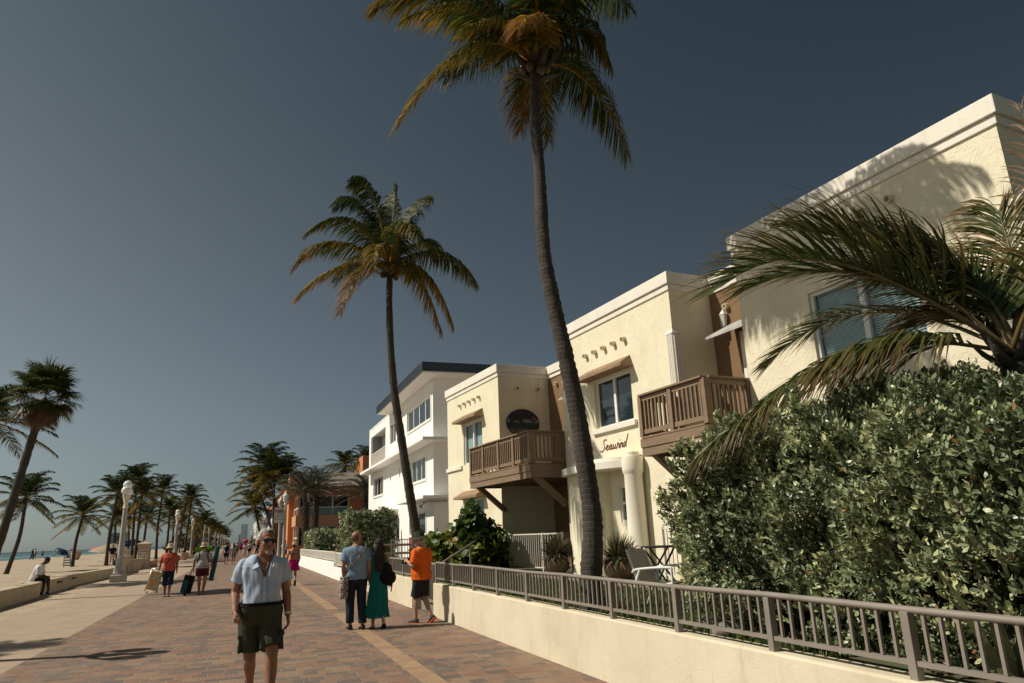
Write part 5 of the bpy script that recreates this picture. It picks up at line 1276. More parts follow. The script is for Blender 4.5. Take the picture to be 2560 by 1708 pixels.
    def top(s, m, z0=0.93, z1=1.46, sleeve=0.55, marg=0.017, loose=0.012, wr=(0.010, 9, 0.45), cut=None, name='shirt', low=0.0, sl_r=0.068, **kw):
        mb = MB(); s.torso(mb, marg, z0, z1, loose if low else 0.004, low=low)
        for a in (s.armR, s.armL):
            if not sleeve: continue
            sh, el, w_ = a; mb.sphere(sh, sl_r * 0.86, 12, 10)
            if sleeve <= 1: e = sh.lerp(el, sleeve); s.hollow(mb, [sh, sh.lerp(el, sleeve * 0.5), e], [sl_r * 0.9, sl_r * 0.97, sl_r * 1.04])
            else: s.hollow(mb, [sh, el, el.lerp(w_, sleeve - 1)], [sl_r * 0.95, sl_r * 0.85, sl_r * 0.7])
        return solid(mb, name, M[m], s.o, s.vx, 2, wr, cut, s.S, seed=kw.get('seed', 1.3))
    def bottoms(s, m, top=1.0, leg=0.8, marg=0.016, r=(0.10, 0.092, 0.085), wr=(0.009, 9, 0.5), name='shorts'):
        mb = MB(); s.torso(mb, marg, 0.80, top, 0.0)
        for l in (s.legR, s.legL):
            h, k, a = l[0] + s.hips, l[1], l[2]; g = s.girth ** 0.5
            if leg <= 1: s.hollow(mb, [h + Vector((0, 0, 0.05)), h.lerp(k, leg * 0.5), h.lerp(k, leg)], [r[0] * g, r[1] * g, r[2] * g])
            else: s.hollow(mb, [h + Vector((0, 0, 0.05)), h.lerp(k, 0.5), k, k.lerp(a, (leg - 1) * 0.6), k.lerp(a, leg - 1)], [r[0] * g, r[1] * g, r[2] * g * 0.95, r[2] * 0.86 * g, r[2] * 0.86 * g])
        return solid(mb, name, M[m], s.o, s.vx, 2, wr, None, s.S)
    def skirt(s, m, rings, name='skirt', fold=0.0, nf=9, wr=(0.008, 8, 0.3), seed=0.0, c=(0, 0)):
        """rings of (z, rx, ry, x, y), hem first"""
        mb = MB(); n = 48; L = []
        for i, (z, rx, ry, x, y) in enumerate(rings):
            f = fold * (1 - i / (len(rings) - 1)); L.append([Vector((x + (rx + f * math.sin(nf * 2 * PI * k / n + seed)) * math.cos(2 * PI * k / n), y + (ry + f * math.sin(nf * 2 * PI * k / n + seed)) * math.sin(2 * PI * k / n), z)) + s.hips * (i / (len(rings) - 1)) for k in range(n)])
        w = max(0.012, s.vx * 1.8); h = L[0]; cc = sum(h, Vector()) / n; inner = [p + (cc - p).normalized() * w for p in h]; inner2 = [p + Vector((0, 0, 0.06)) for p in inner]
        mb.loft([inner2, inner] + L); return solid(mb, name, M[m], s.o, s.vx, 1, wr, None, s.S)
    def shoes(s, m, grow=0.008, name='shoe'):
        for l in (s.legR, s.legL):
            mb = MB(); s.foot(mb, l, grow); a, f = s.footframe(l); 
            c = solid(mb, name, M[m], s.o, min(s.vx, 0.009), 1, None, None, s.S)
    def soles(s, m):
        for l in (s.legR, s.legL):
            a, f = s.footframe(l); sd = f.cross(Vector((0, 0, 1))).normalized(); up = sd.cross(f); mb = MB(); rings = []
            for (t, w) in ((-0.072, 0.03), (0.0, 0.044), (0.06, 0.046), (0.12, 0.055), (0.17, 0.046), (0.2, 0.022)):
                c_ = a + f * t - up * 0.088; rings.append([c_ + sd * w + up * 0.016, c_ - sd * w + up * 0.016, c_ - sd * w - up * 0.006, c_ + sd * w - up * 0.006])
            mb.loft(rings); s.piece(mb, 'shoe_sole', m)
    def piece(s, mb, name, m, smooth=True, bevel=0.0):
        for i, v in enumerate(mb.v): mb.v[i] = (v[0] * s.S, v[1] * s.S, v[2] * s.S)
        return mb.build(name, M[m] if isinstance(m, str) else m, s.o, smooth=smooth, auto=45 if smooth else None, bevel=bevel)
    def hpiece(s, shapes, name, m, cut=None, voxel=None, wr=None):
        """head wear in the head's own frame: list of (centre, radii)"""
        mb = MB(); R3 = s.HM.to_3x3()
        for c, r in shapes: mb.sphere(s.HM @ Vector(c), r, 22, 16, M=R3)
        inv = s.HM.inverted(); f = (lambda p: cut(inv @ p)) if cut else None
        return solid(mb, name, M[m], s.o, voxel or min(s.vx, 0.008), 1, wr, f, s.S)
    def sunglasses(s):
        mb = MB(); H = s.HM
        for k in (-1, 1):
            P = [H @ Vector((0.033 * k + 0.027 * math.cos(2 * PI * i / 14), -0.100 + 0.012 * abs(0.033 + 0.027 * k * math.cos(2 * PI * i / 14)) / 0.06, 0.002 + 0.021 * math.sin(2 * PI * i / 14))) for i in range(14)]
            Q = [p + H.to_3x3() @ Vector((0, 0.006, 0)) for p in P]; mb.loft([P, Q])
            mb.tube([H @ Vector((0.058 * k, -0.086, 0.008)), H @ Vector((0.079 * k, -0.03, 0.008)), H @ Vector((0.081 * k, 0.02, 0.004))], 0.0035, 6)
        mb.tube([H @ Vector((-0.012, -0.104, 0.006)), H @ Vector((0.012, -0.104, 0.006))], 0.004, 6)
        return s.piece(mb, 'sunglasses', 'lens')
    def hat(s, m, brim=0.15, h=0.10, droop=0.02, band=None, r=0.092, tilt=0.0):
        H = s.HM @ Matrix.Translation((0, 0.008, 0.055)) @ Euler((tilt, 0, 0)).to_matrix().to_4x4(); mb = MB(); n = 28
        def ring(rr, z, sy=1.12): return [H @ Vector((rr * math.cos(2 * PI * k / n), rr * sy * math.sin(2 * PI * k / n), z - (droop * abs(math.cos(2 * PI * k / n)) if rr > r * 1.2 else 0))) for k in range(n)]
        mb.loft([ring(r * 0.9, 0.0), ring(brim, -0.012), ring(brim, -0.006), ring(r, 0.012), ring(r * 0.97, h * 0.65), ring(r * 0.80, h * 0.95), ring(r * 0.4, h), ring(0.004, h * 0.97)])
        o = s.piece(mb, 'hat', m)
        if band: mb = MB(); mb.loft([ring(r * 1.02, 0.013), ring(r * 1.01, 0.042)], cap=False); s.piece(mb, 'hat_band', band)
        return o
    def strapline(s, pts, w, m, name='strap', t=0.006):
        mb = MB(); pts = catmull(pts, 5)
        for a, b in zip(pts[:-1], pts[1:]):
            pass
        mb.tube(pts, w / 2, 8, sq=(1, max(0.25, t / w * 2))); return s.piece(mb, name, m)
# ---------- the white haired man walking towards the camera
f = Fig('white haired man in pale blue shirt and olive cargo shorts walking towards the camera', (0.235, 8.1, 0), R(2), 1.0, 0.0058, 'skin_tan', lean=(0.0, -0.03), head=(R(20), R(-4), R(4)), headoff=(0.015, -0.035), hs=1.12, girth=1.12, belly=0.035, shoulder=1.0,
        armR=[(-0.186, 0.0, 1.38), (-0.250, 0.06, 1.12), (-0.245, -0.13, 0.93)], armL=[(0.190, 0.0, 1.372), (0.250, 0.05, 1.10), (0.270, -0.02, 0.865)],
        legR=[(-0.092, 0, 0.88), (-0.080, 0.02, 0.47), (-0.045, 0.34, 0.20)], legL=[(0.092, 0, 0.88), (0.115, -0.20, 0.51), (0.105, -0.27, 0.09)], curl=(44, 24))
f.bottoms('olive', top=1.012, marg=0.034, leg=0.80, r=(0.112, 0.106, 0.104), wr=(0.011, 8, 0.5))
vcut = lambda p: p.y < -0.02 and p.z > 1.255 and abs(p.x - 0.015) < 0.010 + (p.z - 1.255) * 0.34
f.top('shirt_blue', z0=0.995, z1=1.475, sleeve=0.62, marg=0.018, loose=0.0, wr=(0.019, 8.5, 0.45), cut=vcut, name='shirt', sl_r=0.079)
# collar leaves, placket, buttons, pocket with a pale paper
mb = MB()
for k in (-1, 1):
    a = f.sp(1.475) + Vector((0.058 * k, 0.035, 0.012)); b = f.sp(1.455) + Vector((0.078 * k, -0.055, 0.0)); c = f.front(1.36, 0.055 * k + 0.01, 0.035); d = f.front(1.335, 0.10 * k, 0.034); e = f.sp(1.44) + Vector((0.112 * k, -0.03, 0.005)); g_ = f.sp(1.455) + Vector((0.085 * k, 0.045, 0.0))
    th = Vector((0.004 * k, -0.006, 0.006)); P = [a, b, c, d, e, g_]
    mb.loft([[p for p in P], [p + th for p in P]])
mb.loft([[f.sp(1.455) + Vector((0.085 * math.cos(t), 0.045 + 0.035 * math.sin(t), 0)) for t in [PI * i / 12 for i in range(13)]] + [f.sp(1.492) + Vector((0.066 * math.cos(t), 0.04 + 0.03 * math.sin(t), 0)) for t in [PI - PI * i / 12 for i in range(13)]],
         [f.sp(1.455) + Vector((0.090 * math.cos(t), 0.046 + 0.040 * math.sin(t), 0)) for t in [PI * i / 12 for i in range(13)]] + [f.sp(1.492) + Vector((0.071 * math.cos(t), 0.041 + 0.035 * math.sin(t), 0)) for t in [PI - PI * i / 12 for i in range(13)]]])
f.piece(mb, 'collar', 'shirt_blue')
mb = MB(); zz = [1.265 - 0.03 * i for i in range(9)]
L = [f.front(z, 0.0, 0.036) for z in zz]; Rr = [f.front(z, 0.032, 0.036) for z in zz]
for i in range(len(zz) - 1): mb.add([L[i], L[i + 1], Rr[i + 1], Rr[i], L[i] + Vector((0, .02, 0)), L[i + 1] + Vector((0, .02, 0)), Rr[i + 1] + Vector((0, .02, 0)), Rr[i] + Vector((0, .02, 0))], [(0, 1, 2, 3), (0, 4, 5, 1), (2, 6, 7, 3)])
f.piece(mb, 'placket', 'shirt_blue')
for z in (1.24, 1.17, 1.10, 1.045): mb = MB().sphere(f.front(z, 0.016, 0.039), (0.006, 0.003, 0.006), 8, 6); f.piece(mb, 'button', 'whitestrap')
mb = MB(); pc = f.front(1.31, 0.098, 0.040); mb.obox(pc, (0.088, 0.010, 0.10), Euler((R(8), 0, R(22))).to_matrix()); f.piece(mb, 'pocket', 'shirt_blue', smooth=False, bevel=0.003)
mb = MB(); mb.obox(pc + Vector((0.008, -0.006, 0.055)), (0.042, 0.008, 0.045), Euler((R(8), R(10), R(22))).to_matrix()); f.piece(mb, 'pocket_paper', 'whitestrap', smooth=False)
mb = MB(); rings = []
for z, mg in ((1.0, 0.026), (1.0, 0.034), (1.035, 0.034), (1.035, 0.026)):
    pass
mb2 = MB(); f.torso(mb2, 0.042, 0.985, 1.018); f.piece(mb2, 'belt', 'black')
for sx in (-1, 1):   # cargo pockets
    h, k = (f.legR if sx < 0 else f.legL)[0], (f.legR if sx < 0 else f.legL)[1]; q = Vector(h).lerp(Vector(k), 0.62)
    mb = MB(); mb.obox(q + Vector((0.098 * sx, -0.01, 0)), (0.028, 0.135, 0.16), Euler((0, R(-4 * sx), 0)).to_matrix()); mb.obox(q + Vector((0.106 * sx, -0.01, 0.07)), (0.026, 0.145, 0.045), Euler((0, R(-4 * sx), 0)).to_matrix()); f.piece(mb, 'cargo_pocket', 'olive', smooth=False, bevel=0.006)
f.hpiece([((0, 0.018, 0.040), (0.0795, 0.096, 0.087)), ((0, 0.030, 0.0), (0.080, 0.083, 0.080)), ((0.015, -0.005, 0.088), (0.055, 0.065, 0.042))], 'hair', 'hair_white',
         cut=lambda p: (p.y < -0.030 and p.z < 0.100 - 0.35 * abs(p.x)) or (p.y < 0.035 and p.z < 0.005) or p.z < -0.07, voxel=0.006, wr=(0.007, 30, 1))
f.hpiece([((0, -0.071, -0.101), (0.026, 0.018, 0.019)), ((0, -0.084, -0.084), (0.012, 0.008, 0.012))], 'goatee', 'hair_white', voxel=0.005, wr=(0.003, 60, 1))
f.sunglasses(); f.shoes('shoe_dark')
w_ = f.armL[2]; d_ = (f.armL[2] - f.armL[1]).normalized(); mb = MB(); mb.tube([w_ - d_ * 0.035, w_ - d_ * 0.012], 0.036, 14); mb.obox(w_ - d_ * 0.024 + Vector((0.034, -0.01, 0)), (0.010, 0.03, 0.03)); f.piece(mb, 'wristwatch', 'whitestrap')
mb = MB(); mb.tube(catmull([f.sp(1.47) + Vector((-0.05, -0.045, 0)), f.front(1.38, -0.02, 0.008), f.front(1.33, 0.012, 0.010), f.front(1.38, 0.04, 0.008), f.sp(1.47) + Vector((0.06, -0.045, 0))], 5), 0.0022, 5); f.piece(mb, 'necklace', 'metal')

# ---------- the couple seen from behind
f = Fig('balding man in slate blue tee and dark jeans with patterned shoulder bag, back turned', (2.07, 14.0, 0), PI, 1.005, 0.0085, 'skin_mid', lean=(0.0, 0.0), head=(R(-62), 0, 0), headoff=(0, -0.03), girth=1.06, shoulder=1.08,
        armR=[(-0.200, 0.0, 1.378), (-0.25, 0.04, 1.11), (-0.27, -0.02, 0.87)], armL=[(0.200, 0.0, 1.378), (0.245, 0.03, 1.12), (0.22, -0.06, 0.88)], legR=[(-0.095, 0, 0.88), (-0.10, 0.0, 0.48), (-0.11, 0.10, 0.085)], legL=[(0.095, 0, 0.88), (0.105, -0.06, 0.48), (0.10, -0.02, 0.085)])
f.bottoms('jeans', top=0.98, leg=1.93, r=(0.108, 0.09, 0.086), wr=(0.010, 8, 0.5), name='jeans'); f.top('tee_blue', z0=0.90, z1=1.455, sleeve=0.70, marg=0.022, wr=(0.012, 7, 0.4), name='tee', low=0.03, sl_r=0.076)
f.hpiece([((0, 0.028, 0.012), (0.0795, 0.086, 0.075))], 'cropped_hair', 'stubble', cut=lambda p: p.z < -0.07 or p.z > 0.062 or p.y < -0.02, voxel=0.008)
f.hpiece([((0, -0.070, -0.088), (0.036, 0.026, 0.030))], 'beard', 'stubble'); f.sunglasses(); f.shoes('shoe_dark', 0.012)
def bag_mat():
    m, nt, b, out = new_mat('woven_bag'); tc = nt.N('ShaderNodeTexCoord'); w1 = nt.N('ShaderNodeTexWave', wave_type='BANDS', bands_direction='Z'); w1.inputs['Scale'].default_value = 2.6; w1.inputs['Distortion'].default_value = 9; w1.inputs['Detail'].default_value = 0; w1.inputs['Detail Scale'].default_value = 7
    nt.l.new(tc.outputs['Object'], w1.inputs[0]); c = nt.ramp(w1.outputs[1], [(0.45, (0.02, 0.018, 0.016)), (0.5, (0.42, 0.37, 0.29))], 'CONSTANT'); nt.l.new(c, b.inputs[0]); b.inputs['Roughness'].default_value = 0.95; return m
M['woven'] = bag_mat()
b = empty('shoulder_bag', (1.83, 13.92, 0.55), 0, 'woven black and cream shoulder bag hanging at the hip of the man in blue', 'bag')
mb = MB(); mb.lathe([(0, 0), (0.085, 0.0), (0.105, 0.04), (0.105, 0.30), (0.095, 0.38), (0.08, 0.385), (0.07, 0.33), (0, 0.32)], (0, 0, 0), 20)
for i, v in enumerate(mb.v): mb.v[i] = (v[0] * 0.75, v[1] * 1.15, v[2])
mb.build('pouch', M['woven'], b, smooth=True)
mb = MB(); mb.tube(catmull([(0.01, -0.02, 0.37), (0.08, -0.09, 0.55), (0.25, -0.125, 0.72), (0.36, -0.10, 0.86), (0.395, -0.03, 0.935), (0.385, 0.06, 0.93), (0.30, 0.19, 0.75), (0.08, 0.20, 0.50), (0.01, 0.09, 0.37)], 6), 0.030, 8, sq=(1, 0.3)); mb.build('strap', M['woven'], b, smooth=True)

f = Fig('long haired woman in teal tiered dress carrying a black bag, seen from behind', (2.47, 13.95, 0), PI, 0.92, 0.0085, 'skin_light', head=(R(0), R(4), 0), girth=0.92, shoulder=0.92, bust=0.02,
        armR=[(-0.17, 0.0, 1.372), (-0.235, 0.02, 1.10), (-0.255, -0.06, 0.86)], armL=[(0.17, 0, 1.372), (0.215, -0.04, 1.11), (0.17, -0.16, 0.92)], legR=[(-0.08, 0, 0.88), (-0.08, 0.03, 0.49), (-0.07, 0.20, 0.12)], legL=[(0.08, 0, 0.88), (0.08, -0.08, 0.48), (0.10, -0.02, 0.085)])
f.top('teal', z0=0.90, z1=1.42, sleeve=0, marg=0.014, wr=(0.008, 8, 0.4), name='dress_bodice')
f.skirt('teal', [(0.20, 0.26, 0.20, 0.05, 0.02), (0.30, 0.235, 0.185, 0.04, 0.02), (0.46, 0.195, 0.165, 0.02, 0.01), (0.475, 0.205, 0.17, 0.02, 0.01), (0.72, 0.188, 0.15, 0.005, 0), (0.92, 0.165, 0.125, 0, 0), (1.03, 0.148, 0.112, 0, 0)], 'dress_skirt', fold=0.022, nf=9)
f.hpiece([((0, 0.022, 0.036), (0.087, 0.102, 0.094)), ((0, 0.075, -0.10), (0.105, 0.048, 0.15)), ((0, 0.095, -0.27), (0.11, 0.040, 0.16)), ((0.02, 0.10, -0.40), (0.085, 0.034, 0.12))], 'hair', 'hair_dark', cut=lambda p: p.y < -0.045 and p.z < 0.075, voxel=0.009, wr=(0.014, 22, 0.18))
f.soles('black')
ph = MB().obox((2.47 + 0.255, 13.99, 0.69), (0.012, 0.075, 0.15), Euler((R(12), R(6), 0)).to_matrix()).build('smartphone', M['black'], None, bevel=0.006); tag(ph, 'black phone held low in the right hand of the woman in teal', 'phone')
b = empty('handbag', (2.62, 13.86, 0.75), 0, 'soft black shoulder bag on the back of the woman in teal', 'bag')
mb = MB(); mb.sphere((0, 0, 0.12), (0.17, 0.075, 0.14), 18, 12); mb.sphere((-0.02, 0, 0.27), (0.11, 0.05, 0.13), 16, 12); solid(mb, 'pouch', M['black'], b, 0.01, 3, (0.012, 9, 0.5))
mb = MB(); mb.tube(catmull([(-0.05, 0.0, 0.36), (-0.06, 0.0, 0.45), (-0.03, 0.05, 0.535), (0.0, 0.12, 0.50), (0.03, 0.17, 0.32), (0.05, 0.10, 0.18)], 6), 0.016, 8, sq=(1, 0.4)); mb.build('strap', M['black'], b, smooth=True)

# ---------- man in orange with a hat and camera
f = Fig('man in bright orange tee, dark shorts and olive bush hat walking by the gate', (3.35, 14.2, 0), R(218), 0.95, 0.0085, 'skin_light', head=(R(30), R(6), 0), headoff=(0, -0.05), girth=1.10, belly=0.03, shoulder=1.06,
        armR=[(-0.20, 0.0, 1.372), (-0.25, 0.02, 1.11), (-0.12, -0.24, 1.13)], armL=[(0.20, 0, 1.372), (0.265, -0.01, 1.10), (0.15, -0.25, 1.20)], legR=[(-0.09, 0, 0.88), (-0.06, 0.02, 0.49), (-0.03, 0.22, 0.13)], legL=[(0.09, 0, 0.88), (0.06, -0.10, 0.49), (0.09, -0.08, 0.085)], curl=(50, 50))
f.bottoms('charcoal', top=0.98, leg=0.98, r=(0.112, 0.104, 0.10), wr=(0.011, 8, 0.5)); f.top('orange', z0=0.88, z1=1.455, sleeve=0.80, marg=0.034, wr=(0.013, 7, 0.4), name='tee', low=0.05, sl_r=0.08)
f.hat('olive', brim=0.152, h=0.115, droop=0.035, r=0.095, tilt=R(4)); f.hpiece([((0, -0.066, -0.085), (0.042, 0.032, 0.034)), ((0, 0.03, -0.03), (0.079, 0.075, 0.06))], 'beard', 'hair_white', cut=lambda p: p.z > 0.0)
f.shoes('shoe_dark', 0.013); f.soles('shoe_orange')
mb = MB()
for z, a in ((0.35, 0.0), (0.75, 0.3)): pass
cm = empty('photo_camera', (3.13, 14.42, 1.08), R(218), 'dark camera held in front by the man in orange', 'camera')
mb = MB().obox((0, 0, 0.05), (0.14, 0.06, 0.09)); mb.obox((0, 0, 0.105), (0.06, 0.05, 0.03)); mb.build('camera_body', M['black'], cm, bevel=0.006); MB().tube([(0, -0.03, 0.045), (0, -0.13, 0.045)], [0.036, 0.04], 16).build('lens', M['black'], cm, smooth=True, auto=40)

# ---------- woman with magenta wrap, further on
f = Fig('tanned woman with bare back, white cap and magenta wrap round her waist', (1.93, 29.0, 0), PI, 0.90, 0.010, 'skin_tan', head=(R(-6), R(5), 0), girth=0.92, shoulder=0.95,
        armR=[(-0.175, 0, 1.372), (-0.24, 0.03, 1.11), (-0.20, -0.06, 0.88)], armL=[(0.175, 0, 1.372), (0.27, 0.03, 1.13), (0.25, -0.12, 0.98)], legR=[(-0.085, 0, 0.88), (-0.085, 0.06, 0.48), (-0.06, 0.36, 0.20)], legL=[(0.085, 0, 0.88), (0.085, -0.08, 0.48), (0.10, -0.02, 0.085)])
f.bottoms('black', top=0.94, leg=0.42, r=(0.105, 0.098, 0.095)); f.skirt('pink', [(0.60, 0.25, 0.18, 0, 0), (0.75, 0.215, 0.16, 0, 0), (0.92, 0.185, 0.138, 0, 0), (1.04, 0.165, 0.125, 0, 0)], 'waist_wrap', fold=0.03, nf=7)
mb = MB(); mb.loft([[Vector((0.26 * k, 0.13, 0.86)) if False else Vector((-0.05, -0.12, 1.0)), Vector((0.0, -0.14, 1.0)), Vector((0.02, -0.16, 0.62)), Vector((-0.10, -0.15, 0.60))], [Vector((-0.05, -0.135, 1.0)), Vector((0.0, -0.155, 1.0)), Vector((0.02, -0.175, 0.62)), Vector((-0.10, -0.165, 0.60))]]); f.piece(mb, 'wrap_tail', 'pink', smooth=False)
mb2 = MB(); f.torso(mb2, 0.008, 1.235, 1.262); f.piece(mb2, 'bikini_band', 'navy')
f.hpiece([((0, 0.016, 0.05), (0.084, 0.10, 0.078))], 'cap', 'straw', cut=lambda p: p.z < 0.012); f.hpiece([((0, 0.04, -0.01), (0.074, 0.075, 0.07))], 'hair', 'hair_dark', cut=lambda p: p.y < 0.0); f.shoes('shoe_dark', 0.010)

# ---------- the pair with beach gear coming along the left of the paving
f = Fig('woman in coral shirt, straw hat and dark knee pants walking with a folded beach chair', (-2.16, 27.0, 0), R(-6), 0.945, 0.010, 'skin_tan', head=(R(-4), R(3), 0), girth=1.02, shoulder=0.98, bust=0.03,
        armR=[(-0.185, 0, 1.372), (-0.29, 0.05, 1.13), (-0.31, -0.04, 0.90)], armL=[(0.185, 0, 1.372), (0.245, 0.03, 1.12), (0.27, -0.04, 0.86)], legR=[(-0.09, 0, 0.88), (-0.08, -0.03, 0.48), (-0.08, 0.04, 0.085)], legL=[(0.09, 0, 0.88), (0.09, -0.08, 0.49), (0.08, -0.12, 0.085)], curl=(65, 30))
f.bottoms('navy', top=0.96, leg=1.25, r=(0.112, 0.104, 0.108), name='knee_pants', wr=(0.012, 9, 0.5)); f.top('coral', z0=0.92, z1=1.455, sleeve=0.9, marg=0.03, wr=(0.016, 8, 0.45), name='shirt', low=0.06, sl_r=0.082)
f.hat('straw', brim=0.142, h=0.11, band='whitecloth', r=0.092); f.sunglasses(); f.hpiece([((0, 0.03, -0.01), (0.083, 0.08, 0.085))], 'hair', 'hair_dark', cut=lambda p: p.y < -0.01); f.soles('shoe_dark')
mb = MB(); mb.tube(catmull([f.sp(1.46) + Vector((0.07, -0.07, 0)), f.front(1.30, 0.06, 0.055), f.front(1.10, -0.08, 0.05), f.sp(0.99) + Vector((-0.19, -0.04, 0))], 5), 0.016, 6, sq=(1, .4)); f.piece(mb, 'bag_strap', 'charcoal')
def print_mat():
    m, nt, b, out = new_mat('bright_floral_fabric'); tc = nt.N('ShaderNodeTexCoord'); c = nt.ramp(nt.noise(tc.outputs['Object'], 9.0, 2), [(0.34, (0.05, 0.22, 0.26)), (0.42, (0.55, 0.56, 0.5)), (0.5, (0.30, 0.36, 0.10)), (0.58, (0.72, 0.16, 0.03)), (0.66, (0.6, 0.58, 0.5))]); nt.l.new(c, b.inputs[0]); b.inputs['Roughness'].default_value = 0.8; return m
M['floral'] = print_mat()
ch = empty('folded_beach_chair', (-2.62, 26.9, 0.18), R(-8), 'folded beach chair with bright floral fabric carried by the woman in coral', 'beach chair')
T_ = Euler((0, R(14), 0)).to_matrix()
mb = MB().obox((0.06, 0, 0.34), (0.34, 0.05, 0.58), T_); mb.build('fabric', M['floral'], ch, bevel=0.02)
mb = MB()
for dx in (-0.18, 0.18): a = T_ @ Vector((dx, 0, -0.36)); b_ = T_ @ Vector((dx, 0, 0.36)); mb.tube([a + Vector((0.06, 0, 0.34)), b_ + Vector((0.06, 0, 0.34))], 0.014, 8)
a = T_ @ Vector((-0.18, 0, 0.36)); b_ = T_ @ Vector((0.18, 0, 0.36)); mb.tube([a + Vector((0.06, 0, 0.34)), b_ + Vector((0.06, 0, 0.34))], 0.014, 8); mb.build('chair_frame', M['metal'], ch, smooth=True)
mb = MB().tube([(-0.10, 0, 0.02), (-0.16, 0, -0.03)], 0.03, 8); mb.tube([(0.14, 0, 0.0), (0.2, 0, -0.02)], 0.03, 8); mb.build('end_caps', M['straw'], ch, smooth=True)

f = Fig('bearded man in light grey tee, maroon shorts and straw hat with straps over his shoulders', (-1.13, 26.95, 0), R(4), 0.94, 0.010, 'skin_tan', head=(R(4), 0, 0), girth=1.12, belly=0.085, shoulder=1.03,
        armR=[(-0.20, 0, 1.372), (-0.28, 0.06, 1.12), (-0.30, 0.03, 0.88)], armL=[(0.20, 0, 1.372), (0.30, 0.05, 1.13), (0.29, -0.04, 0.90)], legR=[(-0.095, 0, 0.88), (-0.08, -0.02, 0.48), (-0.06, 0.03, 0.085)], legL=[(0.095, 0, 0.88), (0.11, -0.07, 0.49), (0.05, 0.0, 0.085)], curl=(65, 40))
f.bottoms('maroon', top=0.95, leg=0.62, r=(0.12, 0.116, 0.118)); f.top('greytee', z0=0.90, z1=1.455, sleeve=0.78, marg=0.02, name='tee', sl_r=0.08, wr=(0.010, 8, 0.45))
f.hat('straw', brim=0.142, h=0.11, band='black', r=0.092); f.sunglasses(); f.hpiece([((0, -0.062, -0.085), (0.042, 0.034, 0.034))], 'beard', 'hair_white'); f.soles('shoe_dark')
for k in (-1, 1):
    mb = MB(); mb.tube(catmull([f.sp(1.40) + Vector((0.13 * k, 0.12, 0)), f.sp(1.47) + Vector((0.13 * k, 0.0, 0)), f.front(1.36, 0.135 * k, 0.03), f.front(1.15, 0.16 * k, 0.02), f.sp(1.0) + Vector((0.19 * k, 0.02, 0))], 5), 0.026, 6, sq=(1, .35)); f.piece(mb, 'backpack_strap', 'charcoal')
mb2 = MB(); f.torso(mb2, 0.026, 0.955, 0.98); f.piece(mb2, 'waist_strap', 'black')
bp_ = empty('backpack', (-1.13, 27.25, 0.95), 0, 'beach backpack with lime green towel on the back of the man in grey', 'backpack'); mb = MB(); mb.sphere((0, 0, 0.22), (0.23, 0.13, 0.30), 16, 12); solid(mb, 'pack', M['charcoal'], bp_, 0.012, 2, (0.01, 9, 1))
mb = MB(); mb.tube([(-0.30, 0, 0.50), (0.26, 0, 0.52)], 0.09, 12); solid(mb, 'towel_roll', M['green'], bp_, 0.012, 2, (0.01, 12, 1))
ub = empty('umbrella_bag', (-0.78, 27.1, 0.42), 0, 'long teal umbrella bag slung beside the man in grey', 'umbrella bag'); mb = MB(); mb.tube([(-0.07, 0, 0), (0.0, 0, 0.5), (0.08, 0.05, 1.1)], [0.075, 0.08, 0.075], 14); mb.build('sleeve', M['tealbag'], ub, smooth=True, auto=50); MB().tube([(0.02, -0.08, 0.55), (-0.08, -0.12, 0.8), (-0.1, -0.05, 0.95)], 0.012, 6).build('sling', M['black'], ub, smooth=True)
sc = empty('wheeled_suitcase', (-1.52, 26.95, 0.0), R(8), 'black and teal wheeled suitcase pulled by the man in grey', 'suitcase')
Tc = Euler((0, R(12), 0)).to_matrix(); mb = MB().obox((-0.03, 0, 0.36), (0.32, 0.24, 0.56), Tc); mb.build('case', M['black'], sc, bevel=0.03); mb = MB().obox((-0.12, -0.02, 0.30), (0.14, 0.25, 0.42), Tc); mb.build('front_panel', M['tealbag'], sc, bevel=0.02)
mb = MB(); mb.tube([(0.02, -0.08, 0.6), (0.07, -0.08, 0.84), (0.07, 0.08, 0.84), (0.02, 0.08, 0.6)], 0.011, 6); mb.build('pull_handle', M['metal'], sc, smooth=True)
for yy in (-0.09, 0.09): mb = MB().tube([(-0.10, yy - 0.015, 0.045), (-0.10, yy + 0.015, 0.045)], 0.045, 12); mb.build('wheel', M['black'], sc)

# ---------- man seated on the low wall, head down over his phone
f = Fig('man in white tee, black shorts and grey cap sitting on the low wall, head bowed', (-7.28, 32.9, -0.33), R(82), 0.98, 0.010, 'skin_dark', lean=(0, -0.36), head=(0, R(38), 0), headoff=(0, -0.12), girth=1.1, belly=0.04,
        hips=(0, 0, 0), armR=[(-0.19, -0.19, 1.36), (-0.23, -0.22, 1.05), (-0.10, -0.44, 0.99)], armL=[(0.19, -0.19, 1.36), (0.23, -0.22, 1.05), (0.10, -0.44, 0.99)],
        legR=[(-0.09, 0, 0.90), (-0.12, -0.46, 0.90), (-0.11, -0.40, 0.42)], legL=[(0.09, 0, 0.90), (0.12, -0.48, 0.90), (0.12, -0.52, 0.42)], curl=(50, 50))
f.bottoms('black', top=0.98, leg=0.92, r=(0.11, 0.10, 0.095)); f.top('whitecloth', z0=0.86, z1=1.455, sleeve=0.85, marg=0.028, wr=(0.014, 8, 0.45), name='tee', low=0.02, sl_r=0.085)
f.hpiece([((0, 0.016, 0.046), (0.085, 0.102, 0.082)), ((0, 0.10, 0.02), (0.05, 0.06, 0.012))], 'cap', 'charcoal', cut=lambda p: p.z < 0.0); f.shoes('shoe_dark', 0.014)
ph = MB().obox((-6.83, 32.98, 0.66), (0.12, 0.07, 0.012), Euler((0, R(-20), 0)).to_matrix()).build('smartphone', M['black'], None, bevel=0.004); tag(ph, 'black phone in the hands of the man sitting on the wall', 'phone')
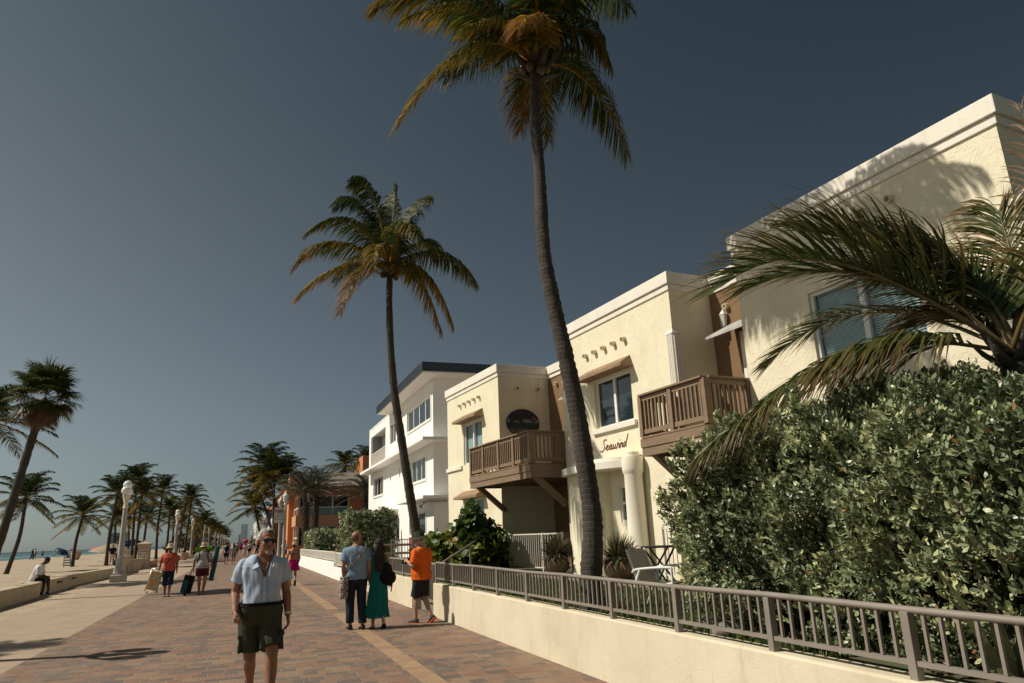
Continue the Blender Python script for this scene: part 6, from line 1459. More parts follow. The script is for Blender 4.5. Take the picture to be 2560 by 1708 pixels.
# ------------------------------------------------------------------ palms further off
M['trunkfar'] = trunk_material('far_palm_bark', (0.075, 0.062, 0.05), (0.025, 0.021, 0.018), 4.0)
def crown_mesh(seed, n=25, L=2.35, leaf=0.68, dry=0.25, lo=-42, hi=82):
    rng = np.random.default_rng(seed); parts = []
    for i in range(n):
        q = i / (n - 1); el = R(lo + (hi - lo) * q ** 0.85 + rng.uniform(-8, 8)); az = i * 2.39996 + rng.uniform(-0.25, 0.25)
        age = float(np.clip((1 - q) * (0.40 + dry) + rng.uniform(-0.12, 0.12), 0.05, 0.9))
        parts.append(arc_frond((0, 0, 0), az, el, L * rng.uniform(0.85, 1.1) * (1.22 if q > 0.72 else 1.0), 0.62 - 0.30 * q, age, bend=rng.uniform(-0.3, 0.3), leaf=leaf, n=54, width=0.06, rng=rng, segs=2, droop=0.95, wind=(-0.10, 0, 0), rach=0.035))
    V, F, T = join(parts)
    o = np_mesh('crown', V, F, T, M['frond']); me = o.data; bpy.data.objects.remove(o); return me
CR = [crown_mesh(40 + k, dry=0.02 + 0.10 * k) for k in range(3)]
def coco(base, crown, k, s, label, lean=None, group='coconut palms on the beach', r=0.13, name='coconut_palm'):
    root = empty(name, base, 0, label, 'palm tree', group)
    b = Vector(base); c = Vector(crown); m = b.lerp(c, 0.45) + Vector(lean or (0, 0, 0)); m2 = b.lerp(c, 0.8) + Vector(lean or (0, 0, 0)) * 0.5
    palm_trunk([b - Vector((0, 0, 0.2)), m, m2, c], r * 1.1, r * 0.7, M['trunkfar'], root, n=10, rings=0.006)
    o = bpy.data.objects.new('crown', CR[k % 3]); COL.objects.link(o); o.parent = root; o.location = c - b; o.scale = (s, s, s); o.rotation_euler = (0, 0, k * 1.7)
    return root
G = 0.29
coco((-13.8, 55.2, G), (-13.26, 55.2, 4.95), 0, 1.0, 'coconut palm on the sand, its low crown against the sea at the left edge', lean=(0.22, 0, 0))
coco((-12.9, 40.0, G), (-11.5, 40.0, 7.7), 1, 1.15, 'tall coconut palm at the left edge, half hidden behind the fan palm')
coco((-12.57, 68.3, G), (-12.2, 68.3, 4.3), 2, 0.95, 'short coconut palm standing alone on the open sand', lean=(-0.12, 0, 0))
coco((-9.6, 64.5, G), (-9.3, 64.5, 5.75), 3, 0.92, 'coconut palm left of the nearest visible lamp post', lean=(-0.1, 0, 0))
coco((-9.77, 80.0, G), (-10.0, 80.0, 7.9), 4, 1.05, 'tallest coconut palm of the beach row, right of the nearest visible lamp post')
coco((-9.25, 78.0, G), (-9.15, 78.0, 6.6), 5, 1.0, 'coconut palm close beside the tallest one of the beach row')
coco((-8.27, 86.7, G), (-8.15, 86.7, 7.5), 6, 0.98, 'coconut palm beside the stone sign pillar', lean=(-0.15, 0, 0))
coco((-6.43, 100.0, G), (-6.05, 100.0, 7.3), 7, 1.05, 'coconut palm behind the second lamp post of the beach side')
coco((-9.44, 85.0, G), (-9.3, 85.0, 4.6), 8, 0.95, 'low coconut palm behind the stone sign pillar')
coco((-8.0, 95.0, G), (-8.0, 95.0, 5.6), 9, 1.0, 'coconut palm above the woman in coral')
coco((-13.5, 95.0, G), (-13.6, 95.0, 5.0), 10, 1.0, 'coconut palm over the tan beach umbrella')
coco((-8.1, 110.0, G), (-7.4, 110.0, 6.5), 11, 1.05, 'coconut palm just left of the third lamp post')
coco((-12.6, 100.0, G), (-12.9, 100.0, 5.3), 12, 1.0, 'coconut palm behind the blue canopy tent')
for i, (x, y, h, s) in enumerate(((-5.9, 130, 5.3, 1.1), (-7.4, 140, 4.4, 1.1), (-6.0, 170, 5.2, 1.15), (-7.2, 196, 5.6, 1.2), (-6.5, 225, 5.8, 1.2), (-8.2, 160, 4.6, 1.1), (-7.5, 255, 6.0, 1.3), (-6.8, 300, 6.4, 1.4), (-8, 350, 6.6, 1.5), (-7, 410, 7, 1.6), (-9.5, 120, 5.6, 1.0), (-10.5, 150, 5.4, 1.1), (-9.0, 180, 5.8, 1.2))):
    coco((x, y, G), (x + 0.1, y, h), i, s, 'one of the small far coconut palms in the receding beach row', group='far coconut palms')
# palm whose crown shades the walkway from beyond the left edge
coco((-15.2, 18.0, G), (-14.5, 18.0, 9.4), 1, 1.0, 'coconut palm beyond the left edge shading the concrete walkway', lean=(0.1, 0, 0))
# inland side, by and behind the orange building
coco((4.1, 88, 0), (2.3, 88, 10.3), 0, 1.55, 'big leaning coconut palm left of the orange building, the highest of its clump', lean=(0.5, 0, 0), group='coconut palms by the orange building', r=0.17)
coco((4.0, 84, 0), (3.2, 84, 8.9), 1, 1.45, 'coconut palm close in front of the orange building eave', lean=(-0.3, 0, 0), group='coconut palms by the orange building', r=0.15)
coco((3.9, 92, 0), (1.6, 92, 8.0), 2, 1.45, 'coconut palm drooping over the promenade left of its clump', lean=(0.4, 0, 0), group='coconut palms by the orange building', r=0.15)
coco((2.9, 97, 0), (1.5, 97, 5.9), 3, 1.4, 'lowest coconut palm of the clump left of the orange building', group='coconut palms by the orange building', r=0.15)
coco((4.4, 86, 0), (4.35, 86, 8.7), 4, 1.3, 'coconut palm behind the corner of the orange roof', group='coconut palms by the orange building', r=0.15)
coco((12.3, 95, 0), (12.35, 95, 10.8), 5, 1.2, 'coconut palm rising behind the orange roof', group='coconut palms by the orange building', r=0.15)
coco((14.1, 90, 0), (14.1, 90, 10.9), 6, 1.1, 'coconut palm behind the corner of the white building', group='coconut palms by the orange building', r=0.15)

# fan palm with a skirt of dead leaves
def fan_palm():
    rng = np.random.default_rng(77); base = (-8.15, 30.0, G); root = empty('fan_palm', base, 0, 'leaning fan palm with shaggy dead leaves under a round dark crown, at the left edge', 'palm tree')
    palm_trunk([(-8.15, 30, 0.1), (-7.70, 30, 2.6), (-7.38, 30, 4.8), (-7.08, 30, 6.7)], 0.15, 0.13, M['trunk'], root, rings=0.014)
    parts = []
    for i in range(64):
        q = i / 63; el = R(-78 + 160 * q ** 0.85 + rng.uniform(-9, 9)); az = i * 2.39996 + rng.uniform(-.3, .3); dead = q < 0.20 or (q < 0.36 and rng.random() < 0.5)
        d = np.array([math.cos(az) * math.cos(el), math.sin(az) * math.cos(el), math.sin(el)]); c = np.array([-7.02, 30.0, 7.0]) + np.array([0, 0, 0.25 * q])
        pl = rng.uniform(0.45, 0.95) * (0.75 if dead else 1.0); tip = c + d * pl + np.array([0, 0, -0.10])
        n = 26; s_ = nrm3(np.cross(d, [0, 0, 1.0]) + 1e-5); u_ = np.cross(s_, d); th = np.radians(np.linspace(-115, 115, n)) ; L = rng.uniform(0.72, 0.95) * (0.72 + 0.28 * np.cos(th * 0.6)) * (0.9 if not dead else 0.75)
        fold = 0.35 * np.abs(np.sin(th))
        D = nrm3(np.cos(th)[:, None] * d + np.sin(th)[:, None] * s_ + fold[:, None] * u_ * 0.5)
        V = [np.stack([c - s_ * 0.015, c + s_ * 0.015, tip + s_ * 0.012, tip - s_ * 0.012])]; F = [np.array([[0, 1, 2, 3]])]; T = [np.full(4, 0.5 if not dead else 0.9)]; b = 4
        W = nrm3(np.cross(D, u_)); vs = np.zeros((n, 4, 2, 3)); p = np.repeat(tip[None], n, 0); dd = D
        for k, wv in enumerate((0.012, 0.040, 0.026, 0.002)):
            vs[:, k, 0] = p - W * wv; vs[:, k, 1] = p + W * wv
            dd = nrm3(dd + np.array([0, 0, -1.0]) * (0.07 + 0.22 * k) * (2.6 if dead else 1.0) + rng.normal(0, 0.03, (n, 3))); p = p + dd * (L / 3)[:, None]
        i8 = np.arange(n) * 8 + b; V.append(vs.reshape(-1, 3)); F.append(np.concatenate([np.stack([i8 + 2 * k, i8 + 2 * k + 1, i8 + 2 * k + 3, i8 + 2 * k + 2], 1) for k in range(3)]))
        tv = (0.92 if dead else 0.10 + 0.30 * (1 - q)) + rng.normal(0, 0.07, n); T.append(np.repeat(np.clip(tv[:, None] + (0 if dead else 1) * np.array([0, 0.05, 0.12, 0.3])[None], 0, 1), 2, 1).ravel())
        parts.append((np.concatenate(V), np.concatenate(F), np.concatenate(T)))
    np_mesh('crown', *join(parts), M['fan'], root, base)
fan_palm()

# date palms before the orange building
def date_palm(base, top, label, seed, s=1.0):
    rng = np.random.default_rng(seed); root = empty('date_palm', base, 0, label, 'palm tree', 'date palms before the orange building')
    b = Vector(base); c = Vector(top); mb = MB(); m = 26; pts = [b.lerp(c, i / (m - 1)) + Vector((0.03 * math.sin(i), 0, 0)) for i in range(m)]
    mb.tube(pts, [0.20 * (1.0 if i < m * 0.6 else 1 + 0.9 * ((i / (m - 1)) - 0.6)) * (1 + 0.10 * (i % 2)) for i in range(m)], 12)
    for i in range(150):
        z = 0.02 + 0.97 * (i / 150); a = i * 2.4; p = b.lerp(c, z); r = 0.20 * (1 if z < 0.6 else 1 + 0.9 * (z - 0.6)); o = Vector((math.cos(a), math.sin(a), 0))
        mb.tube([p + o * r * 0.8, p + o * (r + 0.05) + Vector((0, 0, 0.06)), p + o * (r + 0.10 * (0.5 + z)) + Vector((0, 0, 0.17))], [0.07, 0.055, 0.02], 5, sq=(1, 0.6))
    mb.build('trunk', M['boots'], root, world=True)
    parts = []
    for i in range(52):
        q = i / 51; el = R(-6 + 88 * q); az = i * 2.39996 + rng.uniform(-0.2, 0.2)
        parts.append(arc_frond(tuple(c), az, el, 3.05 * s * rng.uniform(0.9, 1.08), 0.50, float(np.clip(0.75 - 0.7 * q + rng.uniform(-0.1, 0.1), 0.05, 1)), leaf=0.36, n=54, width=0.030, rng=rng, segs=2, droop=0.22, ang=(58, 28), wind=(0, 0, 0), rach=0.03, flat=0.45, start=0.2))
    np_mesh('crown', *join(parts), M['frondgrey'], root, base)
date_palm((4.85, 60.0, 0.5), (4.75, 60.0, 5.25), 'date palm with thick rough trunk before the orange building, the nearer to the lamp post', 3)
date_palm((5.75, 62.0, 0.5), (5.7, 62.0, 5.75), 'taller date palm with thick rough trunk before the large windows of the orange building', 4, 1.08)
date_palm((10.15, 64.0, 0.5), (10.15, 64.0, 5.3), 'date palm half hidden by the corner of the white building', 5)

# ------------------------------------------------------------------ beach side walls, lamps, pillar, urns
M['caststone'] = mat('cast_stone', (0.50, 0.405, 0.29), (0.42, 0.335, 0.235), 0.85, 2.0, 0.3, 40, stain=((0.30, 0.235, 0.165), 0.3)) if True else None
M['lamp'] = mat('pale_concrete_post', (0.46, 0.43, 0.38), (0.39, 0.365, 0.32), 0.8, 3.0, 0.2, 40, stain=((0.28, 0.25, 0.21), 0.25))
M['lamppale'] = mat('white_lamp_head', (0.70, 0.66, 0.58), (0.60, 0.56, 0.49), 0.6, 4.0)
def globe_material():
    m, nt, b, out = new_mat('clear_globe'); b.inputs['Base Color'].default_value = (0.85, 0.86, 0.84, 1); b.inputs['Roughness'].default_value = 0.12; b.inputs['Specular IOR Level'].default_value = 0.9
    lw = nt.N('ShaderNodeLayerWeight'); lw.inputs[0].default_value = 0.35; t = nt.N('ShaderNodeBsdfTransparent'); t.inputs[0].default_value = (0.93, 0.94, 0.93, 1)
    mx = nt.N('ShaderNodeMixShader'); nt.l.new(nt.ramp(lw.outputs['Facing'], [(0.0, (0.72, 0.72, 0.72)), (0.75, (0.95, 0.95, 0.95))]), mx.inputs[0]); nt.l.new(t.outputs[0], mx.inputs[1]); nt.l.new(b.outputs[0], mx.inputs[2]); nt.l.new(mx.outputs[0], out.inputs[0]); return m
M['globe'] = globe_material()
def beach_wall(pts, label):
    mb = MB(); th = 0.40; L = []
    for i, (x, y) in enumerate(pts):
        a = Vector(pts[max(i - 1, 0)]); b = Vector(pts[min(i + 1, len(pts) - 1)]); d = (b - a).normalized(); nn = Vector((-d.y, d.x)); p = Vector((x, y)); q = p + nn * th
        L.append([Vector((p.x, p.y, -0.05)), Vector((p.x, p.y, 0.43)), Vector((p.x + nn.x * -0.025, p.y + nn.y * -0.025, 0.435)), Vector((p.x - nn.x * 0.02, p.y - nn.y * 0.02, 0.50)), Vector((q.x + nn.x * .02, q.y + nn.y * .02, 0.50)), Vector((q.x, q.y, -0.05))])
    mb.loft(L); o = mb.build('seat_wall', M['caststone'], bevel=0.012); tag(o, label, 'wall', 'low pale stone seat walls')
    return o
beach_wall([(-6.75, 12), (-6.66, 18), (-6.62, 24), (-6.66, 28), (-6.76, 31.7)], 'low pale stone seat wall at the left edge, its end beside the seated man')
w2 = beach_wall([(-6.98, 31.72), (-6.96, 34), (-6.93, 37.4)], 'low pale stone seat wall on which the man sits')
w3 = beach_wall([(-7.2, 37.42), (-7.12, 41), (-6.98, 45), (-6.72, 48.5), (-6.45, 51)], 'low pale stone seat wall running to the lamp post')
for o, y, x in ((w2, 35.6, -6.955), (w3, 39.6, -7.165)): MB().box(x, x + 0.03, y - 0.45, y + 0.45, 0.30, 0.37).build('drain_slot', M['dark'], o)
beach_wall([(-7.1, 60), (-6.9, 65), (-6.7, 72)], 'low pale stone seat wall beyond the sign pillar'); beach_wall([(-7.2, 88), (-6.9, 94), (-6.8, 100)], 'farthest low pale stone seat wall, by the second lamp post')
# square pier that ends the wall, with an urn beside it
mb = MB(); mb.box(-6.95, -6.35, 51.1, 51.8, -0.05, 1.0); mb.box(-7.03, -6.27, 51.02, 51.88, 1.001, 1.10); mb.box(-6.9, -6.4, 51.15, 51.75, 1.101, 1.16)
o = mb.build('stone_pier', M['caststone'], bevel=0.015); tag(o, 'square stone pier behind the lamp post at the end of the low wall', 'pier')
def urn(loc, s, label, col='caststone'):
    o = MB().lathe([(0, 0), (0.28, 0), (0.30, 0.03), (0.36, 0.2), (0.50, 0.5), (0.53, 0.68), (0.50, 0.78), (0.56, 0.84), (0.56, 0.90), (0.50, 0.91), (0.46, 0.80), (0, 0.78)], (0, 0, 0), 28).build('urn', M[col], None, smooth=True, auto=40)
    o.location = loc; o.scale = (s, s, s); tag(o, label, 'urn', 'round stone urns')
urn((-6.38, 53.8, 0), 0.98, 'large round stone urn beside the pier near the lamp post'); urn((-20.5, 113, G), 1.25, 'round stone urn standing out on the sand'); urn((-5.9, 92.5, 0), 0.9, 'round stone urn at the far low wall')
# stone sign pillar with beach rule pictograms
pl = empty('sign_pillar', (-6.75, 62.0, 0), 0, 'square stone pillar with a pointed cap and a white panel of beach rule pictograms', 'sign pillar')
mb = MB(); mb.box(-7.25, -6.25, 61.6, 62.4, -0.05, 0.12); mb.box(-7.15, -6.35, 61.68, 62.32, 0.121, 1.72); mb.box(-7.2, -6.3, 61.63, 62.37, 1.721, 1.80)
mb.loft([[(-7.27, 61.56, 1.801), (-6.23, 61.56, 1.801), (-6.23, 62.44, 1.801), (-7.27, 62.44, 1.801)], [(-7.27, 61.56, 1.85), (-6.23, 61.56, 1.85), (-6.23, 62.44, 1.85), (-7.27, 62.44, 1.85)], [(-6.79, 61.96, 2.02), (-6.71, 61.96, 2.02), (-6.71, 62.04, 2.02), (-6.79, 62.04, 2.02)]]); mb.sphere((-6.75, 62, 2.05), 0.06, 10, 8)
mb.build('pillar', M['caststone'], pl, world=True)
sg = MB().box(-7.07, -6.43, 61.66, 61.679, 0.70, 1.62).build('notice_panel', mat('notice_white', (0.60, 0.54, 0.46), (0.56, 0.5, 0.42), 0.5), pl, world=True)
mr = mat('sign_red', (0.42, 0.03, 0.025), (0.36, 0.03, 0.025), 0.6); mbk = MB(); mrd = MB()
for r_ in range(4):
    for c_ in range(4):
        x = -6.97 + 0.148 * c_; z = 1.52 - 0.21 * r_
        if r_ < 2:
            P = [(x + 0.052 * math.cos(2 * PI * k / 14), 61.655, z + 0.052 * math.sin(2 * PI * k / 14)) for k in range(15)]; mrd.tube(P, 0.010, 5); mrd.tube([(x - 0.036, 61.655, z + 0.036), (x + 0.036, 61.655, z - 0.036)], 0.008, 5)
        mbk.obox((x, 61.658, z - (0.0 if r_ < 2 else 0.01)), (0.035 if r_ < 2 else 0.08, 0.004, 0.05 if r_ < 2 else 0.022 + 0.02 * ((c_ + r_) % 3)))
mrd.build('prohibition_rings', mr, sg, world=True); mbk.build('pictograms', M['black'], sg, world=True)
mb = MB(); mb.box(-6.95, -6.35, 102, 102.6, 0, 1.0); mb.loft([[(-7.0, 101.95, 1.0), (-6.3, 101.95, 1.0), (-6.3, 102.65, 1.0), (-7.0, 102.65, 1.0)], [(-6.68, 102.27, 1.35), (-6.62, 102.27, 1.35), (-6.62, 102.33, 1.35), (-6.68, 102.33, 1.35)]])
o = mb.build('stone_pier', M['caststone']); tag(o, 'far square stone pier with a pointed cap by the low wall', 'pier')

def lamp_parts(loc, label, group):
    root = empty('street_lamp', loc, 0, label, 'street lamp', group)
    def pr(mb, n, m, **k): return mb.build(n, m, root, **k)
    mb = MB(); mb.loft([[(sx * a, sy * a, z) for sx, sy in ((-1, -1), (1, -1), (1, 1), (-1, 1))] for a, z in ((0.34, 0.0), (0.34, 0.30), (0.29, 0.36), (0.27, 0.42))]); mb.lathe([(0.27, 0.42), (0.25, 0.5), (0.255, 0.55), (0.22, 0.62), (0.175, 0.95), (0.155, 1.2), (0.15, 1.28)], (0, 0, 0), 8); pr(mb, 'base', M['lamp'])
    mb = MB().lathe([(0.14, 1.25), (0.105, 3.55), (0.0, 3.56)], (0, 0, 0), 12); pr(mb, 'post', M['lamp'], smooth=True, auto=40)
    mb = MB().lathe([(0.11, 3.5), (0.15, 3.55), (0.11, 3.62), (0.10, 3.75), (0.15, 4.0), (0.19, 4.12), (0.17, 4.16), (0.06, 4.18)], (0, 0, 0), 14)
    for a in (-1, 1): mb.tube(catmull([(0, 0, 3.70), (0, 0.28 * a, 3.86), (0, 0.42 * a, 4.02), (0, 0.42 * a, 4.16)], 4), 0.05, 8, sq=(1, 1)); mb.lathe([(0.06, 4.04), (0.13, 4.12), (0.13, 4.17), (0.05, 4.18)], (0, 0.42 * a, 0), 12); mb.add([(0, 0, 3.62), (0, 0.30 * a, 3.84), (0, 0, 4.05), (0.03, 0, 3.62), (0.03, 0.30 * a, 3.84), (0.03, 0, 4.05)], [(0, 1, 2), (5, 4, 3), (0, 3, 4, 1), (1, 4, 5, 2)])
    mb.tube([(0, 0, 4.15), (0, 0, 4.42)], 0.06, 8); mb.lathe([(0.06, 4.36), (0.13, 4.43), (0.13, 4.48), (0.05, 4.49)], (0, 0, 0), 12); pr(mb, 'lamp_head', M['lamppale'], smooth=True, auto=40)
    for x, y, z in [(0, -0.42, 4.36), (0, 0.42, 4.36), (0, 0, 4.68)]:
        MB().sphere((x, y, z), 0.215, 18, 12).build('globe', M['globe'], root, smooth=True)
    return root
lamps = [(13.9, 'globe lamp post beyond the left edge whose shadow falls across the paving'), (41.0, 'pale globe lamp post standing nearest on the beach side, with a flared base')]
l0 = lamp_parts((-5.56, 14.4, 0), lamps[0][1], 'globe lamp posts on the beach side')
for i, (y, x) in enumerate(((41.0, -5.50), (75, -5.62), (101, -5.72), (134, -5.8), (158, -5.9), (198, -5.9), (228, -5.9), (258, -5.9), (290, -5.9), (325, -5.9), (360, -5.9), (400, -5.9), (445, -5.9), (490, -5.9), (540, -5.9))):
    c = copy_tree(l0); c.location = (x, y, 0)
    c['label'] = ['pale globe lamp post standing nearest on the beach side, before the stone pier', 'globe lamp post behind the woman in coral, second of the visible beach row', 'globe lamp post behind the man in grey, third of the visible beach row'][i] if i < 3 else 'small far globe lamp post in the receding beach row'

# acorn lamp posts on the house side, with banners
def acorn(loc, label, h=4.35):
    root = empty('street_lamp', loc, 0, label, 'street lamp', 'acorn lamp posts on the house side')
    MB().lathe([(0.2, 0), (0.2, 0.4), (0.15, 0.5), (0.12, 1.0), (0.10, h - 0.1), (0, h - 0.1)], (0, 0, 0), 12).build('post', M['lamp'], root, smooth=True, auto=40)
    MB().lathe([(0.10, h - 0.15), (0.17, h - 0.05), (0.10, h), (0.09, h + 0.06), (0.19, h + 0.16), (0.19, h + 0.2), (0.0, h + 0.2)], (0, 0, 0), 14).build('lamp_head', M['lamppale'], root, smooth=True, auto=40)
    MB().lathe([(0.16, h + 0.2), (0.235, h + 0.52), (0.21, h + 0.58)], (0, 0, 0), 16).build('globe', M['lampglass'], root, smooth=True)
    MB().lathe([(0.24, h + 0.58), (0.20, h + 0.66), (0.08, h + 0.74), (0.05, h + 0.84), (0.0, h + 0.88)], (0, 0, 0), 16).build('lamp_cap', M['lamppale'], root, smooth=True)
    return root
acorn((3.05, 57.0, 0), 'tall acorn lamp post carrying the NO sign, left of the orange building'); acorn((3.02, 63.5, 0), 'acorn lamp post just behind the one with the NO sign')
for y in (104, 130, 160, 200, 250): acorn((3.1, y, 0), 'small far acorn lamp post on the house side')
bn = empty('street_banner', (2.62, 57.0, 2.98), 0, 'white banner with a red NO and a crossed out dog ring on the lamp post', 'sign')
MB().box(2.28, 2.93, 56.99, 57.01, 2.98, 4.06).build('panel', mat('banner_white', (0.62, 0.61, 0.60), (0.55, 0.54, 0.53), 0.7), bn, world=True)
mb = MB(); mb.bar((2.25, 57, 4.08), (3.0, 57, 4.08), 0.03, 0.03); mb.bar((2.25, 57, 2.95), (3.0, 57, 2.95), 0.03, 0.03); mb.build('bracket', M['railing'], bn, world=True)
mb = MB()
for a, b in (((2.34, 3.66), (2.34, 3.95)), ((2.34, 3.95), (2.54, 3.66)), ((2.54, 3.66), (2.54, 3.95))): mb.tube([(a[0], 56.98, a[1]), (b[0], 56.98, b[1])], 0.022, 6)
mb.tube([(2.74 + 0.135 * math.cos(2 * PI * k / 20), 56.98, 3.805 + 0.135 * math.sin(2 * PI * k / 20)) for k in range(21)], 0.021, 6); mb.tube([(2.65, 56.98, 3.9), (2.83, 56.98, 3.71)], 0.018, 6); mb.build('lettering', M['letter'], bn, world=True)
mb = MB(); mb.obox((2.73, 56.985, 3.80), (0.13, 0.004, 0.06)); mb.obox((2.80, 56.985, 3.85), (0.05, 0.004, 0.05))
for k in (2.68, 2.78): mb.obox((k, 56.985, 3.745), (0.02, 0.004, 0.06))
mb.build('dog_pictogram', M['black'], bn, world=True)
mb = MB()
for r_ in range(5):
    z = 3.56 - 0.085 * r_; x = 2.33
    while x < 2.86: w_ = random.uniform(0.03, 0.09); mb.obox((x + w_ / 2, 56.986, z), (w_, 0.004, 0.028)); x += w_ + 0.022
mb.build('small_lettering', M['charcoal'], bn, world=True)
o = MB().box(2.05, 2.27, 63.3, 63.32, 2.9, 3.95).build('street_banner', mat('banner_blue', (0.03, 0.10, 0.20), (0.10, 0.17, 0.24), 0.7, 1.5)); tag(o, 'blue banner edge showing left of the white NO banner', 'sign')

# ------------------------------------------------------------------ orange building
M['or'] = mat('orange_stucco', (0.60, 0.25, 0.11), (0.54, 0.22, 0.095), 0.85, 0.8, 0.2, 20); M['orpale'] = mat('pale_orange_stucco', (0.56, 0.30, 0.17), (0.50, 0.26, 0.145), 0.85, 0.8)
M['ordeep'] = mat('deep_orange_panels', (0.48, 0.16, 0.07), (0.42, 0.14, 0.06), 0.8, 0.8); M['tile'] = mat('grey_brown_roof_tile', (0.22, 0.18, 0.14), (0.14, 0.115, 0.09), 0.85, 3.0, 0.6, 12, stretch=(1, 6, 1))
ob = empty('orange_building', (5, 71, 0), 0, 'two storey orange building with tiled hip roof and wide dark windows', 'building')
def op(mb, n, m, **k): return mb.build(n, M[m] if isinstance(m, str) else m, ob, world=True, **k)
mb = MB(); wall_holes(mb, (0, 71, 0), (1, 0, 0), (0, -1, 0), 4.95, 15, 0, 6.05, [(5.05, 9.6, 3.95, 5.72), (5.05, 8.6, 1.2, 2.9)], 0.15)
wall_holes(mb, (4.95, 0, 0), (0, 1, 0), (-1, 0, 0), 71, 120, 0, 6.05, [(71.2, 76.2, 3.95, 5.72), (71.2, 76.2, 1.2, 2.9)], 0.15); op(mb, 'wall', 'or')
op(MB().box(9.75, 12.5, 70.94, 70.999, 0, 6.0), 'panel_cladding', 'ordeep')
mb = MB()
for k in range(6): mb.box(9.75, 12.5, 70.93, 70.939, 0.9 + 0.9 * k, 0.92 + 0.9 * k)
for k in range(4): mb.box(10.2 + 0.7 * k, 10.22 + 0.7 * k, 70.93, 70.939, 0, 6)
op(mb, 'cladding_joints', 'orpale')
mb = MB(); mb.box(4.75, 9.7, 70.8, 70.998, 2.95, 3.92); mb.box(4.75, 4.948, 70.998, 76.4, 2.95, 3.92); op(mb, 'balcony_band', 'orpale')
mb = MB(); mb.box(4.45, 4.948, 77.2, 86, 0, 5.9); op(mb, 'pier', 'or')
for (z0, z1, xs) in ((3.95, 5.72, (5.05, 6.6, 8.1, 9.6)), (1.2, 2.9, (5.05, 6.8, 8.6))):
    for a, b in zip(xs[:-1], xs[1:]):
        mb = MB(); mb.box(a, a + 0.06, 71.04, 71.1, z0, z1); mb.box(b - 0.06, b, 71.04, 71.1, z0, z1); mb.box(a + 0.06, b - 0.06, 71.04, 71.1, z1 - 0.06, z1)
        if z0 > 3: mb.box(a + 0.06, b - 0.06, 71.03, 71.1, 4.58, 4.66)
        f = op(mb, 'window', 'frame'); MB().box(a + 0.05, b - 0.05, 71.08, 71.09, z0, z1).build('pane', M['glassdark'], f, world=True)
        if z0 > 3: MB().box(a + 0.06, b - 0.06, 70.99, 71.0, 3.97, 4.56).build('balustrade_glass', mat('teal_glass', (0.12, 0.22, 0.22), (0.10, 0.19, 0.19), 0.2), f, world=True)
    for a, b in ((71.2, 73.7), (73.7, 76.2)):
        mb = MB(); mb.box(4.99, 5.05, a, a + 0.1, z0, z1); mb.box(4.99, 5.05, b - 0.1, b, z0, z1); mb.box(4.98, 5.05, a + 0.1, b - 0.1, z0 + 0.62, z0 + 0.72); mb.box(4.98, 5.05, a + 0.1, b - 0.1, z1 - 0.1, z1)
        f = op(mb, 'window', 'frame'); MB().box(5.03, 5.04, a, b, z0, z1).build('pane', M['glass'], f, world=True)
mb = MB(); E0 = [(3.75, 69.8), (16, 69.8), (16, 121), (3.75, 121)]; mb.loft([[(x, y, 6.051) for x, y in E0], [(x, y, 6.40) for x, y in E0]]); op(mb, 'eave', 'or')
mb = MB(); mb.loft([[(x, y, 6.401) for x, y in [(3.6, 69.65), (16.1, 69.65), (16.1, 121), (3.6, 121)]], [(x, y, 6.50) for x, y in [(3.6, 69.65), (16.1, 69.65), (16.1, 121), (3.6, 121)]], [(8.5, 76, 8.3), (11.5, 76, 8.3), (11.5, 114, 8.3), (8.5, 114, 8.3)]]); op(mb, 'roof', 'tile')
tw = MB().box(13.2, 17, 86, 92, 5, 11.2).build('stair_tower', M['or'], ob, world=True); 
mb = MB(); mb.box(4.6, 6.2, 80, 84, 6.51, 8.4); op(mb, 'roof_dormer', 'orpale')
# low orange wall with a stepped end next to the promenade
mb = MB(); mb.prism([(0, 0), (7.4, 0), (7.4, 0.95), (1.0, 0.95), (1.0, 1.3), (0.35, 1.3), (0.35, 1.1), (0, 1.1)], 0, 0.3)
o = MB().add([(3.95 + z, 60.6 + x, y) for x, y, z in mb.v], mb.f).build('terrace_wall', M['or']); tag(o, 'low orange terrace wall with a stepped end beside the promenade', 'wall')

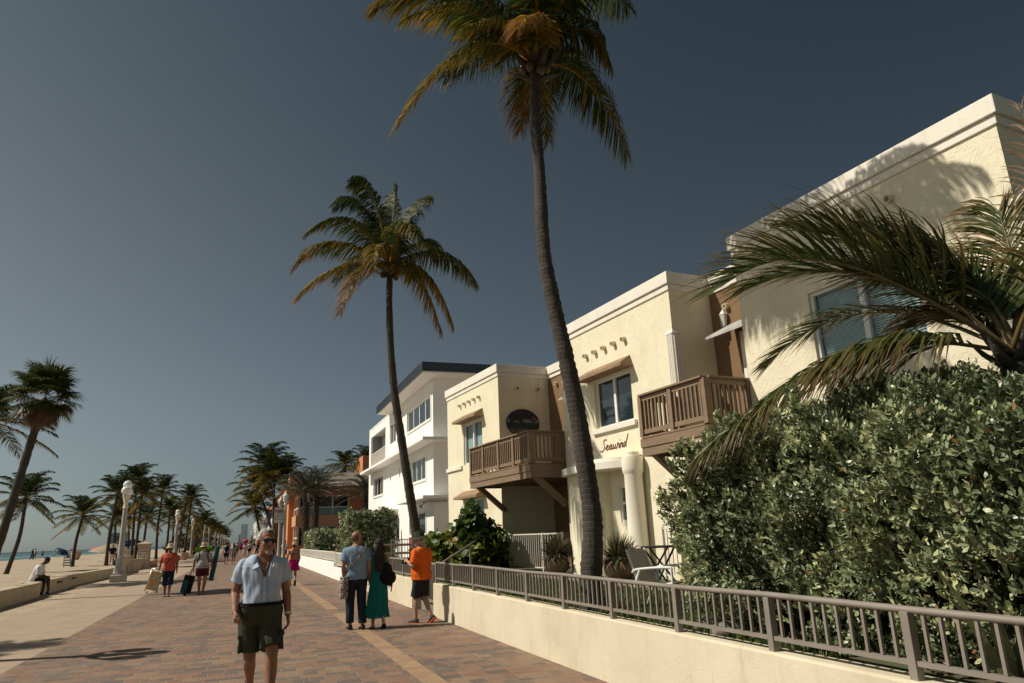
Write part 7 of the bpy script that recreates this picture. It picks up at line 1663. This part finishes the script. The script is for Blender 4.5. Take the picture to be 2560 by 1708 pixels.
# far buildings along the inland side and a tower with haze put into its pale colours
fb = [(112, 128, 5.0, 4.2, (0.55, 0.53, 0.50), 'low pale shop building beyond the palm clump'), (130, 150, 6.5, 3.6, (0.36, 0.40, 0.42), 'grey far shop building of the inland row'), (152, 176, 5.4, 4.4, (0.6, 0.58, 0.54), 'white far building of the inland row'), (180, 215, 7.0, 4.0, (0.50, 0.42, 0.33), 'tan far building of the inland row'), (220, 280, 8.0, 4.2, (0.56, 0.56, 0.55), 'long pale far building of the inland row')]
for y0, y1, h, x0, c, lb in fb:
    r = empty('shop_building', (x0, y0, 0), 0, lb, 'building', 'far buildings on the inland side'); mw = mat('far_wall', c, tuple(k * 0.85 for k in c), 0.8, 0.6)
    wins = [(y0 + 1 + k * 3.2, y0 + 3.2 + k * 3.2, 0.9, 2.4) for k in range(int((y1 - y0 - 1) / 3.2))] + ([(y0 + 1 + k * 3.2, y0 + 2.6 + k * 3.2, 3.6, 4.8) for k in range(int((y1 - y0 - 1) / 3.2))] if h > 5.2 else [])
    mb = MB(); wall_holes(mb, (x0, 0, 0), (0, 1, 0), (-1, 0, 0), y0, y1, 0, h, wins, 0.2); mb.add([(x0, y0, 0), (x0 + 14, y0, 0), (x0 + 14, y0, h), (x0, y0, h)], [(0, 1, 2, 3)]); mb.add([(x0, y0, h), (x0 + 14, y0, h), (x0 + 14, y1, h), (x0, y1, h)], [(0, 1, 2, 3)]); mb.build('wall', mw, r, world=True)
    for a, b, c0, c1 in wins: MB().box(x0 + 0.19, x0 + 0.2, a, b, c0, c1).build('window', M['glass'], r, world=True)
    mb = MB(); mb.add([(x0 - 0.01, y0 + 0.5, 2.9), (x0 - 0.01, y1 - 0.5, 2.9), (x0 - 1.3, y1 - 0.5, 2.45), (x0 - 1.3, y0 + 0.5, 2.45)], [(0, 1, 2, 3), (3, 2, 1, 0)][:1]); mb.build('awning', mat('far_awning', (0.45, 0.44, 0.42), (0.36, 0.35, 0.34), 0.8), r, world=True)
tw = empty('tower_block', (6.5, 1500, 0), 0, 'pale high rise tower far away at the end of the promenade', 'tower')
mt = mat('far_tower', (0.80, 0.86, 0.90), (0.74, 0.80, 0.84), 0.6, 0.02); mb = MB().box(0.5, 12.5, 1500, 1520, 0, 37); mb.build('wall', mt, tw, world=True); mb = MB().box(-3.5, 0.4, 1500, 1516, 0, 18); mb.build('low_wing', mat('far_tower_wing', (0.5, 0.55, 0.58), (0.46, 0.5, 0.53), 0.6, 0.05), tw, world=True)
mb = MB()
for k in range(10): mb.box(1.0, 12, 1499.8, 1499.95, 2 + 3.4 * k, 3.4 + 3.4 * k)
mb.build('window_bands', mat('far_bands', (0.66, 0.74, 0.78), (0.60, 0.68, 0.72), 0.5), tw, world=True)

# leafy mass far down both sides of the promenade
def far_mass():
    rng = np.random.default_rng(9); n = 5200
    y = rng.uniform(180, 620, n); side = rng.random(n) < 0.62
    x = np.where(side, rng.uniform(-16, -7.6, n), rng.uniform(7, 16, n)); hmax = np.where(side, 3.6, 6.0) * (0.75 + 0.35 * np.sin(y * 0.11 + x))
    z = rng.uniform(0.3, 1, n) ** 0.7 * hmax; P = np.stack([x, y, z], 1)
    V, F, T = leaves(P, rng.normal(0, 1, (n, 3)) + np.array([0, -0.4, 0.8]), 1.0, 4, rng, aspect=0.5, tint=np.clip(0.4 + 0.3 * rng.normal(0, 1, n), 0, 0.9))
    o = np_mesh('foliage', V, F, T, M['farleaf']); tag(o, 'dark far foliage massed along both sides of the promenade', 'foliage', kind='stuff')
far_mass()
# ------------------------------------------------------------------ garden furniture
def sling_chair():
    r = empty('sling_chair', (4.95, 8.12, 0.6), R(32), 'white framed garden chair with grey sling fabric on the lawn behind the railing', 'chair')
    mb = MB(); W = 0.235
    for s in (-1, 1):
        mb.tube(catmull([(s * W, 0.30, 0.74), (s * W, 0.18, 0.40), (s * W, 0.06, 0.30), (s * W, -0.32, 0.34)], 5), 0.016, 8)
    mb.build('seat_frame', M['whitestrap'], r, smooth=True)
    for s in (-1, 1):
        MB().tube(catmull([(s * (W + 0.03), -0.30, 0.0), (s * (W + 0.03), -0.31, 0.46), (s * (W + 0.03), -0.26, 0.52), (s * (W + 0.03), 0.14, 0.50), (s * (W + 0.03), 0.22, 0.46)], 5), 0.017, 8).build('armrest', M['whitestrap'], r, smooth=True)
        MB().tube([(s * (W + 0.03), 0.12, 0.49), (s * (W + 0.03), 0.34, 0.0)], 0.016, 8).build('leg', M['whitestrap'], r, smooth=True)
    mb = MB(); rows = catmull([(0, 0.30, 0.74), (0, 0.18, 0.40), (0, 0.06, 0.305), (0, -0.32, 0.345)], 6)
    for a, b in zip(rows[:-1], rows[1:]): mb.add([(-W, a.y, a.z), (W, a.y, a.z), (W, b.y, b.z), (-W, b.y, b.z)], [(0, 1, 2, 3)])
    mb.build('sling', mat('grey_sling_mesh', (0.40, 0.375, 0.33), (0.33, 0.31, 0.275), 0.8, 20.0, 0.3, 300, stretch=(1, 1, 4)), r, smooth=True)
    MB().tube([(-W, -0.30, 0.06), (W, -0.30, 0.06)], 0.015, 8).build('stretcher', M['whitestrap'], r)
sling_chair()
r = empty('bar_table', (6.70, 10.9, 0.6), 0, 'tall round folding table with dark top and crossed legs behind the sling chair', 'table')
MB().lathe([(0, 0.66), (0.30, 0.66), (0.31, 0.675), (0.30, 0.69), (0, 0.69)], (0, 0, 0), 28).build('tabletop', M['charcoal'], r, smooth=True, auto=40)
for s in (-1, 1): MB().bar((s * 0.26, -0.16, 0.0), (-s * 0.24, -0.10, 0.66), 0.025, 0.025).build('leg', M['charcoal'], r)
for s in (-1, 1): MB().bar((s * 0.26, 0.16, 0.0), (-s * 0.24, 0.10, 0.66), 0.025, 0.025).build('leg', M['charcoal'], r)
# terrace furniture before the white building
for i, (x, y, lb) in enumerate(((5.6, 27.2, 'brown terrace table between the couple and the white building'), (5.4, 38.5, 'brown terrace table behind the far picket railing'))):
    r = empty('terrace_table', (x, y, 0.6), 0, lb, 'table', 'brown terrace tables'); MB().box(-0.9, 0.9, -0.45, 0.45, 0.68, 0.76).build('tabletop', M['deck'], r, bevel=0.01)
    for s in (-0.7, 0.7): MB().box(s - 0.06, s + 0.06, -0.3, 0.3, 0, 0.679).build('leg', M['deck'], r)
    for s in (-0.75, 0.75): MB().box(-0.9, 0.9, s - 0.14, s + 0.14, 0.40, 0.45).build('bench', M['deck'], r)
fence_line('terrace_fence', [(4.75, 24.4), (6.6, 25.6)], 0.6, 0.95, M['railing'], 'brown metal fence before the terrace of the white building', None, gap=0.12)
# patio bits in the dark bay
r = empty('patio_chair', (8.35, 17.9, 0.6), R(100), 'brown wooden chair on the shaded patio under the far balcony', 'chair'); MB().box(-0.3, 0.3, -0.28, 0.28, 0.40, 0.45).build('seat', M['deck'], r); MB().box(-0.3, 0.3, 0.24, 0.28, 0.451, 0.95).build('backrest', M['deck'], r)
for a in (-0.27, 0.27):
    for b in (-0.25, 0.25): MB().box(a - 0.025, a + 0.025, b - 0.025, b + 0.025, 0, 0.399).build('leg', M['deck'], r)
mb = MB().box(-0.25, 0.25, -0.3, 0.3, 0, 1.0); mb.loft([[(-0.27, -0.32, 1.001), (0.27, -0.32, 1.001), (0.27, 0.32, 1.001), (-0.27, 0.32, 1.001)], [(-0.2, -0.3, 1.10), (0.2, -0.3, 1.10), (0.2, 0.3, 1.10), (-0.2, 0.3, 1.10)]])
o = mb.build('utility_cabinet', M['metal'], None, bevel=0.01); o.location = (8.75, 16.75, 0.6); tag(o, 'grey utility cabinet with sloped lid in the shaded patio', 'cabinet')
# stones under the railing end of the hedge, sword leaved plant beside it
def stone(loc, s, lb):
    mb = MB().sphere((0, 0, 0), (0.16 * s, 0.12 * s, 0.10 * s), 14, 10); mb.v = [tuple(Vector(v) * (1 + 0.3 * noise.noise(Vector(v) * 9))) for v in mb.v]; o = mb.build('garden_stone', M['stone_path'], None, smooth=True); o.location = loc; tag(o, lb, 'stone', 'stones at the foot of the hedge')
stone((4.18, 5.75, 0.66), 1.0, 'rough grey stone at the foot of the hedge, beside the railing'); stone((4.3, 6.25, 0.65), 0.8, 'small rough stone near the sling chair')
def sword_plant(base, n, seed, lb):
    rng = np.random.default_rng(seed); root = empty('sword_plant', base, 0, lb, 'plant'); mb = MB()
    for i in range(n):
        a = rng.uniform(0, 6.28); L = rng.uniform(0.5, 0.95); o = Vector((math.cos(a), math.sin(a), 0)); sd = Vector((-o.y, o.x, 0)); b = Vector(base) + o * 0.05; pts = [b + o * (0.10 * t + 0.22 * t * t) + Vector((0, 0, L * t)) for t in (0, .35, .7, 1)]
        vs = [];
        for p, w_ in zip(pts, (0.025, 0.045, 0.035, 0.002)): vs += [p - sd * w_, p + sd * w_]
        mb.add(vs, [(0, 1, 3, 2), (2, 3, 5, 4), (4, 5, 7, 6)], rng.uniform(0.1, 0.6))
    mb.build('leaves', M['aloe'], root, world=True)
sword_plant((4.2, 3.15, 0.62), 9, 3, 'sword leaved plant under the hedge near the right edge')

# ------------------------------------------------------------------ beach things
def umbrella(loc, c, lb, r=1.1, tilt=0.0, h=2.0, name='beach_umbrella'):
    e = empty(name, loc, 0, lb, 'umbrella', 'beach umbrellas'); MB().tube([(0, 0, 0), (0, 0, h)], 0.025, 8).build('pole', M['metal'], e)
    mb = MB(); n = 24; rings = []
    for t in (0.02, 0.4, 0.75, 1.0): rings.append([Vector((r * t * math.cos(2 * PI * k / n) * (1 - 0.05 * (k % 3 == 0) * t), r * t * math.sin(2 * PI * k / n) * (1 - 0.05 * (k % 3 == 0) * t), h + 0.06 - 0.42 * t ** 1.6 * r)) for k in range(n)])
    mb.loft(rings, cap=False); o = mb.build('canopy', mat('umbrella_cloth', c, tuple(k * 0.8 for k in c), 0.8, 3.0), e, smooth=True); o.rotation_euler = (0, R(tilt), 0)
umbrella((-12.7, 88, G), (0.36, 0.27, 0.18), 'broad tan beach umbrella under the palms', 2.3, 6, 1.75)
umbrella((-40, 250, G - 0.1), (0.50, 0.09, 0.07), 'coral pink beach umbrella by the water', 2.0, 0, 2.0); umbrella((-36, 250, G - 0.1), (0.03, 0.05, 0.12), 'navy beach umbrella by the water', 1.9, 0, 1.8); umbrella((-30, 150, G), (0.03, 0.05, 0.11), 'tilted navy beach umbrella on the sand', 1.5, 40, 1.7)
umbrella((-38, 190, G - 0.1), (0.02, 0.10, 0.12), 'small teal beach umbrella at the water line', 1.4, 20, 1.2)
e = empty('canopy_tent', (-11.6, 95, G), 0, 'blue pop up canopy tent among the palms', 'tent'); mb = MB(); a = 1.7
mb.loft([[(-a, -a, 1.45), (a, -a, 1.45), (a, a, 1.45), (-a, a, 1.45)], [(-a, -a, 1.62), (a, -a, 1.62), (a, a, 1.62), (-a, a, 1.62)], [(-0.1, -0.1, 2.25), (0.1, -0.1, 2.25), (0.1, 0.1, 2.25), (-0.1, 0.1, 2.25)]], cap=False); mb.build('roof', mat('blue_tent_cloth', (0.02, 0.045, 0.12), (0.015, 0.035, 0.095), 0.8), e)
for sx in (-1, 1):
    for sy in (-1, 1): MB().box(sx * 1.6 - 0.03, sx * 1.6 + 0.03, sy * 1.6 - 0.03, sy * 1.6 + 0.03, 0, 1.5).build('leg', M['metal'], e)
def lifeguard(loc, lb, s=1.0, c=(0.16, 0.26, 0.27)):
    e = empty('lifeguard_tower', loc, 0, lb, 'lifeguard tower', 'lifeguard towers'); m1 = mat('tower_teal', c, tuple(k * 0.8 for k in c), 0.7, 2.0)
    mb = MB(); wall_holes(mb, (0, -1 * s, 0), (1, 0, 0), (0, -1, 0), -1.0 * s, 1.0 * s, 1.6 * s, 3.4 * s, [(-0.5 * s, 0.5 * s, 2.3 * s, 3.0 * s)], 0.1); mb.box(-1.0 * s, 1.0 * s, 1.0 * s, 1.02 * s, 1.6 * s, 3.4 * s); mb.box(-1.02 * s, -1.0 * s, -1.0 * s, 1.0 * s, 1.6 * s, 3.4 * s); mb.box(1.0 * s, 1.02 * s, -1.0 * s, 1.0 * s, 1.6 * s, 3.4 * s); mb.build('cabin', m1, e)
    MB().box(-0.45 * s, 0.45 * s, -0.9 * s, -0.88 * s, 2.3 * s, 3.0 * s).build('window', M['glass'], e); MB().box(-1.6 * s, 1.6 * s, -1.6 * s, 1.4 * s, 1.48 * s, 1.6 * s).build('deck', m1, e)
    mb = MB().loft([[(-1.4 * s, -1.4 * s, 3.4 * s), (1.4 * s, -1.4 * s, 3.4 * s), (1.4 * s, 1.4 * s, 3.4 * s), (-1.4 * s, 1.4 * s, 3.4 * s)], [(-0.2 * s, -0.2 * s, 4.0 * s), (0.2 * s, -0.2 * s, 4.0 * s), (0.2 * s, 0.2 * s, 4.0 * s), (-0.2 * s, 0.2 * s, 4.0 * s)]]); mb.build('roof', m1, e)
    for sx in (-1, 1):
        for sy in (-1, 1): MB().bar((sx * 1.3 * s, sy * 1.2 * s, 0), (sx * 1.1 * s, sy * s, 1.48 * s), 0.12 * s, 0.12 * s).build('leg', m1, e)
lifeguard((-17.7, 128, G), 'teal lifeguard tower on stilts behind the nearest visible lamp post', 1.05); lifeguard((-8.6, 210, G), 'small teal lifeguard tower far along the beach', 1.2)
# reclined teal beach chair leaning by the lone palm, green sack
e = empty('beach_chair', (-12.85, 67.6, G), R(20), 'light teal folded beach chair leaning on the lone short palm', 'beach chair'); mt = mat('teal_plastic', (0.22, 0.36, 0.38), (0.18, 0.30, 0.32), 0.6)
for s in (-0.25, 0.25): MB().bar((s, -0.3, 0.0), (s * 0.8, 0.15, 1.0), 0.05, 0.05).build('leg', mt, e)
mb = MB()
for k in range(5): mb.bar((-0.24, -0.22 + 0.085 * k, 0.15 + 0.19 * k), (0.24, -0.22 + 0.085 * k, 0.15 + 0.19 * k), 0.03, 0.10)
mb.build('slats', mt, e)
mb = MB().sphere((0, 0, 0.25), (0.42, 0.3, 0.28), 14, 10); o = solid(mb, 'duffel_bag', M['charcoal'], None, 0.03, 2, (0.04, 5, 1)); o.location = (-8.7, 64.0, G); tag(o, 'dark green duffel bag on the sand by the lamp post', 'bag')

# ------------------------------------------------------------------ people further off: a few builds, copied
def walker(lb, loc, rz, sc, skin, top, bot, sleeve=0.7, leg=0.8, step=0.1, hair='hair_dark', pack=None, dress=None, hat=None, vox=0.018, group=None, topless=False):
    f = Fig(lb, loc, rz, sc, vox, skin, headoff=(0, -0.02), armR=[(-0.185, 0, 1.38), (-0.25, 0.03 - step, 1.11), (-0.26, -0.05 - step, 0.88)], armL=[(0.185, 0, 1.38), (0.25, 0.03 + step, 1.11), (0.26, -0.05 + step, 0.88)],
            legR=[(-0.09, 0, 0.88), (-0.09, -0.03 + step, 0.48), (-0.09, 0.03 + 2.2 * step, 0.085 + 0.5 * step)], legL=[(0.09, 0, 0.88), (0.09, -0.05 - step, 0.48), (0.09, -1.2 * step, 0.085)], group=group)
    f.bottoms(bot, top=0.98, leg=leg, r=(0.115, 0.108, 0.108))
    if not topless: f.top(top, z0=0.93, z1=1.455, sleeve=sleeve, marg=0.025, name='shirt', sl_r=0.085)
    f.hpiece([((0, 0.02, 0.035), (0.092, 0.106, 0.10))] + ([((0, 0.08, -0.12), (0.09, 0.05, 0.16))] if hair == 'hair_dark' and dress else []), 'hair', hair, cut=lambda p: p.y < -0.045 and p.z < 0.07, voxel=0.016)
    if hat: f.hat(hat, brim=0.15)
    if pack: mb = MB().sphere(f.sp(1.22) + Vector((0, 0.20, 0)), (0.17, 0.11, 0.24), 12, 9); f.piece(mb, 'backpack', pack)
    return f.o
walker('man with a dark backpack and dark shorts walking away beside a woman', (-0.95, 62.0, 0), PI, 1.0, 'skin_tan', 'greytee', 'charcoal', 0.3, 0.6, 0.13, 'hair_dark', 'navy')
walker('woman with dark hair in light top and pale denim shorts walking away', (-0.42, 62.6, 0), PI, 0.93, 'skin_tan', 'greytee', 'tee_blue', 0.0, 0.42, 0.10, 'hair_dark', None, True)
walker('boy in white clothes carrying a red float over his head', (0.62, 96, 0), 0, 0.92, 'skin_mid', 'whitecloth', 'whitecloth', 0.7, 0.9, 0.06)
o = MB().sphere((0, 0, 0), (0.36, 0.25, 0.24), 14, 10).build('beach_float', mat('red_float', (0.55, 0.06, 0.04), (0.45, 0.05, 0.03), 0.5), None, smooth=True); o.location = (0.62, 96, 1.82); tag(o, 'round red float carried over the head of the boy in white', 'float')
CL = [('skin_tan', 'whitecloth', 'navy', 0.7, 0.8, 'man in white tee and navy shorts', None), ('skin_mid', 'tee_blue', 'charcoal', 0.7, 0.85, 'person in blue tee and dark shorts', None), ('skin_light', 'black', 'jeans', 0.8, 1.9, 'person in black top and long dark trousers', None), ('skin_tan', 'coral', 'whitecloth', 0.6, 0.6, 'woman in coral top and white shorts', True), ('skin_mid', 'pink', 'black', 0.3, 0.5, 'woman in pink top and black shorts', True), ('skin_tan', 'greytee', 'maroon', 0.3, 0.7, 'man in grey vest and maroon shorts', None), ('skin_light', 'navy', 'straw', 0.7, 0.9, 'person in navy tee and tan shorts', None)]
rng = random.Random(5); protos = []
for i, (sk, tp, bt, sl, lg, lb, dr) in enumerate(CL):
    protos.append(walker(lb + ' far along the promenade', (0, 95, 0), 0, rng.uniform(0.93, 1.02), sk, tp, bt, sl, lg, 0.10, 'hair_dark' if i % 3 else 'stubble', None, dr, vox=0.024, group='people far along the promenade'))
spots = [(1.2, 100), (-0.4, 112), (2.4, 108), (-1.8, 118), (0.2, 126), (1.8, 130), (2.9, 122), (-1.0, 138), (0.9, 142), (2.2, 150), (-2.0, 152), (0.1, 160), (1.4, 166), (2.8, 172), (-0.8, 176), (-2.2, 185), (0.8, 190), (2.0, 196), (3.0, 140), (-1.4, 205), (0.3, 214), (1.6, 220), (2.6, 232), (-0.5, 240), (1.0, 250), (-4.2, 84), (-4.0, 99), (-3.9, 121), (3.3, 88), (3.2, 118)]
for i, (x, y) in enumerate(spots):
    o = protos[i % 7] if i < 7 else copy_tree(protos[i % 7]); o.location = (x + rng.uniform(-0.2, 0.2), y, 0.004); o.rotation_euler = (0, 0, rng.choice([0, PI, PI, 0.3, PI - 0.3]))
bs = [(-9.2, 64.2, 0.2, 'person in navy tee standing by the palm left of the lamp post', 6), (-30.5, 135, 1.2, 'person in dark clothes walking on the open sand', 2), (-41, 190, 0.4, 'beachgoer in blue by the water, left of the others', 1), (-39.5, 194, 2.0, 'beachgoer in coral by the water', 3), (-36.5, 236, 1.0, 'beachgoer in black beside the pink umbrella', 2), (-33.5, 150, 2.2, 'beachgoer in grey vest beside the tilted navy umbrella', 5), (-38.3, 205, 0.5, 'beachgoer in pink near the water', 4), (-12.9, 92, 0.5, 'person in black under the tan umbrella', 2), (-11.2, 93, 1.5, 'person in white tee under the blue tent', 0), (-10.6, 90, 2.5, 'person in navy tee beside the blue tent', 6), (-8.0, 72, 1.5, 'person in black behind the stone urn', 2), (3.3, 66.5, 1.0, 'person in black beside the acorn lamp posts', 2), (3.6, 65.4, 2.6, 'man in white tee beside the acorn lamp posts', 0), (-7.0, 91, 1.4, 'man in white tee at the far low wall', 0)]
for x, y, rz, lb, k in bs:
    o = copy_tree(protos[k]); o.location = (x, y, G if x < -7.5 else 0.0); o.rotation_euler = (0, 0, rz); o['label'] = lb; o['group'] = 'people on the beach and terrace'
    if x < -35: o.location.z = zsand(x, y)
